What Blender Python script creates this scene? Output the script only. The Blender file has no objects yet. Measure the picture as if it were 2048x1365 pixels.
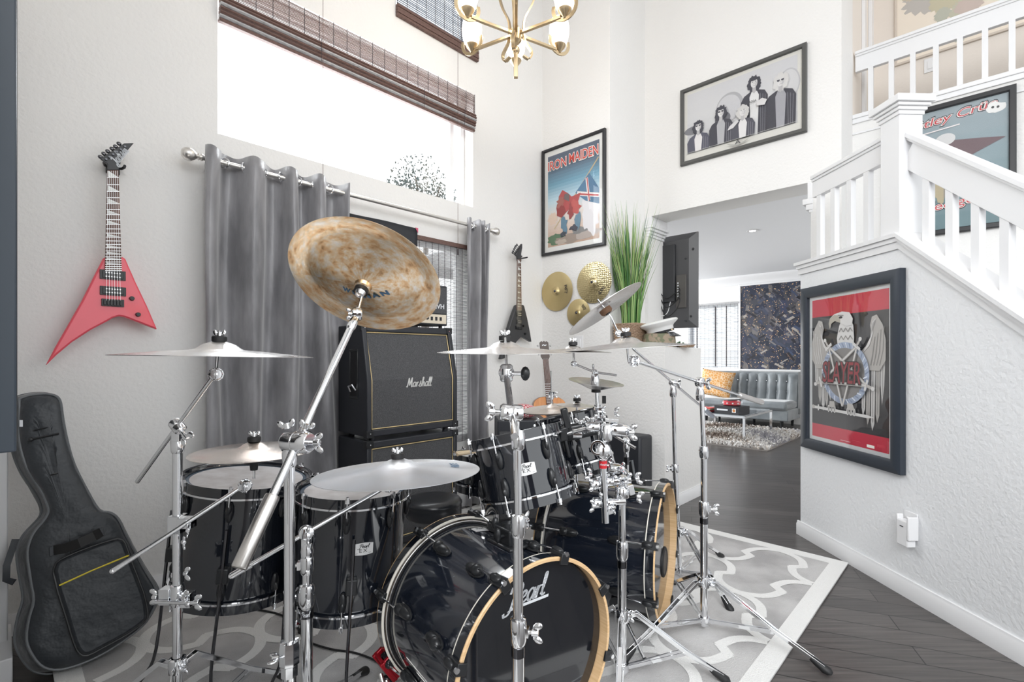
import bpy, bmesh, math, random
from mathutils import Vector, Matrix, Quaternion
random.seed(7)
sc = bpy.context.scene
# ------------------------------------------------------------------ camera, world, lights, exposure
H, F = 1.15, 987.0
cd = bpy.data.cameras.new('camera'); cam = bpy.data.objects.new('camera', cd)
sc.collection.objects.link(cam); sc.camera = cam
cam.location = (0, 0, H); cam.rotation_euler = (math.pi/2, 0, 0)
cd.sensor_width = 36; cd.lens = F/2048*36; cd.shift_y = (712-682.5)/2048; cd.clip_start = .02
sc.view_settings.view_transform = 'Standard'; sc.view_settings.look = 'None'
sc.view_settings.exposure = 0.20; sc.view_settings.gamma = 1; sc.view_settings.use_curve_mapping = False
sc.cycles.use_denoising = True
sc.cycles.max_bounces = 10; sc.cycles.diffuse_bounces = 4; sc.cycles.glossy_bounces = 5; sc.cycles.transparent_max_bounces = 16
w = bpy.data.worlds.new('world'); sc.world = w; w.use_nodes = True
bg = w.node_tree.nodes['Background']; bg.inputs[1].default_value = 1.75
_n, _l = w.node_tree.nodes, w.node_tree.links
_t = _n.new('ShaderNodeTexCoord'); _s = _n.new('ShaderNodeSeparateXYZ'); _r = _n.new('ShaderNodeValToRGB')
_r.color_ramp.elements[0].position = .40; _r.color_ramp.elements[0].color = (.22, .21, .20, 1); _r.color_ramp.elements[1].position = .52; _r.color_ramp.elements[1].color = (.95, .98, 1, 1)
_m = _n.new('ShaderNodeMath'); _m.operation = 'MULTIPLY_ADD'; _m.inputs[1].default_value = .5; _m.inputs[2].default_value = .5
_l.new(_t.outputs['Generated'], _s.inputs[0]); _l.new(_s.outputs[2], _m.inputs[0]); _l.new(_m.outputs[0], _r.inputs[0]); _l.new(_r.outputs[0], bg.inputs[0])
def area(name, loc, target, sx, sy, power, col=(1, 1, 1)):
    d = bpy.data.lights.new(name, 'AREA'); d.shape = 'RECTANGLE'; d.size = sx; d.size_y = sy; d.energy = power; d.color = col
    o = bpy.data.objects.new(name, d); sc.collection.objects.link(o); o.location = loc
    o.rotation_euler = (Vector(target)-Vector(loc)).to_track_quat('-Z', 'Y').to_euler(); return o
area('overhead_fill', (1.0, 1.6, 5.0), (1.0, 1.9, 0), 2.6, 2.6, 5, (1, .985, .96))  # added soft overhead fill in place of can lights; no fixture here
area('living_room_fill', (-.2, 9.6, 1.5), (3.8, 7.2, 1.4), 2.6, 1.9, 215, (.97, .99, 1))  # fill added at the open side, no window there; brightens the living room
area('camera_side_fill', (.5, -2.0, 3.3), (.3, 2.2, .3), 2.6, 1.7, 125, (.97, .985, 1))  # invented soft source behind the camera; lifts rug, floor and drum fronts
_w1 = Vector((.6930, .7209, 0))*1.68+Vector((.7209, -.6930, 0))*-3.12+Vector((0, 0, 2.72))
area('window_daylight', _w1, _w1+Vector((.7209, -.6930, -.35)), 1.7, .8, 37, (.93, .97, 1))
area('gallery_light', (3.6, 3.6, 5.0), (4.4, 3.6, 3), .8, .8, 5, (1, .9, .78))

# ------------------------------------------------------------------ geometry helpers
V = lambda *a: Vector(a)
D1 = V(.6930, .7209, 0).normalized()          # along the window wall, away from the camera
D2 = V(.7209, -.6930, 0).normalized()         # along the poster wall, to the right
ZZ = V(0, 0, 1)
def AB(a, b, z): return D1*a + D2*b + ZZ*z
def P(u, v, Y): return V((u-1024)/F*Y, Y, H-(v-712)/F*Y)
def onA(u, v, a):
    dx = (u-1024)/F; return P(u, v, a/(dx*D1.x+D1.y))
def onB(u, v, b):
    dx = (u-1024)/F; return P(u, v, b/(dx*D2.x+D2.y))
SG = V(-.0395, 1, 0).normalized(); SN = V(-1, -.0395, 0).normalized()   # stair wall: along it, its normal into the room
def stx(Y, off=0): return 1.9786-off-.0395*Y
def onG(u, v, off=0):
    dx = (u-1024)/F; return P(u, v, (1.9786-off)/(dx+.0395))

class MB:
    def __init__(s, mat=None): s.bm = bmesh.new(); s.mats = []; s.i = 0; s.use(mat) if mat else None
    def use(s, m):
        if m not in s.mats: s.mats.append(m)
        s.i = s.mats.index(m); return s
    def face(s, vs):
        try: f = s.bm.faces.new(vs)
        except ValueError: return
        f.material_index = s.i; return f
    def poly(s, pts):
        return s.face([s.bm.verts.new(p) for p in pts])
    def box(s, c, sz, ax=(V(1, 0, 0), V(0, 1, 0), ZZ)):
        c = Vector(c); x, y, z = [a*(k/2) for a, k in zip(ax, sz)]
        v = [s.bm.verts.new(c+x*i+y*j+z*k) for i in (-1, 1) for j in (-1, 1) for k in (-1, 1)]
        for q in ((0, 1, 3, 2), (4, 6, 7, 5), (0, 4, 5, 1), (2, 3, 7, 6), (0, 2, 6, 4), (1, 5, 7, 3)):
            s.face([v[i] for i in q])
        return s
    def abox(s, a0, a1, b0, b1, z0, z1):
        return s.box(AB((a0+a1)/2, (b0+b1)/2, (z0+z1)/2), (a1-a0, b1-b0, z1-z0), (D1, D2, ZZ))
    def prism(s, pts, vec):
        a = [s.bm.verts.new(p) for p in pts]; b = [s.bm.verts.new(Vector(p)+vec) for p in pts]
        s.face(a[::-1]); s.face(b)
        for i in range(len(a)):
            j = (i+1) % len(a); s.face([a[i], a[j], b[j], b[i]])
        return s
    def sweep(s, pts, sec, up=ZZ, closed=False, cap=True):
        """sec: list of (x,y) or function(k)->list; x across, y along up"""
        pts = [Vector(p) for p in pts]; n = len(pts); rings = []
        side = None
        for k, p in enumerate(pts):
            if closed: t = pts[(k+1) % n]-pts[k-1]
            else: t = pts[min(k+1, n-1)]-pts[max(k-1, 0)]
            t.normalize()
            if up is None:
                if side is None:
                    q = ZZ if abs(t.z) < .9 else V(1, 0, 0); side = t.cross(q).normalized()
                else:
                    side = (side-t*side.dot(t)).normalized()
            else: side = t.cross(up).normalized()
            y = side.cross(t)
            sc_ = sec(k) if callable(sec) else sec
            rings.append([s.bm.verts.new(p+side*a+y*b) for a, b in sc_])
        m = len(rings[0])
        for k in range(n if closed else n-1):
            r, q = rings[k], rings[(k+1) % n]
            for i in range(m): s.face([r[i], r[(i+1) % m], q[(i+1) % m], q[i]])
        if cap and not closed: s.face(rings[0][::-1]); s.face(rings[-1])
        return s
    def tube(s, pts, r, n=12, closed=False):
        rr = r if isinstance(r, (list, tuple)) else [r]*len(pts)
        return s.sweep(pts, lambda k: [(rr[k]*math.cos(2*math.pi*i/n), rr[k]*math.sin(2*math.pi*i/n)) for i in range(n)], None, closed)
    def bar(s, pts, wd, ht, up=ZZ):
        return s.sweep(pts, [(-wd/2, -ht/2), (wd/2, -ht/2), (wd/2, ht/2), (-wd/2, ht/2)], up)
    def lathe(s, prof, o=(0, 0, 0), ax=ZZ, n=32, closed=False, mats=None):
        o = Vector(o); ax = Vector(ax).normalized()
        q = V(1, 0, 0) if abs(ax.x) < .9 else V(0, 1, 0)
        x = ax.cross(q).normalized(); y = ax.cross(x)
        rings = []
        for r, h in prof:
            if r < 1e-6: rings.append([s.bm.verts.new(o+ax*h)])
            else: rings.append([s.bm.verts.new(o+ax*h+(x*math.cos(2*math.pi*i/n)+y*math.sin(2*math.pi*i/n))*r) for i in range(n)])
        m = len(rings)
        for k in range(m if closed else m-1):
            if mats: s.use(mats[k])
            a, b = rings[k], rings[(k+1) % m]
            for i in range(n):
                j = (i+1) % n
                if len(a) == 1 and len(b) == 1: break
                if len(a) == 1: s.face([a[0], b[i], b[j]])
                elif len(b) == 1: s.face([a[i], b[0], a[j]])
                else: s.face([a[i], b[i], b[j], a[j]])
        return s
    def cyl(s, p0, p1, r, r1=None, n=16):
        p0, p1 = Vector(p0), Vector(p1); L = (p1-p0).length; r1 = r if r1 is None else r1
        return s.lathe([(0, 0), (r, 0), (r1, L), (0, L)], p0, p1-p0, n)
    def ball(s, c, r, sc_=(1, 1, 1), n=14, ax=None):
        c = Vector(c); X, Y, Z = ax or (V(1, 0, 0), V(0, 1, 0), ZZ); m = n//2; rings = []
        for k in range(m+1):
            ph = math.pi*k/m
            if k in (0, m): rings.append([s.bm.verts.new(c+Z*(r*sc_[2]*math.cos(ph)))])
            else: rings.append([s.bm.verts.new(c+Z*(r*sc_[2]*math.cos(ph))+(X*math.cos(2*math.pi*i/n)*sc_[0]+Y*math.sin(2*math.pi*i/n)*sc_[1])*r*math.sin(ph)) for i in range(n)])
        for k in range(m):
            a, b = rings[k], rings[k+1]
            for i in range(n):
                j = (i+1) % n
                if len(a) == 1: s.face([a[0], b[i], b[j]])
                elif len(b) == 1: s.face([a[i], b[0], a[j]])
                else: s.face([a[i], b[i], b[j], a[j]])
        return s
    def grid(s, fn, nu, nv, cu=False):
        g = [[s.bm.verts.new(fn(i/nu, j/nv)) for j in range(nv+1)] for i in range(nu if cu else nu+1)]
        for i in range(nu):
            for j in range(nv): s.face([g[i][j], g[(i+1) % len(g)][j], g[(i+1) % len(g)][j+1], g[i][j+1]])
        return g
    def build(s, name, parent=None, origin=None, ang=38, smooth=True, bev=0, mods=None, norm=True):
        if norm: bmesh.ops.recalc_face_normals(s.bm, faces=s.bm.faces)
        root = parent
        while root is not None and root.parent is not None: root = root.parent
        if root is not None: org = Vector(root.location)
        elif origin is not None: org = Vector(origin)
        else:
            cs = [v.co for v in s.bm.verts]
            org = V(sum(c.x for c in cs)/len(cs), sum(c.y for c in cs)/len(cs), min(c.z for c in cs))
        me = bpy.data.meshes.new(name)
        bmesh.ops.translate(s.bm, verts=s.bm.verts, vec=-org)
        s.bm.to_mesh(me); s.bm.free()
        for m in s.mats: me.materials.append(m)
        if smooth:
            me.polygons.foreach_set('use_smooth', [True]*len(me.polygons))
            me.set_sharp_from_angle(angle=math.radians(ang))
        o = bpy.data.objects.new(name, me); sc.collection.objects.link(o)
        if parent is not None: o.parent = parent
        else: o.location = org
        if bev:
            b = o.modifiers.new('bevel', 'BEVEL'); b.width = bev; b.segments = 2; b.limit_method = 'ANGLE'; b.angle_limit = math.radians(40)
        if mods:
            for t, kw in mods:
                m_ = o.modifiers.new(t.lower(), t)
                for k, v in kw.items(): setattr(m_, k, v)
        return o
def thing(name, label, cat, loc, group=None):
    o = bpy.data.objects.new(name, None); sc.collection.objects.link(o); o.location = loc; o.empty_display_size = .05
    o['label'] = label; o['category'] = cat
    if group: o['group'] = group
    return o
def tag(o, label, cat, group=None, kind=None):
    o['label'] = label; o['category'] = cat
    if group: o['group'] = group
    if kind: o['kind'] = kind
    return o
def struct(o, label=None):
    o['kind'] = 'structure'
    if label: o['label'] = label
    return o

# ------------------------------------------------------------------ materials
def mat(name, col, rough=.5, metal=0, coat=0, bump=None, var=None, spec=.5, emis=None, trans=0, aniso=0, sheen=0):
    m = bpy.data.materials.new(name); m.use_nodes = True; nt = m.node_tree; N = nt.nodes; L = nt.links
    b = N['Principled BSDF']; c4 = tuple(col)+(1,)
    b.inputs['Base Color'].default_value = c4; b.inputs['Roughness'].default_value = rough; b.inputs['Metallic'].default_value = metal
    b.inputs['Coat Weight'].default_value = coat; b.inputs['Coat Roughness'].default_value = .04; b.inputs['Specular IOR Level'].default_value = spec
    b.inputs['Transmission Weight'].default_value = trans; b.inputs['Sheen Weight'].default_value = sheen
    if emis: b.inputs['Emission Color'].default_value = tuple(emis[0])+(1,); b.inputs['Emission Strength'].default_value = emis[1]
    tc = N.new('ShaderNodeTexCoord')
    if bump:
        scale, strength, dist = bump[:3]
        n = N.new('ShaderNodeTexNoise'); n.inputs['Scale'].default_value = scale; n.inputs['Detail'].default_value = 4
        if len(bump) > 3:
            mp = N.new('ShaderNodeMapping'); mp.inputs['Scale'].default_value = bump[3]; L.new(tc.outputs['Object'], mp.inputs[0]); L.new(mp.outputs[0], n.inputs[0])
        else: L.new(tc.outputs['Object'], n.inputs[0])
        bp = N.new('ShaderNodeBump'); bp.inputs['Strength'].default_value = strength; bp.inputs['Distance'].default_value = dist
        L.new(n.outputs[0], bp.inputs['Height']); L.new(bp.outputs[0], b.inputs['Normal'])
    if var:
        scale, col2, lo, hi = var[:4]
        n = N.new('ShaderNodeTexNoise'); n.inputs['Scale'].default_value = scale; n.inputs['Detail'].default_value = 5
        if len(var) > 4:
            mp = N.new('ShaderNodeMapping'); mp.inputs['Scale'].default_value = var[4]; L.new(tc.outputs['Object'], mp.inputs[0]); L.new(mp.outputs[0], n.inputs[0])
        else: L.new(tc.outputs['Object'], n.inputs[0])
        r = N.new('ShaderNodeValToRGB'); r.color_ramp.elements[0].position = lo; r.color_ramp.elements[1].position = hi
        r.color_ramp.elements[0].color = c4; r.color_ramp.elements[1].color = tuple(col2)+(1,)
        L.new(n.outputs[0], r.inputs[0]); L.new(r.outputs[0], b.inputs['Base Color'])
    return m
WALL = mat('wall_paint', (.80, .79, .775), .75, bump=(55, .55, .006))
WALLS = mat('stair_wall_paint', (.84, .85, .865), .7, bump=(55, .6, .006))
WARM = mat('warm_wall_paint', (.80, .74, .68), .8, bump=(55, .3, .004))
CEIL = mat('ceiling_paint', (.82, .83, .85), .9)
TRIM = mat('white_trim_paint', (.80, .80, .81), .35)
WIN = mat('white_vinyl', (.85, .85, .85), .4)
CHROME = mat('chrome', (.86, .87, .89), .07, 1)
STEEL = mat('satin_steel', (.72, .70, .67), .28, 1)
BLKCH = mat('black_chrome', (.12, .12, .13), .15, 1)
LACQ = mat('black_lacquer', (.008, .010, .015), .07, 0, 1, spec=.6)
LACQB = mat('dusty_black_lacquer', (.009, .012, .020), .10, 0, 1, spec=.6, var=(140, (.25, .27, .3), .70, .80))
RUBR = mat('black_rubber', (.012, .012, .013), .55)
BPLAS = mat('black_plastic', (.015, .016, .018), .3)
MAPLE = mat('maple_edge', (.75, .52, .30), .45, var=(12, (.62, .40, .20), .3, .7, (1, 1, 20)))
PALEW = mat('pale_hoop_edge', (.80, .76, .68), .45)
HEADW = mat('coated_head', (.62, .61, .62), .55, bump=(30, .1, .002), var=(14, (.50, .48, .48), .42, .62))
HEADR = mat('clear_head_edge', (.10, .13, .17), .25)
HEADB = mat('black_drum_head', (.008, .009, .012), .1, 0, .6)
SILV = mat('silver_print', (.70, .72, .75), .4, .2)
BADGE = mat('badge_plate', (.80, .80, .80), .3, .35)
INK = mat('black_ink', (.02, .02, .025), .5)
BLUEI = mat('blue_ink', (.07, .16, .28), .5)
WHT = mat('white_plastic', (.82, .82, .83), .4)
TOLEX = mat('black_tolex', (.022, .024, .030), .45, bump=(350, .25, .001))
GRILL = mat('grille_cloth', (.045, .046, .05), .8, bump=(500, .4, .001), var=(300, (.10, .10, .105), .4, .62))
GOLD = mat('gold_piping', (.75, .58, .30), .4, .3)
VELV = mat('grey_velvet', (.15, .148, .158), .36, sheen=.45, var=(3.5, (.33, .325, .34), .35, .70, (3, 3, .8)), bump=(9, .35, .01, (3, 3, .7)))
RED = mat('red_lacquer', (.35, .01, .02), .3, .3)
REDP = mat('red_label', (.6, .02, .03), .4)
BRASS = mat('brushed_brass', (.60, .47, .30), .28, 1)
CYMG = mat('gold_cymbal', (.83, .66, .36), .25, .9)
FABR = mat('black_nylon', (.030, .035, .042), .42, bump=(9, .7, .02), sheen=.3)
FABR2 = mat('black_coated_fabric', (.03, .034, .042), .42, bump=(5, .7, .02))
YEL = mat('yellow_piping', (.8, .65, .05), .5)
ROSE = mat('rosewood', (.07, .03, .02), .4, var=(30, (.16, .07, .045), .3, .7, (1, 1, .2)))
PINK = mat('coral_pink_lacquer', (.86, .10, .14), .28, 0, .5)
GBLK = mat('matt_black_body', (.035, .036, .04), .42)
PEARLI = mat('white_inlay', (.75, .76, .74), .35)
NICK = mat('nickel', (.7, .7, .7), .3, 1)
DARKW = mat('dark_screen_plastic', (.05, .066, .088), .35)
OUTM = mat('black_void', (.004, .004, .005), .4)

def cymbal_mat(name, c1, c2, rough=.22, rings=260, mott=5, bs=.25):
    m = mat(name, c1, rough, 1); nt = m.node_tree; N, L = nt.nodes, nt.links; b = N['Principled BSDF']
    tc = N.new('ShaderNodeTexCoord'); wv = N.new('ShaderNodeTexWave'); wv.wave_type = 'RINGS'; wv.rings_direction = 'Z'
    wv.inputs['Scale'].default_value = rings; wv.inputs['Distortion'].default_value = .6; L.new(tc.outputs['Object'], wv.inputs[0])
    tg = N.new('ShaderNodeTangent'); tg.direction_type = 'RADIAL'; tg.axis = 'Z'; L.new(tg.outputs[0], b.inputs['Tangent']); b.inputs['Anisotropic'].default_value = .7
    bp = N.new('ShaderNodeBump'); bp.inputs['Strength'].default_value = bs; bp.inputs['Distance'].default_value = .0006
    L.new(wv.outputs[1], bp.inputs['Height']); L.new(bp.outputs[0], b.inputs['Normal'])
    n = N.new('ShaderNodeTexNoise'); n.inputs['Scale'].default_value = mott; n.inputs['Detail'].default_value = 5; L.new(tc.outputs['Object'], n.inputs[0])
    r = N.new('ShaderNodeValToRGB'); r.color_ramp.elements[0].color = tuple(c1)+(1,); r.color_ramp.elements[1].color = tuple(c2)+(1,)
    r.color_ramp.elements[0].position = .35; r.color_ramp.elements[1].position = .68
    L.new(n.outputs[0], r.inputs[0]); L.new(r.outputs[0], b.inputs['Base Color']); return m
CYM1 = cymbal_mat('pale_bronze_cymbal', (.86, .81, .77), (.80, .70, .62), .25)
CYM2 = cymbal_mat('grey_bronze_ride', (.78, .80, .84), (.74, .73, .74), .36, 170, 7, 1.0)
CYM3 = cymbal_mat('silvery_cymbal', (.86, .86, .87), (.80, .76, .73), .22)
CYM4 = cymbal_mat('wall_gold_cymbal', (.62, .50, .27), (.54, .43, .22), .34, 300, 4, .2)
def hammered():
    m = cymbal_mat('hammered_gold_cymbal', (.66, .56, .33), (.56, .46, .25), .28, 300, 4, .2); N, L = m.node_tree.nodes, m.node_tree.links
    tc = N.new('ShaderNodeTexCoord'); vo = N.new('ShaderNodeTexVoronoi'); vo.inputs['Scale'].default_value = 62; vo.inputs['Randomness'].default_value = .35
    L.new(tc.outputs['Object'], vo.inputs[0]); bp = N.new('ShaderNodeBump'); bp.inputs['Strength'].default_value = .8; bp.inputs['Distance'].default_value = .004
    L.new(vo.outputs['Distance'], bp.inputs['Height']); L.new(bp.outputs[0], N['Principled BSDF'].inputs['Normal']); return m
CYM5 = hammered()
def china_mat():
    m = mat('mottled_bronze', (.6, .4, .2), .24, 1); N, L = m.node_tree.nodes, m.node_tree.links; b = N['Principled BSDF']
    tg = N.new('ShaderNodeTangent'); tg.direction_type = 'RADIAL'; tg.axis = 'Z'; L.new(tg.outputs[0], b.inputs['Tangent']); b.inputs['Anisotropic'].default_value = .8
    tc = N.new('ShaderNodeTexCoord'); sp = N.new('ShaderNodeSeparateXYZ'); L.new(tc.outputs['Object'], sp.inputs[0])
    at = N.new('ShaderNodeMath'); at.operation = 'ARCTAN2'; L.new(sp.outputs[1], at.inputs[0]); L.new(sp.outputs[0], at.inputs[1])
    ln = N.new('ShaderNodeVectorMath'); ln.operation = 'LENGTH'; L.new(tc.outputs['Object'], ln.inputs[0])
    # hammering blotches stretched along the circle near the rim
    cb = N.new('ShaderNodeCombineXYZ'); mu = N.new('ShaderNodeMath'); mu.operation = 'MULTIPLY'; mu.inputs[1].default_value = 2.2
    L.new(at.outputs[0], mu.inputs[0]); L.new(mu.outputs[0], cb.inputs[0])
    m2 = N.new('ShaderNodeMath'); m2.operation = 'MULTIPLY'; m2.inputs[1].default_value = 26; L.new(ln.outputs['Value'], m2.inputs[0]); L.new(m2.outputs[0], cb.inputs[1])
    n = N.new('ShaderNodeTexNoise'); n.inputs['Scale'].default_value = 1.7; n.inputs['Detail'].default_value = 7; n.inputs['Roughness'].default_value = .65; L.new(cb.outputs[0], n.inputs[0])
    r = N.new('ShaderNodeValToRGB'); e = r.color_ramp.elements
    e[0].position = .30; e[0].color = (.42, .25, .13, 1); e[1].position = .66; e[1].color = (.92, .89, .84, 1)
    x = e.new(.42); x.color = (.82, .52, .28, 1); x = e.new(.52); x.color = (.90, .72, .50, 1)
    L.new(n.outputs[0], r.inputs[0]); L.new(r.outputs[0], b.inputs['Base Color'])
    bp = N.new('ShaderNodeBump'); bp.inputs['Strength'].default_value = .22; bp.inputs['Distance'].default_value = .003
    L.new(n.outputs[0], bp.inputs['Height']); L.new(bp.outputs[0], b.inputs['Normal']); return m
CHINA = china_mat()
def wood_floor():
    m = mat('dark_hardwood', (.05, .047, .045), .28); N, L = m.node_tree.nodes, m.node_tree.links; b = N['Principled BSDF']
    tc = N.new('ShaderNodeTexCoord'); mp = N.new('ShaderNodeMapping'); mp.inputs['Rotation'].default_value = (0, 0, math.radians(20)); L.new(tc.outputs['Object'], mp.inputs[0])
    br = N.new('ShaderNodeTexBrick'); br.offset = .37; br.inputs['Scale'].default_value = 1; br.inputs['Brick Width'].default_value = 1.3; br.inputs['Row Height'].default_value = .125
    br.inputs['Mortar Size'].default_value = .0022; br.inputs['Color1'].default_value = (.10, .092, .088, 1); br.inputs['Color2'].default_value = (.062, .057, .055, 1); br.inputs['Mortar'].default_value = (.008, .008, .008, 1)
    L.new(mp.outputs[0], br.inputs[0])
    mp2 = N.new('ShaderNodeMapping'); mp2.inputs['Rotation'].default_value = (0, 0, math.radians(20)); mp2.inputs['Scale'].default_value = (3, 60, 1); L.new(tc.outputs['Object'], mp2.inputs[0])
    n = N.new('ShaderNodeTexNoise'); n.inputs['Scale'].default_value = 1; n.inputs['Detail'].default_value = 4; L.new(mp2.outputs[0], n.inputs[0])
    mx = N.new('ShaderNodeMixRGB'); mx.blend_type = 'MULTIPLY'; mx.inputs[0].default_value = .7; L.new(br.outputs[0], mx.inputs[1])
    r = N.new('ShaderNodeValToRGB'); r.color_ramp.elements[0].position = .3; r.color_ramp.elements[1].position = .7; r.color_ramp.elements[0].color = (.55, .55, .55, 1); r.color_ramp.elements[1].color = (1.35, 1.3, 1.28, 1)
    L.new(n.outputs[0], r.inputs[0]); L.new(r.outputs[0], mx.inputs[2]); L.new(mx.outputs[0], b.inputs['Base Color'])
    bp = N.new('ShaderNodeBump'); bp.inputs['Strength'].default_value = .25; bp.inputs['Distance'].default_value = .003; L.new(n.outputs[0], bp.inputs['Height']); L.new(bp.outputs[0], b.inputs['Normal'])
    return m
FLOOR = wood_floor()
RUGG = mat('grey_rug_pile', (.42, .41, .41), .95, bump=(240, .8, .006), var=(3.2, (.60, .59, .585), .38, .58))
RUGW = mat('white_rug_pile', (.88, .875, .86), .95, bump=(240, .8, .006))
def glass_mat(name, k=.06, tint=(1, 1, 1)):
    m = bpy.data.materials.new(name); m.use_nodes = True; N, L = m.node_tree.nodes, m.node_tree.links; N.remove(N['Principled BSDF'])
    t = N.new('ShaderNodeBsdfTransparent'); t.inputs[0].default_value = tuple(tint)+(1,); g = N.new('ShaderNodeBsdfGlossy'); g.inputs['Roughness'].default_value = .02
    lw = N.new('ShaderNodeLayerWeight'); lw.inputs[0].default_value = .25; mm = N.new('ShaderNodeMath'); mm.operation = 'MULTIPLY_ADD'; mm.inputs[1].default_value = .15; mm.inputs[2].default_value = k
    L.new(lw.outputs['Fresnel'], mm.inputs[0])
    x = N.new('ShaderNodeMixShader'); L.new(mm.outputs[0], x.inputs[0]); L.new(t.outputs[0], x.inputs[1]); L.new(g.outputs[0], x.inputs[2]); L.new(x.outputs[0], N['Material Output'].inputs[0]); return m
GLASS = glass_mat('window_glass', .02); PGLASS = glass_mat('picture_glass', .008)
_pc = {}
def ink(r, g, b_):
    k = (round(r, 3), round(g, 3), round(b_, 3))
    if k not in _pc: _pc[k] = mat('print_ink', k, .55)
    return _pc[k]

# ------------------------------------------------------------------ lettering
_tc = {}
def glyphs(txt, bold=0, space=1.0):
    k = (txt, bold, space)
    if k in _tc: return _tc[k]
    cu = bpy.data.curves.new('t', 'FONT'); cu.body = txt; cu.size = 1; cu.offset = bold; cu.space_character = space; cu.resolution_u = 3
    o = bpy.data.objects.new('t', cu); sc.collection.objects.link(o)
    dg = bpy.context.evaluated_depsgraph_get(); me = bpy.data.meshes.new_from_object(o.evaluated_get(dg))
    vs = [v.co.copy() for v in me.vertices]; fs = [tuple(p.vertices) for p in me.polygons]
    bpy.data.objects.remove(o); bpy.data.meshes.remove(me); bpy.data.curves.remove(cu)
    x0 = min(v.x for v in vs); x1 = max(v.x for v in vs); y0 = min(v.y for v in vs); y1 = max(v.y for v in vs)
    _tc[k] = ([((v.x-x0)/(x1-x0), (v.y-y0)/(y1-y0)) for v in vs], fs, (x1-x0)/(y1-y0)); return _tc[k]
def text(mb, txt, fn, x0, y0, x1, y1, shear=0, bold=0, space=1.0, m=None):
    """fn maps (x,y) to 3D; the text fills the box"""
    if m: mb.use(m)
    vs, fs, _ = glyphs(txt, bold, space); hh = y1-y0
    w_ = (x1-x0)-abs(shear)*hh
    q = [mb.bm.verts.new(fn(x0+x*w_+shear*y*hh, y0+y*hh)) for x, y in vs]
    for f in fs: mb.face([q[i] for i in f])
def smooth_pts(pts, k=4):
    out = []
    for i in range(len(pts)-1):
        p0 = pts[max(i-1, 0)]; p1 = pts[i]; p2 = pts[i+1]; p3 = pts[min(i+2, len(pts)-1)]
        for j in range(k):
            t = j/k
            out.append(tuple(.5*((2*b)+(-a+c)*t+(2*a-5*b+4*c-d)*t*t+(-a+3*b-3*c+d)*t**3) for a, b, c, d in zip(p0, p1, p2, p3)))
    out.append(tuple(pts[-1])); return out
SCRIPT = {  # cursive strokes, x-height 1, pen widths handled by the ribbon
 'a': (.95, [[(.8, .8), (.45, 1), (.1, .6), (.15, .1), (.45, .0), (.75, .5), (.8, .95), (.75, .3), (.85, 0), (1.0, .15)]]),
 'e': (.8, [[(.0, .35), (.5, .55), (.65, .85), (.4, 1), (.12, .6), (.15, .12), (.45, 0), (.85, .25)]]),
 'r': (.75, [[(.0, .2), (.25, .95), (.2, .0)], [(.2, .4), (.4, .9), (.7, .95)]]),
 'l': (.5, [[(.0, .15), (.3, 1.2), (.38, 1.95), (.2, 1.9), (.1, .8), (.15, .05), (.45, .1)]]),
 's': (.85, [[(.0, .1), (.3, .55), (.48, 1.15), (.5, .8), (.68, .35), (.6, .02), (.3, -.03), (.12, .2)]]),
 'h': (.95, [[(.0, .15), (.3, 1.2), (.38, 1.95), (.2, 1.9), (.12, .9), (.1, 0), (.3, .7), (.6, .95), (.65, .3), (.7, 0), (.95, .15)]]),
 'c': (.75, [[(.6, .8), (.4, 1), (.1, .6), (.15, .1), (.45, .0), (.75, .2)]]),
 'k': (.85, [[(.0, .15), (.3, 1.2), (.36, 1.95), (.18, 1.8), (.1, 0)], [(.6, 1), (.15, .5), (.4, .35), (.65, 0), (.85, .1)]]),
 'o': (.85, [[(.45, 1), (.1, .6), (.2, .05), (.55, .05), (.7, .6), (.45, 1), (.85, .8)]]),
 'n': (.95, [[(.0, .7), (.15, .95), (.15, 0), (.3, .7), (.55, .98), (.65, .4), (.65, 0), (.95, .15)]]),
 'J': (1.1, [[(.3, 1.6), (.7, 1.9), (.85, 1.5), (.7, .2), (.4, -.6), (.0, -.5), (.2, 0), (1.1, .3)]]),
 'M': (1.7, [[(.0, .1), (.2, .0), (.35, .9), (.5, 1.9), (.7, 1.0), (.8, .35), (1.05, 1.1), (1.3, 1.95), (1.35, 1.0), (1.4, 0), (1.7, .15)]]),
 'P': (1.2, [[(.0, 1.2), (.2, 1.75), (.8, 2.0), (1.25, 1.6), (1.1, 1.0), (.6, .8)], [(.62, 1.75), (.45, .7), (.2, -.5), (-.3, -.75), (-.45, -.5)]]),
}
def script(mb, word, fn, x0, y0, x1, xh, pw=.16, shear=.3, m=None):
    if m: mb.use(m)
    W = sum(SCRIPT[c][0] for c in word); k = (x1-x0)/W; x = 0
    for c in word:
        adv, strokes = SCRIPT[c]
        for st in strokes:
            p = [(x+a, b) for a, b in smooth_pts(st, 4)]
            for i in range(len(p)-1):
                (ax_, ay), (bx, by) = p[i], p[i+1]
                dx, dy = bx-ax_, by-ay; l = math.hypot(dx, dy) or 1
                wd = pw*(.55+.45*abs(dy)/l)
                nx, ny = -dy/l*wd, dx/l*wd; ex, ey = dx/l*wd*.5, dy/l*wd*.5
                q = [(ax_-ex+nx, ay-ey+ny), (ax_-ex-nx, ay-ey-ny), (bx+ex-nx, by+ey-ny), (bx+ex+nx, by+ey+ny)]
                mb.poly([fn(x0+k*(a+shear*b), y0+xh*b) for a, b in q])
        x += adv
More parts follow.
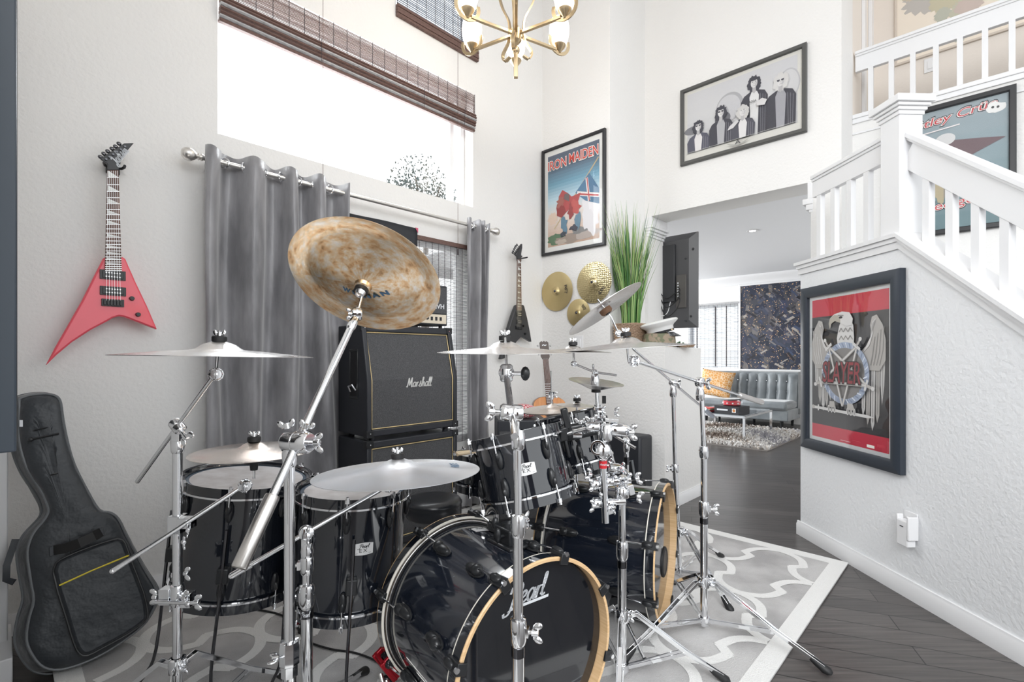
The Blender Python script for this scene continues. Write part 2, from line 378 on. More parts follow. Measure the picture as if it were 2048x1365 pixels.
def strip2(mb, fn, pts, wd):
    for i in range(len(pts)-1):
        (ax_, ay), (bx, by) = pts[i], pts[i+1]; dx, dy = bx-ax_, by-ay; l = math.hypot(dx, dy) or 1e-9
        w0 = wd if not callable(wd) else wd(i/(len(pts)-1)); w1 = wd if not callable(wd) else wd((i+1)/(len(pts)-1))
        nx, ny = -dy/l, dx/l
        mb.poly([fn(ax_+nx*w0, ay+ny*w0), fn(ax_-nx*w0, ay-ny*w0), fn(bx-nx*w1, by-ny*w1), fn(bx+nx*w1, by+ny*w1)])
def ell(cx, cy, rx, ry, n=20, rot=0, a0=0, a1=2*math.pi):
    o = []
    for i in range(n):
        t = a0+(a1-a0)*i/(n if abs(a1-a0-2*math.pi) < 1e-6 else n-1); x, y = rx*math.cos(t), ry*math.sin(t)
        o.append((cx+x*math.cos(rot)-y*math.sin(rot), cy+x*math.sin(rot)+y*math.cos(rot)))
    return o
def blob(cx, cy, rx, ry, n=22, j=.25, seed=0):
    rr = random.Random(seed); o = []
    for i in range(n):
        t = 2*math.pi*i/n; k = 1+rr.uniform(-j, j); o.append((cx+rx*k*math.cos(t), cy+ry*k*math.sin(t)))
    return o

# ================================================================== THE SETTING
b0 = MB(FLOOR); b0.box((2.5, 4.5, -.05), (16, 14, .1)); struct(b0.build('floor', origin=(0, 0, 0)))
CZ = 5.3
def wall_holes(name, a0, a1, z0, z1, holes, bp0, bp1, m):
    """wall along D1 between bp0..bp1 with rectangular openings (a0,a1,z0,z1)"""
    mb = MB(m); xs = sorted({a0, a1}.union(*[{h[0], h[1]} for h in holes]))
    for i in range(len(xs)-1):
        c = (xs[i]+xs[i+1])/2; hs = sorted([h for h in holes if h[0] < c < h[1]], key=lambda h: h[2]); z = z0
        for h in hs: mb.abox(xs[i], xs[i+1], bp0, bp1, z, h[2]); z = h[3]
        mb.abox(xs[i], xs[i+1], bp0, bp1, z, z1)
    return struct(mb.build(name, origin=(0, 0, 0)))
WB = -2.892
W1 = (.791, 2.5685, 2.311, 3.20); W2 = (1.871, 2.60, 3.46, 4.5); W3 = (.90, 2.53, .55, 2.0)
wall_holes('wall_left', -.2, 3.406, 0, CZ, [W1, W2, W3], WB-.16, WB, WALL)
struct(MB(WALL).abox(3.406, 3.969, WB-.16, -2.181, 0, CZ).build('wall_back', origin=(0, 0, 0)))
struct(MB(WALL).abox(3.406, 4.042, -2.181, -1.709, 0, 1.215).build('wall_half', origin=(0, 0, 0)))
mb = MB(WALL); mb.abox(3.969, 4.25, -2.181, -.893, 2.375, CZ); mb.abox(3.969, 4.354, -.893, -.71, 0, CZ); mb.abox(3.969, 4.25, -2.181, -2.151, 1.215, 2.375)
struct(mb.build('wall_header', origin=(0, 0, 0)))
mb = MB(WALL); mb.abox(4.354, 4.47, -.71, 2.2, 0, 2.885); struct(mb.build('wall_stairwell', origin=(0, 0, 0)))
mb = MB(WARM); mb.abox(5.3, 5.42, -.71, 3.2, 2.65, CZ); mb.abox(4.354, 5.42, -.84, -.71, 2.56, CZ); struct(mb.build('wall_gallery', origin=(0, 0, 0)))
struct(MB(FLOOR).abox(4.47, 5.3, -.71, 3.2, 2.601, 2.65).build('floor_gallery', origin=(0, 0, 0)))
struct(MB(CEIL).abox(-.3, 5.5, -3.06, 2.2, CZ, CZ+.1).build('ceiling', origin=(0, 0, 0)))
struct(MB(CEIL).abox(4.25, 9.4, -7.2, -.9, 2.58, 2.60).build('ceiling_living_room', origin=(0, 0, 0)))
# living room back wall with its window opening
BWA = 9.25; SO = .48; CL = 2.58
def bwpt(u, v): 
    p = onA(u, v, BWA); return p.dot(D2), p.z
mb = MB(WALL); hb0, hb1 = onA(1395, 700, BWA).dot(D2)-.15, onA(1476, 700, BWA).dot(D2)
hz0, hz1 = .85, 2.09
mb.abox(BWA, BWA+.15, -7.2, hb0, 0, CL); mb.abox(BWA, BWA+.15, hb1, -.9, 0, CL); mb.abox(BWA, BWA+.15, hb0, hb1, 0, hz0); mb.abox(BWA, BWA+.15, hb0, hb1, hz1, CL)
struct(mb.build('wall_living_room', origin=(0, 0, 0)))
struct(MB(WALL).abox(4.4, 9.4, -.9, -.78, 0, 2.56).build('wall_side', origin=(0, 0, 0)))
mb = MB(WALL); mb.abox(-.2, -.035, WB, -.35, 0, CZ); struct(mb.build('wall_near', origin=(0, 0, 0)))
# unseen wall piece and dark door-shaped panel, added behind the camera for darker reflections
struct(MB(WALLS).box((-2.6, -2.4, 1.5), (1.7, .12, 3)).build('added_wall_panel', origin=(0, 0, 0)))
DARKPM = mat('dark_panel_wood', (.06, .035, .025), .35)
mb = MB(DARKPM); mb.box((.9, -2.4, 1.05), (.95, .05, 2.1))
for q in (.68, 1.12):
    for z in (.55, 1.5): mb.box((q, -2.37, z), (.3, .02, .7))
struct(mb.build('added_dark_panel', origin=(0, 0, 0)))
# crown moulding of the living room, swept profile
mb = MB(TRIM); prof = [(0, 0), (.0, -.16), (.015, -.16), (.02, -.13), (.05, -.09), (.09, -.05), (.11, -.02), (.11, 0)]
mb.prism([AB(BWA-x, -7.2, CL+z) for x, z in prof], D2*6.3); struct(mb.build('trim_1', origin=(0, 0, 0)))
# pilaster capitals on the opening (left) and beside the rail (right)
mb = MB(TRIM)
for k, (o, z0, z1) in enumerate([(.012, 2.20, 2.225), (.02, 2.225, 2.25), (.035, 2.25, 2.275), (.05, 2.275, 2.30), (.035, 2.30, 2.375)]):
    mb.abox(3.969-o*.2, 4.25+o*.4, -2.178, -2.151+o, z0, z1)
struct(mb.build('trim_2', origin=(0, 0, 0), bev=.004))
mb = MB(TRIM)
for k, (o, z0, z1) in enumerate([(.012, 2.16, 2.18), (.03, 2.18, 2.22), (.05, 2.22, 2.26), (.02, 2.26, 2.375)]):
    mb.abox(3.969-o*.2, 4.25+o*.4, -.893-o, -.88, z0, z1)
struct(mb.build('trim_3', origin=(0, 0, 0), bev=.004))
# door casing on the near left wall
struct(MB(TRIM).abox(-.035, .024, -2.74, -2.6, 0, 2.6).build('trim_4', origin=(0, 0, 0), bev=.004))
struct(MB(TRIM).abox(-.035, .034, -2.76, -2.44, 0, .10).build('baseboard_near', origin=(0, 0, 0), bev=.004))
# baseboards
def baseb(name, p0, p1, nrm, h=.088):
    mb = MB(TRIM); d = (p1-p0)
    mb.prism([p0, p0+nrm*.016, p0+nrm*.016+ZZ*(h-.02), p0+nrm*.011+ZZ*(h-.012), p0+nrm*.009+ZZ*h, p0+ZZ*h], d); struct(mb.build(name, origin=(0, 0, 0)))
baseb('baseboard_left', AB(.0, WB, 0), AB(3.406, WB, 0), D2)
baseb('baseboard_back', AB(3.406, WB, 0), AB(3.406, -1.709, 0), -D1)
baseb('baseboard_half', AB(3.39, -1.709, 0), AB(4.06, -1.709, 0), D2)
baseb('baseboard_right', V(stx(3.19), 3.19, 0), V(stx(.7), .7, 0), SN)
# stair wall: level landing part and the part sloping with the flight
YE, YK, SL, ZT = 3.17, 2.396, .79, 1.70
def capz(Y): return ZT if Y >= YK else ZT-(YK-Y)*SL
mb = MB(WALLS); pts = [(YE, 0), (YE, ZT), (YK, ZT), (.7, capz(.7)), (.7, 0)]
mb.prism([V(stx(y), y, z) for y, z in pts], -SN*.12); struct(mb.build('wall_right', origin=(0, 0, 0)))
mb = MB(TRIM)
for (o, h0, h1) in [(.028, .028, .048), (.018, .006, .028), (.010, -.03, .006)]:
    path = [(YE+o, ZT), (YK, ZT), (.7, capz(.7))]
    lo = [V(stx(y, o), y, z+h0) for y, z in path]; hi = [V(stx(y, o), y, z+h1) for y, z in path]
    for i in range(2):
        wv_ = -SN*(.12+2*o)
        q = [lo[i], lo[i+1], hi[i+1], hi[i]]; mb.prism(q, wv_)
struct(mb.build('trim_5', origin=(0, 0, 0)))
# landing and flight behind the stair wall
mb = MB(TRIM); 
xi = .12
mb.prism([V(stx(3.17)+xi, 3.17, 0), V(3.4, 3.17, 0), V(3.4, 2.4, 0), V(stx(2.4)+xi, 2.4, 0)], ZZ*.98)
struct(mb.build('floor_landing', origin=(0, 0, 0)))
for k in range(5):
    pass
mb = MB(FLOOR)
for k in range(5):
    y1 = 2.4-.25*k; mb.box((stx(y1-.12)+xi+.48, y1-.125, (.98-.18*(k+1))/2), (.94, .25, .98-.18*(k+1)))
struct(mb.build('stairs', origin=(0, 0, 0)), 'flight of dark stairs rising behind the half-height stair wall')
# newel post
mb = MB(TRIM); YP = 2.462; xc = stx(YP)+.06; axs = (SN, SG, ZZ)
nw = thing('newel_post', 'square white newel post with stepped cap where the two stair rails meet', 'post', (xc, YP, ZT+.048))
mb.box((xc, YP, (ZT+.048+2.33)/2), (.118, .118, 2.33-ZT-.048), axs); mb.build('shaft', nw, bev=.003)
mb = MB(TRIM)
for s_, z0, z1 in [(.130, 2.325, 2.345), (.145, 2.345, 2.362), (.165, 2.362, 2.378), (.19, 2.378, 2.412)]: mb.box((xc, YP, (z0+z1)/2), (s_, s_, z1-z0), axs)
mb.build('cap', nw, bev=.003)
# level railing
def railing(name, label, cat, path, zcap, hb, bal, axs_, zb0, zb1, slope=0, x=None):
    root = thing(name, label, cat, path[0]-ZZ*.5)
    mb = MB(TRIM); mb.bar([path[0], path[1]], .066, .022, ZZ); mb.bar([path[0]-ZZ*.018, path[1]-ZZ*.018], .05, .016, ZZ); mb.build('handrail', root, bev=.003)
    mb = MB(TRIM); c = -ZZ*(.025+hb/2); mb.bar([path[0]+c, path[1]+c], .034, hb, ZZ); mb.build('rail_board', root, bev=.002)
    for p in bal:
        mb = MB(TRIM); z0 = zb0(p); z1 = zb1(p)
        mb.box(V(p.x, p.y, (z0+z1)/2), (.03, .036, z1-z0), axs_); mb.build('baluster', root)
    return root
cp = lambda Y: V(stx(Y)+.06, Y, 0)
LZ = 2.272
railing('stair_railing', 'short level white railing left of the newel post above the framed eagle poster', 'railing', [cp(3.12)+ZZ*LZ, cp(2.52)+ZZ*LZ], 0, .10,
        [cp(y) for y in (3.065, 2.938, 2.805, 2.676)], (SN, SG, ZZ), lambda p: ZT+.046, lambda p: LZ-.09)
RZ = lambda Y: 2.225-(2.40-Y)*.81
railing('stair_railing', 'sloping white railing running down to the right from the newel post', 'railing', [cp(2.405)+ZZ*RZ(2.405), cp(.75)+ZZ*RZ(.75)], 0, .13,
        [cp(2.307-.118*k) for k in range(12)], (SN, SG, ZZ), lambda p: capz(p.y)+.03, lambda p: RZ(p.y)-.12)
# gallery railing above the stairwell wall
gp = lambda b, z: AB(4.41, b, z)
bb = [onA(u, 300, 4.41).dot(D2) for u in (1742, 1783, 1826, 1872, 1920, 1970, 2024)]
bb += [bb[-1]+.14*k for k in range(1, 5)]
railing('gallery_railing', 'white upstairs gallery railing in front of the world map', 'railing', [gp(-.70, 3.385), gp(2.1, 3.385)], 0, .11,
        [gp(b, 0) for b in bb], (D2, D1, ZZ), lambda p: 2.915, lambda p: 3.27)
mb = MB(TRIM); mb.abox(4.335, 4.49, -.71, 2.2, 2.885, 2.915); mb.abox(4.342, 4.354, -.71, 2.2, 2.85, 2.885); mb.abox(4.346, 4.354, -.71, 2.2, 2.77, 2.785); struct(mb.build('trim_6', origin=(0, 0, 0), bev=.003))
mb = MB(TRIM); mb.abox(4.72, 4.81, -.71, -.69, 2.65, 4.8); mb.abox(5.02, 5.12, -.71, -.685, 2.65, 4.8); struct(mb.build('trim_7', origin=(0, 0, 0), bev=.003))

# ------------------------------------------------------------------ windows
def window(n, W, mull=None):
    a0, a1, z0, z1 = W; root = bpy.data.objects.new('window_%d' % n, None); sc.collection.objects.link(root); root.location = AB((a0+a1)/2, WB-.12, z0); root['kind'] = 'structure'
    mb = MB(WIN); t = .04; d0, d1 = WB-.15, WB-.10
    mb.abox(a0, a1, d0, d1, z0, z0+t); mb.abox(a0, a1, d0, d1, z1-t, z1); mb.abox(a0, a0+t, d0, d1, z0, z1); mb.abox(a1-t, a1, d0, d1, z0, z1)
    for m_ in (mull or []): mb.abox(m_-.02, m_+.02, d0, d1, z0, z1)
    mb.build('window_frame', root, bev=.004)
    MB(GLASS).abox(a0+t*.6, a1-t*.6, WB-.128, WB-.124, z0+t*.6, z1-t*.6).build('pane', root)
window(1, W1, [2.44]); window(2, W2); window(3, W3, [1.9])
root = bpy.data.objects.new('window_4', None); sc.collection.objects.link(root); root.location = AB(BWA+.1, hb0, hz0); root['kind'] = 'structure'
mb = MB(WIN); mb.abox(BWA+.08, BWA+.12, hb0, hb1, hz0, hz0+.04); mb.abox(BWA+.08, BWA+.12, hb0, hb1, hz1-.04, hz1); mb.abox(BWA+.08, BWA+.12, hb0, hb0+.04, hz0, hz1); mb.abox(BWA+.08, BWA+.12, hb1-.04, hb1, hz0, hz1); mb.abox(BWA+.08, BWA+.12, (hb0+hb1)/2-.02, (hb0+hb1)/2+.02, hz0, hz1)
mb.build('window_frame', root); MB(GLASS).abox(BWA+.098, BWA+.102, hb0, hb1, hz0, hz1).build('pane', root)

# ------------------------------------------------------------------ woven blinds
REED = mat('brown_reed', (.10, .055, .045), .6, var=(60, (.17, .10, .085), .35, .65, (1, 1, 8)))
REEDL = mat('grey_reed', (.30, .30, .31), .6, var=(40, (.52, .52, .53), .35, .65, (1, 1, 10)))
THRD = mat('dark_thread', (.05, .04, .045), .7)
def reeds(mb, O, X, N, wd, z0, z1, pitch, fill, m, thr=None, tm=None):
    """a sheet of thin horizontal reeds with vertical threads; O = bottom left on the sheet plane"""
    n = int((z1-z0)/pitch); rr = random.Random(3)
    mb.use(m)
    for i in range(n):
        z = z0+(i+.5)*pitch; h = pitch*fill*rr.uniform(.7, 1.15)
        x = 0
        for q in range(3):
            x1 = wd*(q+1)/3
            dz = rr.uniform(-.12, .12)*pitch
            mb.box(O+X*((x+x1)/2)+ZZ*(z-O.z+dz), (x1-x, .0022, h), (X, N, ZZ)); x = x1
    if thr:
        mb.use(tm or THRD); k = int(wd/thr)
        for i in range(k+1):
            mb.box(O+X*(i*wd/k)+ZZ*((z0+z1)/2-O.z)+N*.002, (.0032, .002, z1-z0), (X, N, ZZ))
def rolled_blind(label, a0, a1, ztop, drop, b, hem):
    root = thing('woven_blind', label, 'blind', AB((a0+a1)/2, b, ztop-drop), 'woven wood blinds')
    wd = a1-a0
    mb = MB(); mb.use(REED)
    reeds(mb, AB(a0, b+.012, ztop-drop+hem), D1, D2, wd, ztop-drop+hem, ztop, .0075, .55, REED, .085)
    mb.build('valance', root)
    mb = MB(REED)
    for k in range(7):
        z = ztop-drop+hem-.012-k*(hem/7.0); bb_ = b+.035-.005*abs(k-1.5)
        mb.use(REED if k % 3 != 2 else REEDL)
        mb.prism([AB(a0, bb_-.03, z+.006), AB(a0, bb_+.004, z+.004), AB(a0, bb_+.008, z-.006), AB(a0, bb_, z-.012), AB(a0, bb_-.03, z-.008)], D1*(wd))
    mb.build('folded_hem', root)
    mb = MB(THRD)
    for q in (.3, .72, .93): mb.tube([AB(a0+wd*q, b+.04, ztop-drop-.002), AB(a0+wd*q, b+.045, ztop-drop+hem)], .0015, 5)
    mb.build('lift_cord', root); return root
rolled_blind('long brown woven blind rolled up at the top of the wide bare window', W1[0]+.005, W1[1]+.0, 3.185, .285, WB+.006, .13)
root = thing('woven_blind', 'brown-edged woven blind let down over the highest window behind the chandelier', 'blind', AB(2.2, WB, 3.45), 'woven wood blinds')
mb = MB(); reeds(mb, AB(W2[0], WB+.012, 3.53), D1, D2, W2[1]-W2[0], 3.53, 4.5, .0135, .55, mat('blue_grey_reed', (.16, .19, .25), .6), .075); mb.build('reed_sheet', root)
mb = MB(REED)
for k in range(4): mb.abox(W2[0]-.005, W2[1]+.005, WB+.004, WB+.028+.003*(k % 2), 3.455+k*.02, 3.472+k*.02)
mb.build('folded_hem', root)
root = thing('woven_blind', 'whitish reed blind let down behind the speaker stack between the dark curtains', 'blind', AB(1.7, WB, .5), 'woven wood blinds')
mb = MB(); reeds(mb, AB(W3[0]-.03, WB+.012, .5), D1, D2, W3[1]-W3[0]+.06, .5, 1.965, .0095, .52, REEDL, .055); mb.build('reed_sheet', root)
MB(REED).abox(W3[0]-.04, W3[1]+.04, WB+.002, WB+.03, 1.965, 1.995).build('headrail', root)
root = thing('woven_blind', 'pale reed blind over the far living room window above the sofa arm', 'blind', AB(BWA-.02, hb0, .9), 'woven wood blinds')
mb = MB(); reeds(mb, AB(BWA-.012, hb0-.02, .92), D2, -D1, hb1-hb0+.05, .92, 2.10, .021, .36, mat('blue_reed', (.20, .23, .28), .6), .075, mat('dark_thread', (.03, .03, .04), .7))
mb.use(THRD)
for q in (hb0+.15, (hb0+hb1)/2+.05, hb1-.2): mb.box(AB(BWA-.014, q, 1.51), (.02, .012, 1.11), (D1, D2, ZZ))
mb.build('reed_sheet', root); MB(REEDL).abox(BWA-.035, BWA-.002, hb0-.02, hb1+.03, 2.10, 2.125).build('headrail', root)
# cords that hang in front of the window wall
for (u, v0, v1, lab, wt) in [(916, -10, 498, 'thin brown pull cord with dark tassel hanging beside the right edge of the wide window', True), (646, -10, 365, 'thin blind cord hanging above the left curtain, in front of the wide window', False)]:
    p0 = onB(u, v0, WB+.075); p1 = onB(u, v1, WB+.075); p0.z = 4.4 if wt else 3.6; p1 = V(p0.x, p0.y, p1.z)
    root = thing('blind_cord', lab, 'cord', p1, 'blind pull cords')
    MB(REED).tube([p0, p1], .0016, 5).build('cord', root)
    if wt: MB(THRD).cyl(p1+ZZ*.0, p1-ZZ*.045, .006, .007, 8).build('tassel', root)

# tree outside the wide window
LEAF = mat('grey_green_leaf', (.09, .13, .13), .8, var=(2, (.22, .22, .19), .4, .6)); BARK = mat('bark', (.2, .17, .14), .9)
root = thing('tree', 'hazy leafy tree top seen through the right end of the wide window', 'tree', (-1.75, 9.2, 0))
rr = random.Random(5); mb = MB(LEAF)
for i in range(2600):
    cx, cz, r0 = rr.choice([(-1.75, 4.35, .55), (-1.35, 4.0, .45), (-2.1, 4.15, .35), (-1.05, 3.75, .35), (-1.6, 3.8, .5)])
    d = V(rr.gauss(0, 1), rr.gauss(0, 1), rr.gauss(0, 1)).normalized()*r0*rr.random()**.5; c = V(cx, 9.2, cz)+d
    x = V(rr.gauss(0, 1), rr.gauss(0, 1), rr.gauss(0, 1)).normalized()*.032; y = x.orthogonal().normalized()*.018
    mb.poly([c-x, c+y, c+x, c-y])
mb.build('foliage', root, smooth=False)['kind'] = 'stuff'
mb = MB(BARK); mb.tube([V(-1.6, 9.2, 0), V(-1.62, 9.2, 2), V(-1.6, 9.2, 3.6)], [.09, .07, .04], 8)
for q in ((-2.1, 4.2), (-1.35, 4.3), (-1.05, 3.8), (-1.8, 4.5)): mb.tube([V(-1.6, 9.2, 3.3), V(q[0], 9.2, q[1])], [.035, .012], 6)
mb.build('trunk', root)

# ------------------------------------------------------------------ curtain rod and curtains
RBo = WB+.10; RZc = 2.13
root = thing('curtain_rod', 'long brushed steel curtain rod with ball finials below the wide window', 'curtain rod', AB(1.6, RBo, RZc))
MB(STEEL).tube([AB(.70, RBo, RZc), AB(2.66, RBo, RZc)], .0125, 16).build('rod', root)
for a, s_ in ((.70, -1), (2.66, 1)):
    MB(STEEL).lathe([(0, .0), (.016, 0), (.018, .008), (.013, .012), (.018, .018), (.013, .026), (.02, .034), (.03, .048), (.033, .062), (.029, .078), (.018, .09), (0, .094)], AB(a, RBo, RZc), D1*s_, 20).build('finial', root)
    mb = MB(STEEL); mb.cyl(AB(a+.06*-s_, RBo, RZc-.004), AB(a+.06*-s_, WB, RZc-.004), .006); mb.cyl(AB(a+.06*-s_, WB+.006, RZc), AB(a+.06*-s_, WB, RZc), .028); mb.build('bracket', root)
def curtain(label, a0, a1, folds, amp, zt, zb, phase=0, spread=0, seed=1):
    root = thing('curtain', label, 'curtain', AB((a0+a1)/2, RBo, zb), 'grey velvet curtains')
    rr = random.Random(seed); jit = [rr.uniform(-.25, .25) for _ in range(folds*2+4)]
    def fn(s, t):
        z = zb+(zt-zb)*t; am = a0+(a1-a0)*s; mid = (a0+a1)/2
        am += (am-mid)*spread*(1-t)
        ph = 2*math.pi*(folds*s)+phase; i = int(folds*2*s); w_ = math.sin(ph+jit[min(i, len(jit)-1)]*0+.35*math.sin(3*(1-t)+s*9))
        w_ = math.copysign(abs(w_)**.75, w_)
        k = amp*(1-.25*(1-t)*math.sin(7*s+2))
        return AB(am+.012*math.sin(5*t+8*s), RBo+k*w_+.006*math.sin(23*s+4*t), z+.006*math.sin(2*ph))
    mb = MB(VELV); mb.grid(fn, folds*22, 40)
    mb.build('fabric_panel', root, ang=180, norm=False, mods=[('SOLIDIFY', dict(thickness=.003))])
    n = folds*2
    for i in range(n):
        s_ = (i*math.pi-phase)/(2*math.pi*folds)
        if not 0.01 < s_ < .99: continue
        a = a0+(a1-a0)*s_; c = AB(a, RBo, RZc); mb = MB(CHROME)
        sg = 1 if i % 2 == 0 else -1
        ax = (D1*.75+D2*.66*sg).normalized()
        y = ax.cross(ZZ)
        ring = [c+(y*math.cos(t_)+ZZ*math.sin(t_))*.024 for t_ in [2*math.pi*k/18 for k in range(18)]]
        mb.tube(ring, .0045, 6, True); mb.build('grommet', root)
    return root
curtain('wide grey velvet curtain hanging left of the speaker stack', .715, 1.455, 4, .058, 2.185, .03, .4, .10, 2)
curtain('narrow bunched grey velvet curtain hanging right of the speaker stack', 2.425, 2.63, 3, .04, 2.175, .03, .2, .25, 5)
# dark banner hanging on the wall behind the large tilted cymbal
mb = MB(mat('black_banner_cloth', (.02, .022, .028), .6, bump=(6, .4, .01))); mb.grid(lambda s, t: AB(1.44+.575*s, WB+.045+.006*math.sin(9*s+3*t), 1.30+.735*t), 20, 12)
mb.use(mat('pink_cloth_corner', (.6, .12, .2), .6)); mb.prism([AB(1.99, WB+.052, 2.035), AB(2.014, WB+.052, 2.035), AB(2.014, WB+.052, 2.0)], D2*.003)
tag(mb.build('banner', mods=[('SOLIDIFY', dict(thickness=.003))]), 'black cloth banner hanging over the window blind behind the biggest tilted cymbal', 'banner')

# ================================================================== FRAMED PICTURES
class Pic:
    def __init__(s, O, X, N, w_, h_): s.O, s.X, s.N, s.w, s.h, s.k = O, X, N, w_, h_, 0
    def at(s, k): return lambda x, y: s.O+s.X*(x*s.w)+ZZ*(y*s.h)+s.N*(.010+.00025*k)
    def nx(s): s.k += 1; return s.at(s.k)
    def poly(s, mb, pts, m): mb.use(m); f = s.nx(); mb.poly([f(x, y) for x, y in pts])
    def rect(s, mb, x0, y0, x1, y1, m): s.poly(mb, [(x0, y0), (x1, y0), (x1, y1), (x0, y1)], m)
    def line(s, mb, pts, wd, m): mb.use(m); strip2(mb, s.nx(), pts, wd)
    def grad(s, mb, x0, y0, x1, y1, cols, n=14):
        f = s.nx()
        for i in range(n):
            t = (i+.5)/n*(len(cols)-1); j = min(int(t), len(cols)-2); t -= j
            mb.use(ink(*[a*(1-t)+b*t for a, b in zip(cols[j], cols[j+1])]))
            ya = y0+(y1-y0)*i/n; yb = y0+(y1-y0)*(i+1)/n; mb.poly([f(x0, ya), f(x1, ya), f(x1, yb), f(x0, yb)])
def picture(label, O, X, N, w_, h_, fw, fd, fm, group='framed band posters', cat='picture', glass=True):
    """O is the bottom left corner of the frame against the wall"""
    root = thing('framed_poster', label, cat, O+X*(w_/2), group)
    mb = MB(fm); c = lambda x, z, d: O+X*x+ZZ*z+N*d
    o = [(0, 0), (w_, 0), (w_, h_), (0, h_)]; i_ = [(fw, fw), (w_-fw, fw), (w_-fw, h_-fw), (fw, h_-fw)]
    for k in range(4):
        j = (k+1) % 4
        pr = [(o[k], .001), (o[k], fd*.85), (tuple(a*.85+b*.15 for a, b in zip(o[k], i_[k])), fd), (tuple(a*.15+b*.85 for a, b in zip(o[k], i_[k])), fd), (i_[k], fd*.8), (i_[k], .001)]
        pr2 = [(o[j], .001), (o[j], fd*.85), (tuple(a*.85+b*.15 for a, b in zip(o[j], i_[j])), fd), (tuple(a*.15+b*.85 for a, b in zip(o[j], i_[j])), fd), (i_[j], fd*.8), (i_[j], .001)]
        A = [mb.bm.verts.new(c(*p, d)) for p, d in pr]; B = [mb.bm.verts.new(c(*p, d)) for p, d in pr2]
        for q in range(len(A)): mb.face([A[q], A[(q+1) % len(A)], B[(q+1) % len(A)], B[q]])
    mb.build('frame', root)
    if glass: MB(PGLASS).box(c(w_/2, h_/2, .0185), (w_-2*fw+.002, .0012, h_-2*fw+.002), (X, N, ZZ)).build('glass', root)
    p = Pic(O+X*fw+ZZ*fw, X, N, w_-2*fw, h_-2*fw); return root, p
FBLK = mat('black_frame', (.018, .018, .02), .35); FSLT = mat('slate_black_frame', (.03, .038, .052), .4); FGRY = mat('grey_frame', (.085, .085, .082), .45)

# --- tall poster with a flag bearer colour field, on the back wall
A1 = 3.406
pl = onA(1087, 305, A1); pr_ = onA(1213, 259, A1); wd = (pr_-pl).length; wd = (pr_.dot(D2)-pl.dot(D2)); zb_ = onA(1089, 514, A1).z; h_ = pl.z-zb_
root, p = picture('tall black-framed poster with red block-letter title over a blue battle scene, above the wall cymbals', AB(A1, pl.dot(D2), zb_+.003), D2, -D1, wd, h_, .024, .03, FBLK)
mb = MB(); mb.use(ink(.72, .72, .70)); p.rect(mb, 0, 0, 1, 1, ink(.72, .72, .70))
x0, y0, x1, y1 = .06, .05, .94, .95
p.grad(mb, x0, y0, x1, y1, [(.45, .30, .22), (.62, .48, .40), (.72, .66, .62), (.50, .66, .74), (.16, .34, .46), (.10, .15, .21), (.09, .11, .16)], 30)
for s_, (cx, cy, rx, ry, col) in enumerate([(.2, .12, .14, .05, (.10, .18, .10)), (.5, .10, .30, .045, (.30, .24, .20)), (.75, .12, .2, .05, (.42, .36, .33)), (.3, .085, .1, .025, (.45, .38, .32)), (.62, .16, .14, .03, (.2, .2, .2)), (.8, .3, .14, .2, (.72, .70, .72)), (.85, .42, .09, .12, (.78, .76, .78)), (.15, .33, .09, .06, (.7, .55, .45))]):
    p.poly(mb, blob(cx, cy, rx, ry, 24, .22, s_), ink(*col))
# plain generic stand-in: banner on a pole and abstract red and blue masses
p.line(mb, [(.18, .22), (.93, .79)], .008, ink(.5, .4, .25))
p.poly(mb, [(.55, .52), (.78, .67), (.94, .50), (.94, .36), (.72, .42)], ink(.08, .18, .30))
p.line(mb, [(.58, .51), (.94, .44)], .02, ink(.75, .72, .7)); p.line(mb, [(.74, .63), (.78, .41)], .02, ink(.75, .72, .7)); p.line(mb, [(.6, .5), (.93, .44)], .008, ink(.5, .08, .08)); p.line(mb, [(.745, .63), (.785, .41)], .008, ink(.5, .08, .08))
for s_, (cx, cy, rx, ry, col) in enumerate([(.42, .44, .19, .11, (.42, .07, .07)), (.30, .40, .08, .07, (.28, .04, .04)), (.56, .38, .09, .08, (.50, .10, .09)), (.36, .235, .06, .085, (.10, .20, .28)), (.58, .26, .07, .07, (.12, .22, .30)), (.34, .155, .07, .03, (.04, .05, .07)), (.52, .19, .06, .03, (.05, .05, .07)), (.40, .50, .06, .04, (.16, .12, .12)), (.30, .47, .07, .05, (.36, .12, .10)), (.47, .36, .05, .07, (.30, .05, .05))]):
    p.poly(mb, blob(cx, cy, rx, ry, 20, .15, 40+s_), ink(*col)) if False else p.poly(mb, blob(cx, cy, rx, ry, 13, .42, 40+s_), ink(*col))
for (t_, xa, xb, ya, yb) in [('IRON', .07, .40, .805, .895), ('MAIDEN', .45, .93, .815, .905)]:
    f = p.nx(); g = p.nx(); text(mb, t_, f, xa-.006, ya-.008, xb+.006, yb+.006, 0, .05, 1, ink(.8, .78, .75)); text(mb, t_, g, xa, ya, xb, yb, 0, .01, 1, ink(.62, .06, .04))
mb.build('print', root, smooth=False, norm=False)

